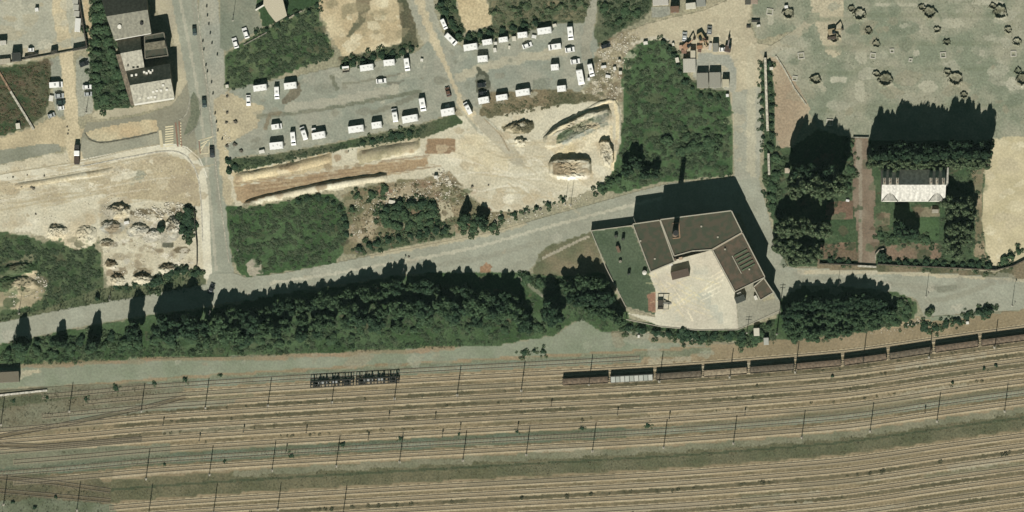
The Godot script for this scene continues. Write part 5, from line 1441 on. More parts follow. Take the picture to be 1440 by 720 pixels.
func build_walls() -> void:
	wall("boundary_wall", "long white wall between the sandy track and the green strip", "wall", [1076, 81, 1077.5, 130, 1079.5, 184], 1.0, 2.4, [236, 226, 198])
	wall("boundary_wall", "short lower piece of the white wall beside the garden", "wall", [1080.5, 216, 1081.5, 246], 0.9, 2.4, [226, 216, 190])
	wall("kerb_wall", "thin pale kerb along the sloping edge of the sandy triangle", "kerb", [1091, 78, 1104, 98, 1118, 125, 1134, 147], 0.6, 0.5, [220, 212, 184])
	wall("pipe_run", "long pale pipe lying across the grass plot in the north-west", "pipe", [14, 128, 30, 154, 47, 182], 0.9, 0.7, [226, 218, 194])
	wall("pipe_run", "brown end of the long pipe at the left edge", "pipe", [-30, 56, 0, 104, 14, 127.5], 0.8, 0.5, [176, 144, 112])
	wall("yard_wall", "tall dark wall along the east side of the north-west yard", "wall", [109, -40, 112, 10, 118, 45, 122, 67], 0.5, 2.4, [86, 78, 64])
	wall("yard_wall", "low pale wall along the south edge of the north-west yard", "wall", [-40, 94, 0, 90.5, 30, 84, 70, 77, 95, 72, 122, 68], 0.4, 0.9, [178, 168, 142])
	wall("yard_wall", "dark low wall inside the pale one south of the gravel yard", "wall", [34, 80.5, 53, 75.5], 0.6, 1.4, [84, 80, 66])
	wall("yard_wall", "dark hedge wall at the yard gate by the white wall's end", "wall", [71, 74, 80, 72], 1.4, 2.2, [70, 68, 54])
	wall("yard_wall", "dark gate screen at the south-east corner of the north-west yard", "wall", [102, 70, 121, 66], 0.8, 2.2, [66, 64, 52])
	wall("site_fence", "dark screen fence on the east side of the heaps yard", "fence", [273, 296, 274.5, 320, 277, 346, 277, 374], 0.25, 1.8, [84, 76, 60])
	wall("garden_kerb", "pale thin kerb beside the asphalt car lot, running to the house", "kerb", [342, 63, 362, 52, 375, 45], 0.4, 0.5, [168, 162, 140])
	wall("garden_kerb", "pale thin kerb on the grass slope below the flat-roofed house", "kerb", [402, 27, 414, 20, 424, 15], 0.5, 0.5, [186, 178, 152])
	wall("gate", "row of white gate bars at the foot of the driveway", "gate", [1206, 374, 1232, 375.5], 0.8, 1.1, [222, 214, 190])
	wall("gate", "pale thin gate at the top of the driveway", "gate", [1200, 193, 1222, 193.5], 0.4, 1.0, [176, 172, 150])
	wall("garden_wall", "dark garden wall along the main road, east of the driveway", "wall", [1234, 372, 1290, 375, 1340, 377, 1400, 380, 1425, 374, 1460, 356], 0.4, 1.4, [116, 104, 84])
	wall("garden_wall", "dark garden wall along the main road, west of the driveway", "wall", [1152, 371, 1180, 372, 1206, 373], 0.4, 1.4, [112, 102, 82])
	wall("garden_wall", "curved pale wall beside the foot of the driveway", "wall", [1231, 366, 1231, 358, 1236, 352, 1243, 350], 0.5, 1.2, [176, 166, 142])
	wall("low_bar", "dark long bar lying on the pad at the top right of the sandy track", "bar", [1057, 29, 1069, 29], 0.9, 1.0, [62, 62, 52])
	wall("low_bar", "dark short bar lying below the long one by the sandy track", "bar", [1050, 37, 1056, 37], 0.9, 0.9, [66, 64, 54])
	wall("kerb", "pale kerb between the avenue and the parking strip", "kerb", smooth_line([272, -64, 276, 0, 284, 70, 292, 130, 300, 200, 304, 240, 312, 300, 322, 370], 20), 0.45, 0.12, [210, 202, 176], 0.03, "structure")
	wall("kerb", "pale kerb round the green traffic island at the fork", "kerb", smooth_line([267, 138, 262, 160, 252, 168], 6), 0.4, 0.14, [196, 190, 166], 0.03, "structure")
	wall("kerb", "pale kerb on the east edge of the green traffic island", "kerb", smooth_line([279, 138, 282, 158, 276, 178, 264, 190], 6), 0.35, 0.14, [176, 172, 150], 0.03, "structure")
	wall("kerb", "long pale kerb of the footway curving round into the avenue", "kerb", smooth_line([112, 234.5, 150, 227, 180, 221, 232, 212.5, 256, 216, 270, 230, 279, 253, 283, 290, 285, 340], 8), 0.5, 0.13, [232, 224, 200], 0.03, "structure")
	wall("kerb", "dark curved kerb on the south edge of the sandy island", "kerb", smooth_line([119, 187, 124, 195, 136, 200, 150, 200, 190, 193, 220, 186], 6), 0.45, 0.16, [128, 124, 102], 0.03, "structure")

func stripes(label: String, list: Array, h: float) -> void:
	var t := thing("road_marking", label, "road marking")
	t.set_meta("kind", "structure")
	for s in list:
		var st := ms()
		var d: Vector2 = Vector2(s[2] - s[0], s[3] - s[1]).normalized().orthogonal() * s[4] / 2.0
		var a := Vector2(s[0], s[1]); var b := Vector2(s[2], s[3])
		quad(st, G2(a + d, h), G2(a - d, h), G2(b - d, h), G2(b + d, h))
		commit("stripe", st, mat("road_paint_%d" % s[5], [246, 226, 152, 206][s[5]], [232, 212, 116, 186][s[5]], [188, 172, 92, 130][s[5]], 0.8), t)

func build_markings() -> void:
	var l := []
	for k in 9: l.append([232, 178.5 + k * 3.4, 243.5, 177 + k * 3.4, 1.7, 0])
	stripes("white and yellow zebra crossing over the road fork", l, 0.075)
	l = []
	for k in 2: l.append([246.5 + k * 5, 172 - k * 1.5, 250 + k * 5, 206, 2.2, 2])
	l.append([224.5, 183, 227.5, 207, 4.0, 1])
	stripes("brick red and cream paving strips beside the zebra crossing", l, 0.075)
	l = []
	for k in 9: l.append([253, 173 + k * 4, 254.6, 173 + k * 4, 1.8, 0])
	stripes("column of small white dots right of the brick red strips", l, 0.08)
	l = []
	for k in 4: l.append([281.5 + k * 0.4, 213 - k * 5.5, 287.5 + k * 3.4, 203 - k * 3.4, 1.3, 0])
	l.append([279, 197.5, 301, 191, 1.0, 0]); l.append([279.5, 198, 281.5, 216, 1.4, 2]); l.append([281, 216.5, 293, 215.5, 1.0, 0]); l.append([294, 200, 293.6, 215, 1.0, 0])
	stripes("white hatched box painted on the avenue", l, 0.075)
	l = []
	for k in 11: l.append([297 + k * 3.1, 385, 297.5 + k * 3.1, 394, 1.4, 0])
	stripes("zebra crossing at the foot of the avenue", l, 0.075)
	l = []
	for p in [[1128, 397.5, 1154, 399], [1160, 400, 1172, 401]]: l.append([p[0], p[1], p[2], p[3], 1.4, 0])
	stripes("white line on the eastern road", l, 0.075)

# ---------------------------------------------------------------- vehicles, where the photograph shows them
func build_vehicles() -> void:
	var cg := "white caravans of the caravan ground"
	var vg := "white vans of the caravan ground"
	for c in [[366, 123.5, 21, 8.5, 8, "white caravan at the north-west corner of the ground, under the green scrub"], [408.5, 120.5, 19.5, 9, 7, "white caravan with a brown patch of ground just south of it"],
		[389, 205, 21, 10, 6, "white caravan nearest the avenue in the southern row"], [448.5, 190.5, 21, 9.5, 10, "white caravan with a small white box at its north side, southern row"], [516, 95, 21, 8.5, 8, "white caravan in the northern row, right of the small flat trailer"],
		[547.5, 88, 17.5, 8.5, 6, "shorter white caravan in the northern row, left of the upright van"], [501, 181.5, 24, 9.5, 8, "long white caravan in the middle of the southern row, below the sandy lot"], [530, 176, 16, 9, 8, "short white caravan beside the long one in the southern row"],
		[577, 167, 24.5, 10, 10, "longest white caravan of the southern row, with a pale patch behind it"], [630, 157.5, 21, 10, 10, "white caravan at the east end of the southern row, next to the dirt road"], [662, 66, 21.5, 9, 9, "white caravan at the west end of the eastern ground's top row"],
		[685.5, 59, 15.5, 7.5, 9, "short white caravan, second of the eastern top row"], [708, 55.5, 14.5, 7, 8, "short white caravan, third of the eastern top row"], [735, 49, 15.5, 8, 6, "white caravan in the eastern top row, north of the tilted car"], [679, 82.5, 16, 9, 5, "white caravan standing alone south of the eastern top row"],
		[766, 43, 22, 9, 8, "long white caravan at the east end of the eastern top row"], [780.5, 94.5, 12.5, 8.5, 5, "small white caravan in the middle of the eastern ground"], [816, 108.5, 23, 9, -79, "long white caravan standing north to south at the ground's east edge"], [790, 124.5, 14, 8.5, 6, "small white caravan in the south-east corner of the ground"],
		[735.5, 130, 22, 9, 9, "long white caravan in the eastern bottom row"], [706, 137, 18, 8, 9, "white caravan left of the long one in the eastern bottom row"], [680.5, 141, 17, 9, 10, "white caravan beside the dark burnt patch, bottom row"]]:
		vehicle("caravan", "white", c[0], c[1], c[2] * 0.95, c[3], c[4], c[5], cg)
	for c in [[389, 130.5, 17.5, 7, -87, "white van parked between the two north-west caravans"], [412, 195, 19, 7, -84, "white van parked upright right of the first southern caravan"], [427, 187.5, 19, 7, 108, "white van parked askew beside the caravan with the white box"], [572, 90.5, 18, 7.5, -82, "white van at the east end of the northern row"],
		[555, 162, 19, 7.5, 99, "white van left of the longest caravan"], [594, 147, 18.5, 8.5, -80, "white van right of the longest caravan"], [657.5, 152, 18, 6.5, 117, "white van on the dirt road south of the junction"], [634, 55, 20, 7.5, -44, "white van slanting beside the dark hedge of the dirt road"],
		[624, 33.5, 15, 6, -66, "small white van on the dirt road, above the slanting one"], [802, 46.5, 19, 8, -84, "white van by the grey path in the north-east of the ground"], [780, 65.5, 18, 8, 188, "white camper below the long caravan in the eastern ground"], [831, 98.5, 18, 7, -76, "white van at the far east edge of the ground"], [389, 178, 15, 7.5, 8, "white van north of the first southern caravan"], [78.5, 119, 19, 8, 4, "white van beside the grass plot in the north-west"]]:
		vehicle("van", "white", c[0], c[1], c[2], c[3], c[4], c[5], vg)
	for c in [["white", 349, 141, 15.5, 6.6, -88, "white car alone on the gravel near the avenue"], ["white", 536, 113.5, 14.5, 6.5, 5, "white car on the middle lane of the western ground"], ["white", 741.5, 63.5, 14, 6.5, 20, "white car parked at a slant below the top row"], ["white", 801.5, 69.5, 13.5, 7, 8, "white car right of the camper"],
		["white", 809, 86, 13.5, 7, 7, "white car at the head of the upright long caravan"], ["black", 678.5, 131, 12, 6.5, 5, "dark car on the burnt patch, lower one"], ["black", 677, 119, 12, 7, 4, "dark car on the burnt patch, upper one"], ["brown", 630, 129, 13.5, 6.5, 105, "brown wrecked-looking car at the dirt road junction"],
		["white", 345, 46, 15.5, 7, 109, "white car on the asphalt lot, the upper one"], ["white", 330.5, 60, 15, 7, 107, "white car on the asphalt lot, the lower one"], ["dark_green", 273, 43, 13, 6, -86, "dark green car driving at the top of the avenue"], ["dark_green", 287, 144, 14, 6.5, -86, "dark green car on the avenue beside the fork"],
		["black", 298, 214, 15.5, 7, -86, "black car on the avenue by the hatched box"], ["black", 297.5, 406, 15, 6.5, 70, "black car at the junction with the main road"], ["silver", 83, 134.5, 13, 7, 3, "silver car below the white van by the grass plot"], ["dark_green", 85, 143.5, 13, 6.5, 3, "dark green car in the north-west parking strip"], ["white", 85.5, 151.5, 9, 6, 5, "small white car, lowest in the north-west parking strip"],
		["white", 122, 122, 12.5, 6, 2, "white car on the eastern parking strip, the upper one"], ["silver", 123.5, 132, 11, 6, 4, "silver car on the eastern parking strip, the lower one"], ["black", 117.5, 89, 13, 7.5, 20, "black car at the yard gate beside the bushes"], ["silver", 72, 162, 10, 6, 20, "silver car half in the grass at the end of the parking strip"],
		["white", 43, 69.5, 8.5, 5.5, 0, "white car by the south wall of the gravel yard"], ["black", 852, 64, 13, 6, 17, "dark car on the rubble beside the grey path"], ["silver", 963, 51, 13, 7, 86, "silver pick-up at the west side of the machine yard"], ["white", 1016.5, 69, 9.5, 6, 2, "white car at the east side of the machine yard"], ["grey", 998, 42, 12, 7, 86, "grey van-like car north of the machines"]]:
		vehicle("car", c[0], c[1], c[2], c[3], c[4], c[5], c[6])
	# small trailers and boxes among the caravans
	var n := 0
	for p in [[441, 182, 6, 4, "small white box on the north side of a caravan, southern row"], [368, 213, 8, 4.5, "small white trailer at the south-west end of the southern row"], [723, 54, 5.5, 6.5, "small white trailer between the third and fourth caravans of the top row"], [751, 51, 6.5, 4.5, "small white trailer left of the long top-row caravan"], [696, 70, 4.5, 6, "small white box trailer standing in front of the top row"],
		[780, 35, 5.5, 4, "white trailer behind the long caravan of the top row"], [828, 111, 3.5, 4, "white crate below the far east van"], [593, 84, 4, 4, "white crate beside the northern row's last van"], [319, 121, 4.5, 4.5, "white cube at the corner of the avenue and the caravan ground"], [629, 149, 6, 4, "pale box behind the eastmost southern caravan"], [697, 60.5, 4, 4, "white crate between two short top-row caravans"], [716, 66, 3, 4.5, "white stand below the third top-row caravan"],
		[849, 93.5, 7, 3.5, "white board lying on the rubble east of the ground"], [864.5, 96, 4, 5, "white block lying at the edge of the scrub field"], [872.5, 102, 4.5, 4.5, "white round-cornered block against the scrub field"], [855, 107, 7, 4, "cream crate lying on the rubble"], [908, 60, 6, 4.5, "pale block on the northern tip of the scrub field"], [952.5, 84, 5, 7, "pale slab on the east edge of the scrub field"], [51, 13, 5, 5, "white box standing in the gravel yard"],
		[71.5, 138, 6, 8, "heap of white sacks beside the parked cars in the north-west"], [25, 177, 6, 8, "white sacks at the low end of the grass plot"], [178, 313, 7, 4, "white block in the heaps yard"], [613, 249, 5, 4, "white block on the rubble slope, the upper one"], [551, 284, 9, 5, "white block on top of the square thicket"], [1106, 9, 5, 4, "white block in the cleared field, top left"], [1067, 35.5, 5, 3, "white slab at the low bars"], [1085, 96, 5, 4, "white box at the head of the sandy triangle"], [1192, 282, 5, 3, "white block on the flower bed beside the drive"],
		[1360, 454, 4, 4, "white box in the bushes beside the railway"], [947, 62, 3, 4, "white cover at the machine yard edge"], [1023, 134, 4, 4, "white cube south of the small cream cabin"], [898, 473, 3, 4, "white post box south of the compound"], [871, 85, 3.5, 3, "pale block on the rubble near the scrub's tip"]]:
		container("storage_box", p[4], "box", p[0], p[1], p[2], p[3], [8, 12, 4, -10][n % 4], [1.3, 1.1, 1.5, 0.9][n % 4], [[250, 246, 234], [244, 238, 220], [236, 228, 204]][n % 3], 0, "small white boxes and trailers")
		n += 1
	# flat trailer
	var t := thing("flat_trailer", "flat trailer with a dark frame in the northern row", "trailer", G(486, 97.5), deg_to_rad(6))
	var st := ms(); bevel_box(st, Vector3(0, 0.7, 0), Vector3(3.0, 0.25, 2.4), 0.05); commit("bed", st, mat("trailer_bed", 176, 166, 144), t)
	for z in [-1.1, 1.1]:
		st = ms(); box(st, Vector3(0, 0.95, z), Vector3(3.0, 0.6, 0.1)); commit("side_board", st, mat("dark_wood", 74, 66, 52), t)
		wheel(t, Vector3(0.0, 0.4, z * 1.05), 0.4)
	st = ms(); box(st, Vector3(0, 0.96, -0.9), Vector3(2.8, 1.0, 0.8)); commit("white_load", st, mat("paint_white", 255, 252, 242), t)
	# lorry on the dirt drive
	t = thing("lorry", "small lorry with a white cab on the dirt drive in the west", "lorry", G(108, 218), PI / 2)
	st = ms(); bevel_box(st, Vector3(0, 0.5, 0), Vector3(8.0, 0.4, 2.2), 0.06); commit("chassis", st, mat("black_trim", 40, 40, 38), t)
	st = ms(); bevel_box(st, Vector3(0.7, 0.9, 0), Vector3(2.2, 1.9, 2.3), 0.15); commit("cab", st, mat("paint_white", 255, 252, 242), t)
	st = ms(); bevel_box(st, Vector3(-2.1, 0.9, 0), Vector3(3.0, 1.2, 2.3), 0.1); commit("dump_body", st, mat("dump_brown", 82, 66, 52), t)
	st = ms(); bevel_box(st, Vector3(3.2, 0.9, 0), Vector3(2.2, 1.4, 2.0), 0.1); commit("engine_cover", st, mat("dark_machine", 62, 60, 52), t)
	for x in [-2.8, 2.6]:
		for z in [-1.0, 1.0]: wheel(t, Vector3(x, 0.5, z), 0.5, 0.35)
	digger("yellow-brown excavator beside the dark pit in the cleared field", 1171, 44, 12, [176, 158, 122])
	digger("yellow excavator in the middle of the machine yard", 986, 52, -60, [186, 166, 122])
	digger("tan excavator at the west side of the machine yard", 966, 64, 40, [180, 140, 106])
	digger("dark tracked machine at the east side of the machine yard", 1024, 67, 80, [92, 74, 60])
	n = 0
	for p in [[984, 66, 8, 5, [176, 128, 92], "rust-red pallet stack in the machine yard"], [993, 66, 7, 6, [216, 192, 158], "cream pallet stack in the machine yard"], [990, 58, 12, 3, [200, 166, 130], "long tan beam stack north of the pallets"], [989, 53.5, 9, 3, [128, 86, 66], "brown beam stack above the tan one"], [999, 65, 4, 10, [214, 206, 188], "tall pale pallet at the right of the stacks"], [962, 72, 7, 6, [150, 116, 92], "brown crate left of the narrow cream cabin"], [958, 66, 5, 6, [206, 170, 140], "pinkish sack heap west of the machines"], [984, 71, 5, 4, [120, 92, 72], "low brown crate at the south-west of the stacks"], [1170, 53, 12, 4, [86, 72, 56], "dark spoil bucket beside the field excavator"]]:
		container("pallet_stack", p[5], "pallet stack", p[0], p[1], p[2], p[3], [4, -8, 6][n % 3], [1.2, 0.9, 1.6][n % 3], p[4], 3, "stacks in the machine yard")
		n += 1

func digger(label: String, x: float, y: float, deg: float, c: Array) -> void:
	var t := thing("excavator", label, "excavator", G(x, y), deg_to_rad(deg))
	var pm := mat("digger_%d" % c[0], c[0], c[1], c[2], 0.5)
	var dark := mat("black_trim", 40, 40, 38)
	var st: SurfaceTool
	for z in [-1.05, 1.05]:
		st = ms(); bevel_box(st, Vector3(0, 0, z), Vector3(3.6, 0.85, 0.55), 0.22); commit("track", st, dark, t)
	st = ms(); bevel_box(st, Vector3(-0.4, 0.9, 0), Vector3(3.0, 1.1, 2.5), 0.15); commit("house", st, pm, t)
	st = ms(); bevel_box(st, Vector3(0.4, 1.2, 0.7), Vector3(1.5, 1.7, 1.0), 0.12); commit("cab", st, mat("vehicle_glass", 40, 48, 50), t)
	st = ms(); bar(st, Vector3(0.8, 1.8, -0.2), Vector3(3.2, 3.6, -0.2), 0.4, 0.5); commit("boom", st, pm, t)
	st = ms(); bar(st, Vector3(3.1, 3.6, -0.2), Vector3(4.4, 1.3, -0.2), 0.3, 0.36); var a := commit("arm", st, pm, t)
	st = ms(); box(st, Vector3(4.4, 0.4, -0.2), Vector3(0.9, 0.9, 1.0), 0.0, 0.6); commit("bucket", st, dark, a)

# ---------------------------------------------------------------- heaps and pits
func build_heaps() -> void:
	var hg := "spoil heaps and pits"
	mound("spoil_heap", "long flat-topped heap with green and grey rubble, south of the caravans", "spoil heap", poly([764, 192, 780, 180, 830, 156, 858, 150, 862, 160, 858, 172, 830, 184, 800, 202, 772, 210, 764, 206]), 2.5, 1, hg)
	mound("spoil_heap", "rectangular flat-topped heap with a sunlit edge painted white, nearest the main road", "spoil heap", poly([771, 228, 780, 224, 828, 223, 832, 228, 832, 246, 828, 250, 782, 252, 772, 246]), 2.7, 1, hg)
	mound("spoil_heap", "small narrow flat-topped heap beside the scrub field", "spoil heap", poly([842, 200, 848, 196, 857, 198, 862, 210, 864, 226, 858, 236, 850, 232, 844, 216]), 2.3, 1, hg)
	mound("spoil_heap", "dark rough heap south of the caravan ground's bottom row", "spoil heap", poly([708, 178, 722, 172, 738, 168, 750, 170, 751, 180, 742, 188, 722, 186, 710, 184]), 1.6, 0, hg)
	mound("spoil_heap", "low bushy heap just below the dark rough one", "spoil heap", poly([722, 196, 732, 192, 742, 198, 738, 206, 728, 206]), 1.4, 0, hg)
	for p in [[168, 296, 18, 11, 2.6, "sandy heap at the north edge of the heaps yard, biggest"], [155, 318, 15, 9, 1.8, "grey heap at the west side of the heaps yard"], [196, 322, 14, 9, 1.7, "grey heap in the middle of the heaps yard"], [244, 318, 11, 16, 2.6, "tall pale grey heap beside the dark thicket of the heaps yard"], [216, 328, 10, 7, 1.6, "small pale heap left of the tall grey one"], [200, 392, 15, 9, 2.4, "brown heap at the south edge of the heaps yard"], [236, 378, 14, 8, 1.8, "long brown heap in the south-east of the heaps yard"], [164, 394, 11, 9, 1.9, "sandy heap beside the lamp post of the heaps yard"], [150, 342, 11, 6, 1.6, "low dark-topped heap on the west edge of the heaps yard"],
		[156, 372, 10, 8, 1.4, "rubbly small heap on the west edge of the heaps yard"], [80, 326, 15, 12, 1.8, "dark-topped round heap west of the heaps yard"], [120, 330, 17, 16, 1.2, "broad pale heap between the grass and the heaps yard"], [30, 402, 24, 15, 1.6, "pale rubbly mound in the south-west grass"], [8, 400, 14, 12, 1.4, "sandy mound at the left edge in the grass"], [30, 378, 26, 9, 1.4, "grey-green bank in the south-west grass"]]:
		var e := PackedVector2Array()
		for k in 12: e.append(Vector2(p[0] + p[2] * cos(TAU * k / 12) * rng.randf_range(0.85, 1.15), p[1] + p[3] * sin(TAU * k / 12) * rng.randf_range(0.85, 1.15)))
		mound("spoil_heap", p[5], "spoil heap", e, p[4] * 0.72, 0, hg)
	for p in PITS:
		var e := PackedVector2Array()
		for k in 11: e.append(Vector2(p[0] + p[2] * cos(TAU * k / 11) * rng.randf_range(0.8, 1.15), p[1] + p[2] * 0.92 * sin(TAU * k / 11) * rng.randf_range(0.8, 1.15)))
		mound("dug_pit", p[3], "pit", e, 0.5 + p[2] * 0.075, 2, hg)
	for p in [[1127, 78, 8, "square concrete frame west in the cleared field"], [1228, 78, 7, "square concrete frame in the middle of the cleared field"], [1327, 77, 7, "square concrete frame below the bright bare patch"], [1426, 75, 7, "square concrete frame near the right edge"], [1167, 172, 8, "square concrete frame at the tip of the garden's big trees"], [1118, 110, 6, "small concrete frame beside the lone western pit"], [1083, 16, 8, "concrete frame at the sandy track, top"], [1255, 71, 5, "small broken concrete frame east of the middle one"], [1281, 84, 4, "tiny concrete block frame in the open field"]]:
		var t := thing("concrete_frame", p[3], "concrete frame", G(p[0], p[1]), rng.randf_range(-0.2, 0.2), "concrete frames in the cleared field")
		var w: float = p[2] * S
		for s in [Vector3(0, 0, -1), Vector3(0, 0, 1), Vector3(-1, 0, 0), Vector3(1, 0, 0)]:
			var st := ms(); box(st, s * w / 2, Vector3(0.4 if s.x != 0.0 else w + 0.38, 0.45, 0.42 if s.x == 0.0 else w - 0.46)); commit("side", st, mat("concrete_light", 236, 228, 206), t)
	berm("earth_bank", "long narrow earth bank with a bright foot along the trench", smooth_line([342, 290, 370, 280, 400, 274, 440, 265, 480, 258, 510, 253, 545, 249], 7), 12, 2.0)
	berm("earth_bank", "pale bank between the grass strip and the brown trench, west part", smooth_line([330, 250, 370, 243, 410, 235, 466, 222], 8), 14, 1.2)
	berm("earth_bank", "rough pale bank between the grass strip and the brown trench, east part", smooth_line([502, 222, 530, 216, 560, 211, 590, 207], 8), 20, 1.5)
	berm("earth_bank", "curving sand bank around the east side of the sand flat", smooth_line([762, 192, 790, 174, 820, 158, 845, 144, 864, 142, 870, 165, 869, 200, 862, 232], 9), 7, 0.7)
	berm("earth_bank", "sand ridge in the middle of the western building site", smooth_line([20, 262, 60, 256, 100, 249, 140, 243, 160, 238], 9), 9, 0.6)
	# excavated strip beside the trench
	var n := 0
	var rock := rock_mesh()
	var stone := mat("boulder_stone", 120, 112, 94, 0.95, 0.0, 2)
	var counts := {}
	var spots := [[319, 135, 3], [319, 158, 3], [318, 172, 3], [331, 171, 4], [319, 205, 3.5], [330, 203, 4.5], [339, 212, 4], [62, 247, 2], [30, 262, 3], [44, 263, 3], [47, 265, 3], [18, 249, 2], [38, 246, 1.6], [50, 301, 2], [95, 188, 2], [96, 183, 1.6], [94, 178, 2], [687, 260, 2], [664, 262, 3], [738, 300, 2.5], [760, 294, 3], [744, 296, 2.2], [1275, 423, 2], [575, 361, 2.5], [502, 353, 4], [508, 354, 3]]
	for s in spots:
		var o := put("boulder", rock, stone)
		o.position = G(s[0], s[1]); o.scale = Vector3(s[2] * S * 0.9, s[2] * S * 0.8, s[2] * S * 0.8); o.rotation.y = rng.randf() * TAU
		var where := "beside the avenue at the caravan ground" if s[0] > 310 and s[0] < 345 else "on the western building site" if s[0] < 110 else "at the sand flat's southern edge" if s[0] < 800 and s[1] < 345 and s[0] > 640 else "at the dirt entrance off the main road" if s[0] < 600 else "on the eastern road"
		counts[where] = counts.get(where, 0)
		tag(o, "grey-brown boulder %s, %s from the west" % [where, ORD[counts.get(where, 0)]], "boulder", "scattered boulders")
		counts[where] += 1
		n += 1
	n = 0
	var bol := [[290, 9], [291, 22], [293, 34], [295, 47], [284.6, 58], [297.5, 61], [286, 70], [305, 77], [289, 92], [291, 101], [297, 116], [299, 132], [302, 160], [304, 172], [306, 184], [312, 196]]
	var bm := Node3D.new()
	var st := ms(); tube(st, Vector3.ZERO, Vector3(0, 0.9, 0), 0.34, 0.28, 8); commit("shaft", st, mat("bollard_dark", 84, 84, 74), bm)
	st = ms(); tube(st, Vector3(0, 0.9, 0), Vector3(0, 1.1, 0), 0.28, 0.1, 8); commit("cap", st, mat("bollard_dark", 74, 74, 64), bm)
	for b in bol:
		var o := dup(bm, "bollard", "dark thick bollard on the parking strip east of the avenue, %s from the top" % ORD[n], G(b[0], b[1]), 0.0, Vector3.ONE, "bollards along the avenue")
		o.set_meta("category", "bollard")
		n += 1

func build_poles() -> void:
	var g := "lamp posts and poles"
	pole("lamp_post", "lamp post on the asphalt lot north of the two white cars", "lamp post", 327, 28, 8.5, 0.12, [96, 96, 86], 1, g)
	pole("lamp_post", "lamp post at the junction of the avenue and the main road", "lamp post", 295, 444, 8.5, 0.13, [110, 108, 96], 1, g)
	pole("lamp_post", "lamp post on the grass verge south of the heaps yard", "lamp post", 154.5, 422, 8.5, 0.13, [110, 108, 96], 1, g)
	pole("lamp_post", "lamp post on the verge at the far left of the main road", "lamp post", 27, 441, 8.0, 0.13, [110, 108, 96], 1, g)
	pole("lamp_post", "lamp post by the eastern parking strip in the north-west", "lamp post", 121, 158, 6.5, 0.11, [110, 108, 96], 1, g)
	pole("lamp_post", "lamp post on the main road's edge above the tree belt", "lamp post", 566, 384, 5.0, 0.1, [96, 96, 86], 1, g)
	pole("lamp_post", "lamp post on the eastern road north of the wood", "lamp post", 1178, 402, 6.5, 0.12, [110, 108, 96], 1, g)
	pole("lamp_post", "lamp post at the middle of the eastern road", "lamp post", 1302, 417, 8.0, 0.12, [110, 108, 96], 1, g)
	pole("lamp_post", "lamp post near the right edge of the eastern road", "lamp post", 1423, 430, 8.0, 0.12, [110, 108, 96], 1, g)
	pole("power_pole", "tall dark pole with cross arms at the compound's south-east corner", "power pole", 1092, 470, 18.0, 0.24, [84, 80, 66], 2, g)
	pole("power_pole", "slim dark pole south of the grey yard corner", "power pole", 1050, 468, 9.0, 0.16, [84, 80, 66], 2, g)
	pole("power_pole", "pair of thin poles south of the rectangular heap, left one", "power pole", 795, 288, 8.0, 0.1, [96, 84, 66], 0, g)
	pole("power_pole", "pair of thin poles south of the rectangular heap, right one", "power pole", 802.5, 289, 9.0, 0.12, [96, 84, 66], 0, g)
	pole("power_pole", "thin dark pole in the west of the grass field by the avenue", "power pole", 334, 352, 9.0, 0.12, [84, 80, 66], 0, g)

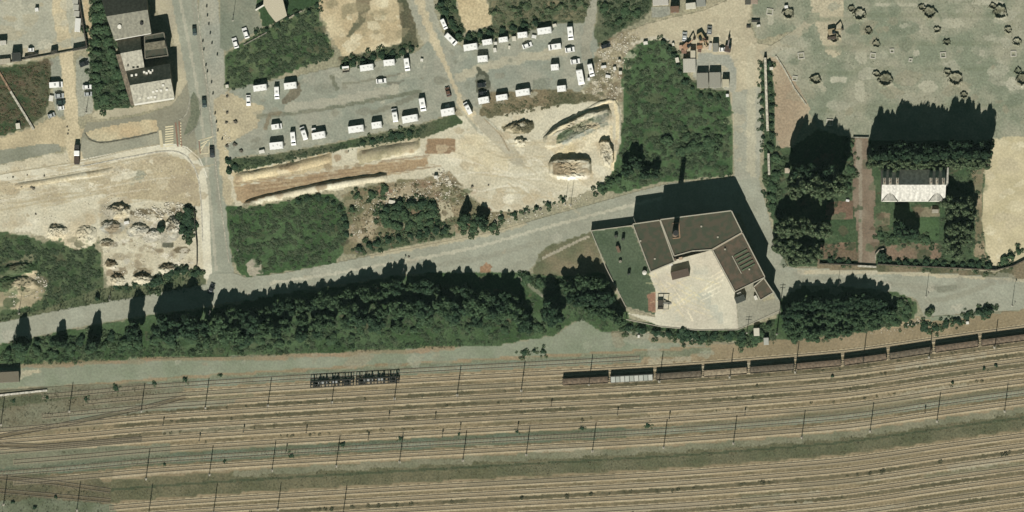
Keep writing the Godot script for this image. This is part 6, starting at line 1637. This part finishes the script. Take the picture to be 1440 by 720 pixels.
# ---------------------------------------------------------------- plants
func build_plants() -> void:
	var belt := "trees of the belt between the main road and the railway"
	# single trees at the west end
	plant("tree", "lone conical tree at the far left of the main road", "cone", 30, 485, 4.2, 10.5)
	plant("tree", "smaller lone conical tree, second from the left along the main road", "cone", 85, 482, 3.0, 8.0)
	plant("tree", "lone conical tree, third from the left along the main road", "cone", 133, 484, 3.6, 11.5)
	plant("tree", "tall narrow tree left of the big rounded clump on the main road", "dark", 190, 466, 4.6, 13.5)
	plant("tree", "large rounded tree of the big clump, left half", "dark", 236, 464, 6.2, 14.0)
	plant("tree", "large rounded tree of the big clump, middle", "dark", 258, 458, 6.4, 15.0)
	plant("tree", "large rounded tree of the big clump, right half", "dark", 279, 462, 5.6, 13.0)
	row("bush", "low green bush of the undergrowth south of the western trees", "bush", [8, 500, 100, 492, 200, 484, 300, 480], 16, Vector2(2.0, 3.2), Vector2(1.50, 2.55), 4, "undergrowth of the belt's west end")
	row("bush", "dark bush between the western lone trees", "darkbush", [52, 484, 110, 480, 170, 474], 14, Vector2(1.8, 2.8), Vector2(1.65, 2.70), 3, "dark bushes at the belt's west end")
	row("tree", "green tree in the belt's road-side row", "mixed", [308, 444, 360, 439, 420, 430, 480, 420, 540, 410, 600, 404, 650, 414, 700, 420, 734, 428], 14, Vector2(2.4, 4.6), Vector2(6.5, 9.5), 3.5, belt)
	row("tree", "green tree in the belt's second row from the road", "mixed", [316, 464, 380, 458, 440, 450, 500, 444, 560, 436, 620, 432, 680, 434, 740, 440], 21, Vector2(3.4, 6.0), Vector2(7.5, 11.5), 6, belt)
	row("tree", "small green tree at the belt's southern side", "mixed", [350, 476, 450, 466, 540, 456, 610, 450, 680, 450, 760, 450], 36, Vector2(2.6, 4.6), Vector2(4.0, 7.0), 6, belt)
	row("bush", "bush along the belt's railway-side edge", "bush", [316, 484, 400, 480, 480, 472, 560, 464, 640, 460, 700, 464, 760, 458, 790, 444], 17, Vector2(1.5, 2.6), Vector2(0.9, 1.6), 6, "bushes on the belt's railway side")
	plant("tree", "round tree at the east tip of the belt, beside the gravel clearing", "dark", 776, 440, 6.0, 11.0)
	# wood west of the compound
	row("tree", "tree in the wood west of the walled lawn, upper row", "broad", [800, 402, 826, 396, 846, 402], 15, Vector2(3.2, 4.4), Vector2(7.0, 9.0), 2, "wood west of the walled lawn")
	row("tree", "tree in the wood west of the walled lawn, middle row", "dark", [806, 420, 836, 416, 862, 424], 15, Vector2(3.2, 4.4), Vector2(7.0, 9.0), 2, "wood west of the walled lawn")
	row("tree", "tree in the wood west of the walled lawn, lower row", "broad", [832, 436, 856, 440, 872, 450], 14, Vector2(3.0, 4.2), Vector2(6.0, 8.0), 2, "wood west of the walled lawn")
	row("bush", "bush beside the walled lawn's west corner", "bush", [742, 394, 764, 398, 786, 404], 12, Vector2(1.6, 2.6), Vector2(1.20, 1.95), 3, "bushes beside the gravel path stub")
	row("bush", "dark bush under the courtyard's south wall", "darkbush", [886, 460, 920, 470, 960, 474, 1000, 474, 1040, 474, 1056, 470], 13, Vector2(1.8, 3.0), Vector2(1.50, 2.55), 2.5, "bushes under the courtyard wall")
	plant("bush", "big round dark bush in the middle under the courtyard wall", "darkbush", 965, 468, 4.0, 4.2)
	row("bush", "bush between the huts and the courtyard corner", "bush", [1046, 482, 1060, 478, 1078, 462, 1090, 452], 10, Vector2(1.5, 2.6), Vector2(1.35, 2.25), 2, "bushes by the huts")
	# wood east of the compound
	row("tree", "dark tree along the road edge of the compound's eastern wood", "dark", [1106, 446, 1126, 432, 1146, 426, 1180, 428, 1216, 424, 1240, 432], 15, Vector2(3.0, 4.4), Vector2(7.5, 10.0), 2.5, "wood east of the compound")
	row("tree", "green tree in the middle of the compound's eastern wood", "broad", [1108, 462, 1136, 448, 1170, 446, 1206, 444, 1240, 444, 1262, 442], 16, Vector2(3.2, 4.6), Vector2(6.5, 9.0), 3, "wood east of the compound")
	row("tree", "green tree on the railway edge of the compound's eastern wood", "broad", [1116, 474, 1150, 468, 1190, 464, 1230, 458], 16, Vector2(2.8, 4.0), Vector2(4.5, 6.5), 3, "wood east of the compound")
	row("bush", "bush at the east tip of the wood", "bush", [1262, 428, 1276, 434, 1270, 448, 1250, 456], 11, Vector2(1.6, 2.6), Vector2(1.20, 1.95), 2, "bushes at the east tip of the wood")
	row("bush", "bush beside the railway at the right of the view", "darkbush", [1300, 462, 1336, 454, 1352, 450, 1376, 440, 1392, 438, 1400, 438], 11, Vector2(1.4, 2.4), Vector2(1.05, 1.80), 2, "bushes beside the railway, right")
	plant("bush", "pale dry bush beside the eastern road's bend", "palebush", 1307, 440, 3.0, 2.4)
	plant("bush", "green bush by the right edge above the railway", "darkbush", 1386, 439, 3.0, 2.8)
	# the old house's garden
	row("tree", "conifer in the front row north of the old house", "cone", [1230, 222, 1390, 218], 14.5, Vector2(3.0, 4.2), Vector2(15, 20), 2.5, "conifers north of the old house")
	row("tree", "tall dark tree in the back row north of the old house", "dark", [1236, 214, 1388, 208], 15, Vector2(3.0, 4.4), Vector2(14, 19), 2.5, "conifers north of the old house")
	row("tree", "leafy tree along the garden side of the conifers", "pale", [1230, 229, 1300, 230, 1386, 228], 13, Vector2(2.8, 4.0), Vector2(9, 13), 2, "leafy trees by the conifers")
	row("tree", "big tree south in the tall western garden group", "pale", [1120, 264, 1138, 262, 1156, 268, 1178, 258], 19, Vector2(5.0, 6.4), Vector2(19, 23), 2, "tall group in the garden's west")
	row("tree", "big dark tree north in the tall western garden group", "dark", [1124, 248, 1146, 242, 1170, 244], 20, Vector2(4.6, 5.8), Vector2(18, 21), 2, "tall group in the garden's west")
	row("tree", "tree of the middle group in the garden's west", "pale", [1098, 326, 1116, 316, 1134, 326, 1150, 322, 1166, 328], 16, Vector2(4.0, 5.2), Vector2(11, 14), 2, "middle group in the garden's west")
	row("tree", "tree of the roadside group in the garden's west", "pale", [1096, 348, 1114, 352, 1130, 366, 1142, 354, 1104, 372], 15, Vector2(3.4, 4.6), Vector2(7, 10), 2, "southern group in the garden's west")
	plant("tree", "dark full tree just south of the old house", "dark", 1268, 324, 4.6, 11.5)
	plant("tree", "green tree right of the dark one south of the old house", "dark", 1282, 330, 3.2, 7.0)
	row("bush", "bush on the lawn south of the old house", "bush", [1240, 330, 1262, 336, 1300, 340, 1312, 330], 13, Vector2(1.6, 2.4), Vector2(1.05, 1.65), 3, "bushes on the house lawn")
	row("tree", "tree of the inner column east of the house garden", "pale", [1336, 288, 1338, 312, 1334, 336, 1342, 356], 17, Vector2(3.4, 4.6), Vector2(7.50, 9.75), 2, "tree column east of the old house")
	row("tree", "tree of the outer column beside the sandy lot", "pale", [1358, 284, 1362, 308, 1358, 334, 1362, 354], 17, Vector2(3.4, 4.6), Vector2(8.25, 11.25), 2, "tree column east of the old house")
	row("bush", "dark hedge bush along the garden's road side", "darkbush", [1168, 366, 1200, 369], 9, Vector2(1.2, 1.7), Vector2(1.12, 1.65), 1, "garden hedge, west of the drive")
	row("bush", "dark roadside hedge bush east of the drive", "darkbush", [1240, 364, 1262, 370, 1300, 371, 1340, 372, 1396, 374], 9, Vector2(1.3, 1.9), Vector2(1.20, 1.80), 1, "garden hedge, east of the drive")
	plant("bush", "round dark bush beside the foot of the drive", "darkbush", 1240, 362, 2.6, 3.0)
	row("bush", "bush in the south corner of the sandy lot", "bush", [1414, 366, 1424, 360, 1440, 352], 8, Vector2(1.5, 2.5), Vector2(1.12, 1.88), 2, "bushes at the sandy lot")
	row("bush", "low bush along the drive's green edge", "bush", [1192, 206, 1194, 240, 1190, 268], 13, Vector2(1.6, 2.2), Vector2(1.12, 1.65), 2, "bushes along the drive")
	row("bush", "bush in the green west end of the garden", "bush", [1080, 210, 1090, 224, 1086, 262, 1088, 290, 1086, 306], 13, Vector2(1.8, 2.8), Vector2(1.50, 2.25), 3, "bushes at the garden's west end")
	row("bush", "dark bush in the strip behind the white wall", "darkbush", [1081, 90, 1084, 130, 1085, 180, 1086, 204], 10, Vector2(1.1, 1.7), Vector2(1.05, 1.50), 1, "bushes behind the white wall")
	row("bush", "dark bush on the track side of the white wall", "darkbush", [1071, 92, 1071.5, 120, 1072, 160, 1073, 200], 9, Vector2(0.8, 1.3), Vector2(0.75, 1.20), 0.8, "bushes before the white wall")
	# thickets in the middle
	row("bush", "dark bush of the square thicket, upper row", "darkbush", [544, 292, 564, 288, 590, 288, 612, 290], 11, Vector2(2.0, 2.8), Vector2(1.80, 2.55), 2, "square thicket north of the main road")
	row("bush", "green bush of the square thicket, middle row", "bush", [540, 303, 566, 302, 592, 302, 616, 302], 11, Vector2(2.0, 2.8), Vector2(1.50, 2.10), 2, "square thicket north of the main road")
	row("bush", "green bush of the square thicket, lower row", "bush", [544, 315, 570, 318, 596, 316, 616, 312], 11, Vector2(1.8, 2.6), Vector2(1.20, 1.80), 2, "square thicket north of the main road")
	row("bush", "bush of the hedge line along the main road's north side", "darkbush", [506, 350, 524, 342, 560, 336, 600, 328, 636, 322], 10, Vector2(1.5, 2.3), Vector2(1.20, 1.95), 1.5, "hedge line north of the main road")
	row("bush", "small bush on the rubble west of the square thicket", "bush", [496, 292, 500, 278, 516, 272, 540, 268], 13, Vector2(1.3, 2.2), Vector2(1.05, 1.65), 3, "bushes on the rubble")
	plant("tree", "dark upright small tree east of the square thicket", "cone", 655, 304, 2.8, 7.0)
	plant("tree", "round dark small tree right of the upright one", "dark", 678, 312, 3.6, 6.0)
	row("bush", "bush along the sand flat's edge above the main road", "bush", [650, 316, 668, 318, 690, 318, 704, 310], 11, Vector2(1.6, 2.4), Vector2(1.20, 1.80), 2, "bushes at the sand flat's south edge")
	row("bush", "dark bush at the road edge under the rectangular heap", "darkbush", [704, 306, 730, 300, 760, 290, 790, 284, 806, 280], 12, Vector2(0.9, 1.6), Vector2(0.75, 1.35), 1.5, "road-edge bushes under the heaps")
	row("bush", "green bush at the road edge left of the scrub field", "bush", [846, 264, 858, 258, 868, 252], 9, Vector2(1.8, 2.6), Vector2(1.35, 1.95), 2, "bushes at the scrub field's corner")
	row("tree", "dark small tree at the scrub field's south-west corner", "dark", [882, 238, 894, 226, 904, 244, 930, 246], 14, Vector2(2.2, 3.4), Vector2(5.0, 7.0), 2, "trees at the scrub field's corner")
	row("bush", "round bush standing up in the scrub field", "bush", [940, 196, 958, 188, 976, 204, 950, 216, 1008, 200], 18, Vector2(2.2, 3.4), Vector2(1.35, 2.10), 3, "round bushes in the scrub field")
	row("bush", "dark bush on the scrub field's curved east rim", "darkbush", [932, 58, 944, 70, 952, 90, 962, 112, 984, 132, 1018, 138], 9, Vector2(1.0, 1.6), Vector2(1.05, 1.65), 1.2, "bushes on the scrub field's rim")
	row("bush", "dark bush of the thicket in the heaps yard", "darkbush", [266, 296, 262, 306, 270, 314, 258, 322, 268, 330], 8, Vector2(1.8, 2.8), Vector2(1.50, 2.40), 2, "thicket of the heaps yard")
	plant("bush", "dark square bush between the pale heaps of the heaps yard", "darkbush", 227, 322, 2.6, 3.0)
	row("bush", "bush along the heaps yard's south-east corner", "darkbush", [216, 396, 232, 390, 248, 384, 262, 382, 280, 386], 9, Vector2(1.6, 2.6), Vector2(1.20, 1.95), 2, "bushes south of the heaps yard")
	row("bush", "low dark bush along the heaps yard's south edge", "darkbush", [164, 404, 186, 402, 210, 398], 9, Vector2(0.9, 1.5), Vector2(0.68, 1.12), 1, "low bushes south of the heaps yard")
	plant("bush", "dark bush beside the verge lamp post", "darkbush", 137, 420, 1.8, 2.4)
	row("bush", "dark bush beside the avenue at the grass strip's west end", "darkbush", [322, 226, 330, 234, 322, 240], 7, Vector2(1.4, 2.0), Vector2(1.05, 1.65), 1, "bushes at the grass strip's west end")
	row("bush", "dark bush on the grass strip south of the caravans", "darkbush", [510, 200, 540, 194, 584, 186], 9, Vector2(1.2, 1.8), Vector2(0.90, 1.35), 1, "bushes on the grass strip")
	row("bush", "bush along the grass field's dark north-east rim", "darkbush", [420, 282, 446, 278, 468, 284, 480, 296, 485, 316, 486, 334], 9, Vector2(1.2, 1.9), Vector2(1.05, 1.65), 1.2, "bushes on the grass field's rim")
	# north-west bushes and hedges
	row("bush", "green bush on the outer side of the pitched blocks' thicket", "bush", [136, 10, 136, 40, 134, 70, 136, 100, 140, 130, 148, 146], 12, Vector2(2.0, 3.0), Vector2(1.50, 2.40), 2.5, "thicket west of the pitched-roof blocks")
	row("bush", "green bush on the inner side of the pitched blocks' thicket", "bush", [148, 6, 150, 40, 154, 66, 160, 90, 168, 116, 176, 140], 12, Vector2(2.0, 3.0), Vector2(1.50, 2.40), 2.5, "thicket west of the pitched-roof blocks")
	row("bush", "dark hedge bush under the sandy clearing by the northern caravans", "darkbush", [484, 92, 510, 84, 540, 78, 560, 74, 580, 66], 10, Vector2(1.3, 2.1), Vector2(1.05, 1.65), 1.2, "hedge of the northern caravans")
	row("bush", "dark hedge bush beside the dirt road's top", "darkbush", [622, 4, 628, 20, 636, 36, 644, 50, 656, 54], 9, Vector2(1.4, 2.2), Vector2(1.20, 1.95), 1.5, "hedge beside the dirt road")
	row("bush", "dark bush behind the eastern top row of caravans", "darkbush", [660, 52, 680, 46, 704, 44, 730, 38, 764, 28], 12, Vector2(1.4, 2.0), Vector2(1.20, 1.80), 1.5, "bushes behind the caravans")
	row("bush", "dark bush on the slope below the flat-roofed house", "darkbush", [360, 44, 376, 40, 392, 34, 410, 22, 432, 18, 446, 6], 11, Vector2(1.1, 1.8), Vector2(0.90, 1.50), 1.2, "bushes below the flat-roofed house")
	row("bush", "olive bush in the scrub north of the eastern caravans", "palebush", [700, 20, 730, 10, 764, 14, 800, 12, 822, 6], 16, Vector2(1.5, 2.4), Vector2(0.98, 1.50), 5, "scrub north of the caravans")
	row("bush", "green bush in the scrub right of the grey path", "bush", [850, 14, 868, 28, 884, 8, 902, 22], 14, Vector2(1.6, 2.6), Vector2(1.05, 1.65), 4, "scrub right of the grey path")
	row("bush", "dark bush on the gravel edge north of the tracks", "darkbush", [738, 496, 752, 493, 770, 494], 9, Vector2(1.0, 1.7), Vector2(0.75, 1.20), 1, "bushes on the gravel edge")
	row("bush", "small dark bush on the overgrown northern line", "darkbush", [20, 564, 60, 560, 130, 560, 160, 545, 255, 533, 292, 530, 323, 527], 34, Vector2(0.8, 1.3), Vector2(0.60, 0.98), 1.5, "bushes on the northern line")
	row("bush", "small dark bush among the tracks", "darkbush", [232, 652, 350, 648, 400, 642, 542, 616, 590, 612, 860, 600, 976, 598], 62, Vector2(0.7, 1.2), Vector2(0.52, 0.90), 2, "bushes among the tracks")
	for p in [[1383, 518, "small round bush among the eastern tracks, left one of two close together"], [1400, 514, "small round bush among the eastern tracks, right one of two close together"], [1339, 538, "small dark bush by the masts in the eastern tracks"], [1170, 529, "small dark bush on the weedy line under the train"], [19, 706, "dark bush in the bottom left corner of the yard"], [50, 714, "dark low bush right of the one in the bottom left corner"], [79, 699, "narrow dark bush on the fan of tracks, bottom left"]]:
		plant("bush", p[2], "darkbush", p[0], p[1], 1.0, 1.0)
	# uncountable growth and rubble
	var tuft := tuft_mesh()
	var clump := clump_mesh(46, 0.3)
	var rock := rock_mesh()
	var leaf := vmat("leaf")
	var stone := vmat("rubble_stone", 0.95)
	var ga := base_color(54, 72, 47); var gb := base_color(92, 102, 75)
	var da := base_color(48, 66, 42); var db := base_color(80, 92, 62)
	var fields := [["scrub", "low dark brambles filling the scrub field west of the sandy track", [884, 76, 900, 62, 922, 56, 940, 62, 954, 78, 966, 108, 984, 130, 1022, 134, 1027, 246, 960, 251, 930, 254, 872, 268, 864, 246, 874, 206, 882, 150, 878, 110], 2600, ga, gb, 1.5],
		["scrub", "low brambles on the grass slope between the asphalt lot and the caravans", [320, 80, 372, 44, 404, 30, 446, 10, 450, 42, 464, 64, 468, 80, 405, 100, 336, 122, 320, 122], 1500, ga, gb, 1.1],
		["scrub", "low brambles of the grass field at the avenue's foot", [322, 294, 400, 286, 440, 278, 468, 278, 484, 292, 487, 330, 468, 368, 400, 379, 372, 380, 352, 360, 336, 376, 326, 350], 1700, ga, gb, 1.2],
		["scrub", "brambles on the floor of the tree belt", [20, 500, 100, 486, 300, 456, 420, 436, 600, 410, 740, 412, 790, 430, 780, 464, 700, 480, 560, 486, 400, 494, 250, 498, 100, 508], 2400, ga, gb, 1.4],
		["scrub", "brambles on the floor of the wood west of the walled lawn", [740, 388, 800, 392, 848, 386, 866, 420, 884, 458, 846, 464, 820, 450, 800, 452, 780, 440, 760, 410], 800, da, gb, 1.2],
		["scrub", "brambles under the courtyard's south wall", [884, 456, 930, 464, 1037, 468, 1090, 450, 1092, 480, 1060, 484, 960, 474, 890, 468], 500, da, gb, 1.1],
		["scrub", "brambles on the floor of the wood east of the compound", [1100, 440, 1130, 420, 1200, 420, 1270, 424, 1284, 450, 1250, 462, 1180, 474, 1110, 482], 800, ga, gb, 1.3],
		["scrub", "brambles on the olive scrub north of the eastern caravans", [684, -10, 832, -10, 824, 26, 800, 27, 706, 48, 664, 56, 696, 34], 900, base_color(84, 92, 66), base_color(130, 128, 98), 1.1],
		["scrub", "brambles on the scrub right of the grey path", [846, -10, 916, -10, 912, 16, 870, 40, 850, 50], 500, da, gb, 1.2],
		["scrub", "brambles around the old house's garden", [1090, 210, 1190, 200, 1196, 280, 1150, 340, 1200, 340, 1150, 372, 1100, 372, 1086, 300], 1100, da, gb, 1.2],
		["scrub", "brambles on the garden's east side", [1236, 236, 1380, 232, 1376, 300, 1384, 366, 1310, 372, 1326, 300, 1334, 290, 1240, 292], 900, da, gb, 1.2],
		["scrub", "brambles in the south-west grass", [-10, 336, 50, 340, 64, 350, 100, 354, 134, 350, 144, 400, 60, 432, 70, 400, 40, 376, -10, 384], 1300, ga, gb, 1.0],
		["scrub", "brambles in the north-west grass plot", [-20, 104, 66, 86, 70, 130, 60, 160, 0, 190, -20, 190], 700, base_color(70, 84, 54), base_color(118, 104, 80), 0.9],
		["scrub", "brambles under the thicket of the pitched-roof blocks", [131, -10, 149, -10, 150, 20, 162, 76, 184, 148, 150, 153, 134, 152, 128, 90], 700, da, gb, 1.2],
		["scrub", "weeds on the dark grass strip south of the caravans", [322, 226, 400, 218, 500, 202, 600, 178, 596, 192, 500, 206, 400, 226, 330, 242], 600, da, gb, 0.9],
		["scrub", "weeds on the slope below the eastern bottom row of caravans", [676, 150, 740, 140, 800, 130, 834, 138, 800, 146, 700, 166], 420, base_color(84, 92, 62), base_color(128, 120, 92), 0.9],
		["scrub", "weeds on the rubbly slope north of the main road", [486, 300, 520, 262, 600, 256, 640, 256, 680, 296, 710, 304, 640, 326, 520, 350], 700, base_color(84, 92, 62), base_color(136, 118, 92), 0.8]]
	for f in fields:
		scatter(f[0], f[1], "scrub", clump, leaf, poly(f[2]), int(f[3] * 1.5), Vector2(0.3, f[6] * 0.75), 0.66, f[4], f[5], 0.42)
	var g1 := poly(along(106, 100, 1500)); var g2 := poly(along(130, 100, 1500)); g2.reverse(); g1.append_array(g2)
	scatter("grass_tufts", "dark weedy grass filling the wide strip between the tracks", "grass", tuft, leaf, g1, 4200, Vector2(0.5, 1.2), 0.8, base_color(94, 98, 72), base_color(130, 126, 98), 0.2)
	g1 = poly(along(72, -60, 860)); g2 = poly(along(83, -60, 860)); g2.reverse(); g1.append_array(g2)
	scatter("grass_tufts", "grey-green weeds on the abandoned line between the middle masts", "grass", tuft, leaf, g1, 1400, Vector2(0.4, 1.0), 1.0, base_color(104, 114, 88), base_color(136, 138, 112), 0.3)
	undergrowth(clump)
	var weeds := []
	for o in [9.5, 25.0, 40.0, 55.0, 161.0, 191.0]:
		g1 = poly(along(o - 1.5, 60, 1500)); g2 = poly(along(o + 1.5, 60, 1500)); g2.reverse(); g1.append_array(g2)
		scatter("track_weeds", "dark weeds in the gap between two tracks, %s gap from the north" % ORD[weeds.size()], "weeds", clump, leaf, g1, 460, Vector2(0.25, 1.25 if o == 161.0 else 0.85), 0.6, base_color(62, 66, 46), base_color(98, 94, 70), 0.6)
		weeds.append(o)
	scatter("grass_tufts", "weeds on the fan of tracks at the left edge", "grass", tuft, leaf, poly([-40, 556, 100, 546, 200, 544, 240, 552, 130, 580, 0, 604, -40, 606]), 900, Vector2(0.5, 1.2), 1.0, base_color(78, 86, 62), base_color(120, 116, 90), 0.3)
	scatter("grass_tufts", "weeds in the bottom left corner of the yard", "grass", tuft, leaf, poly([-40, 676, 140, 680, 150, 730, -40, 730]), 900, Vector2(0.5, 1.3), 1.0, base_color(84, 92, 68), base_color(140, 138, 112), 0.3)
	scatter("grass_tufts", "thin grass on the cleared field", "grass", tuft, leaf, poly([1082, 76, 1128, 48, 1066, 50, 1066, -20, 1460, -20, 1460, 190, 1396, 196, 1200, 190, 1140, 150]), 4200, Vector2(0.4, 1.0), 0.7, base_color(110, 118, 92), base_color(150, 148, 122), 0.3)
	scatter("grass_tufts", "grass of the road verge below the heaps yard", "grass", tuft, leaf, poly([140, 406, 205, 404, 282, 380, 284, 408, 200, 418, 100, 434, 0, 452, 0, 444]), 1400, Vector2(0.4, 1.2), 1.0, ga, gb, 0.1)
	scatter("grass_tufts", "grass along the foot of the tree belt", "grass", tuft, leaf, poly([0, 502, 250, 490, 400, 488, 560, 482, 700, 476, 700, 486, 560, 492, 400, 500, 250, 502, 0, 516]), 2400, Vector2(0.5, 1.3), 1.0, ga, gb, 0.1)
	var ra := base_color(142, 132, 108); var rb := base_color(226, 218, 196)
	for f in [["rubble", "pale broken rubble east of the caravan ground", [842, 66, 874, 46, 900, 42, 884, 72, 874, 100, 874, 138, 848, 138, 824, 130, 838, 106], 900, 0.7], ["rubble", "broken rubble on the brown slope north of the main road", [500, 276, 560, 258, 606, 250, 632, 242, 660, 280, 640, 290, 600, 284, 540, 290, 510, 340, 492, 336], 800, 0.6],
		["rubble", "white rubble heap on the slope beside the sand flat", [606, 240, 622, 236, 636, 258, 632, 276, 620, 270, 612, 256], 240, 0.9], ["rubble", "stones along the sand flat's edge above the main road", [690, 300, 740, 296, 800, 282, 846, 262, 850, 270, 800, 292, 720, 314, 690, 316], 260, 0.6], ["rubble", "rubble on the long flat-topped heap", [776, 192, 830, 166, 852, 162, 850, 170, 800, 194, 780, 202], 10, 0.3],
		["rubble", "stones strewn over the heaps yard", [140, 290, 270, 286, 274, 350, 270, 376, 230, 384, 150, 404, 142, 340], 700, 0.55], ["rubble", "rubble along the heaps yard's north edge", [186, 296, 240, 284, 262, 284, 250, 302, 216, 310, 190, 306], 360, 0.85], ["rubble", "stones on the western building site", [0, 240, 120, 222, 260, 218, 284, 280, 140, 300, 0, 318], 420, 0.45], ["rubble", "stones on the pale mounds of the south-west grass", [10, 410, 50, 382, 68, 396, 60, 420, 20, 432], 220, 0.6],
		["rubble", "stones on the sandy bank beside the railway, right", [1210, 472, 1290, 448, 1310, 452, 1280, 468], 160, 0.6], ["rubble", "pebbles of the cleared field", [1086, 70, 1130, 46, 1180, 0, 1440, 0, 1440, 180, 1200, 186, 1130, 140], 700, 0.4], ["rubble", "litter and stones by the avenue's parking strip", [312, 130, 322, 130, 324, 210, 314, 214], 130, 0.5]]:
		scatter(f[0], f[1], "rubble", rock, stone, poly(f[2]), f[3], Vector2(0.12, f[4] * 0.62), 0.7, ra, rb, 0.35)
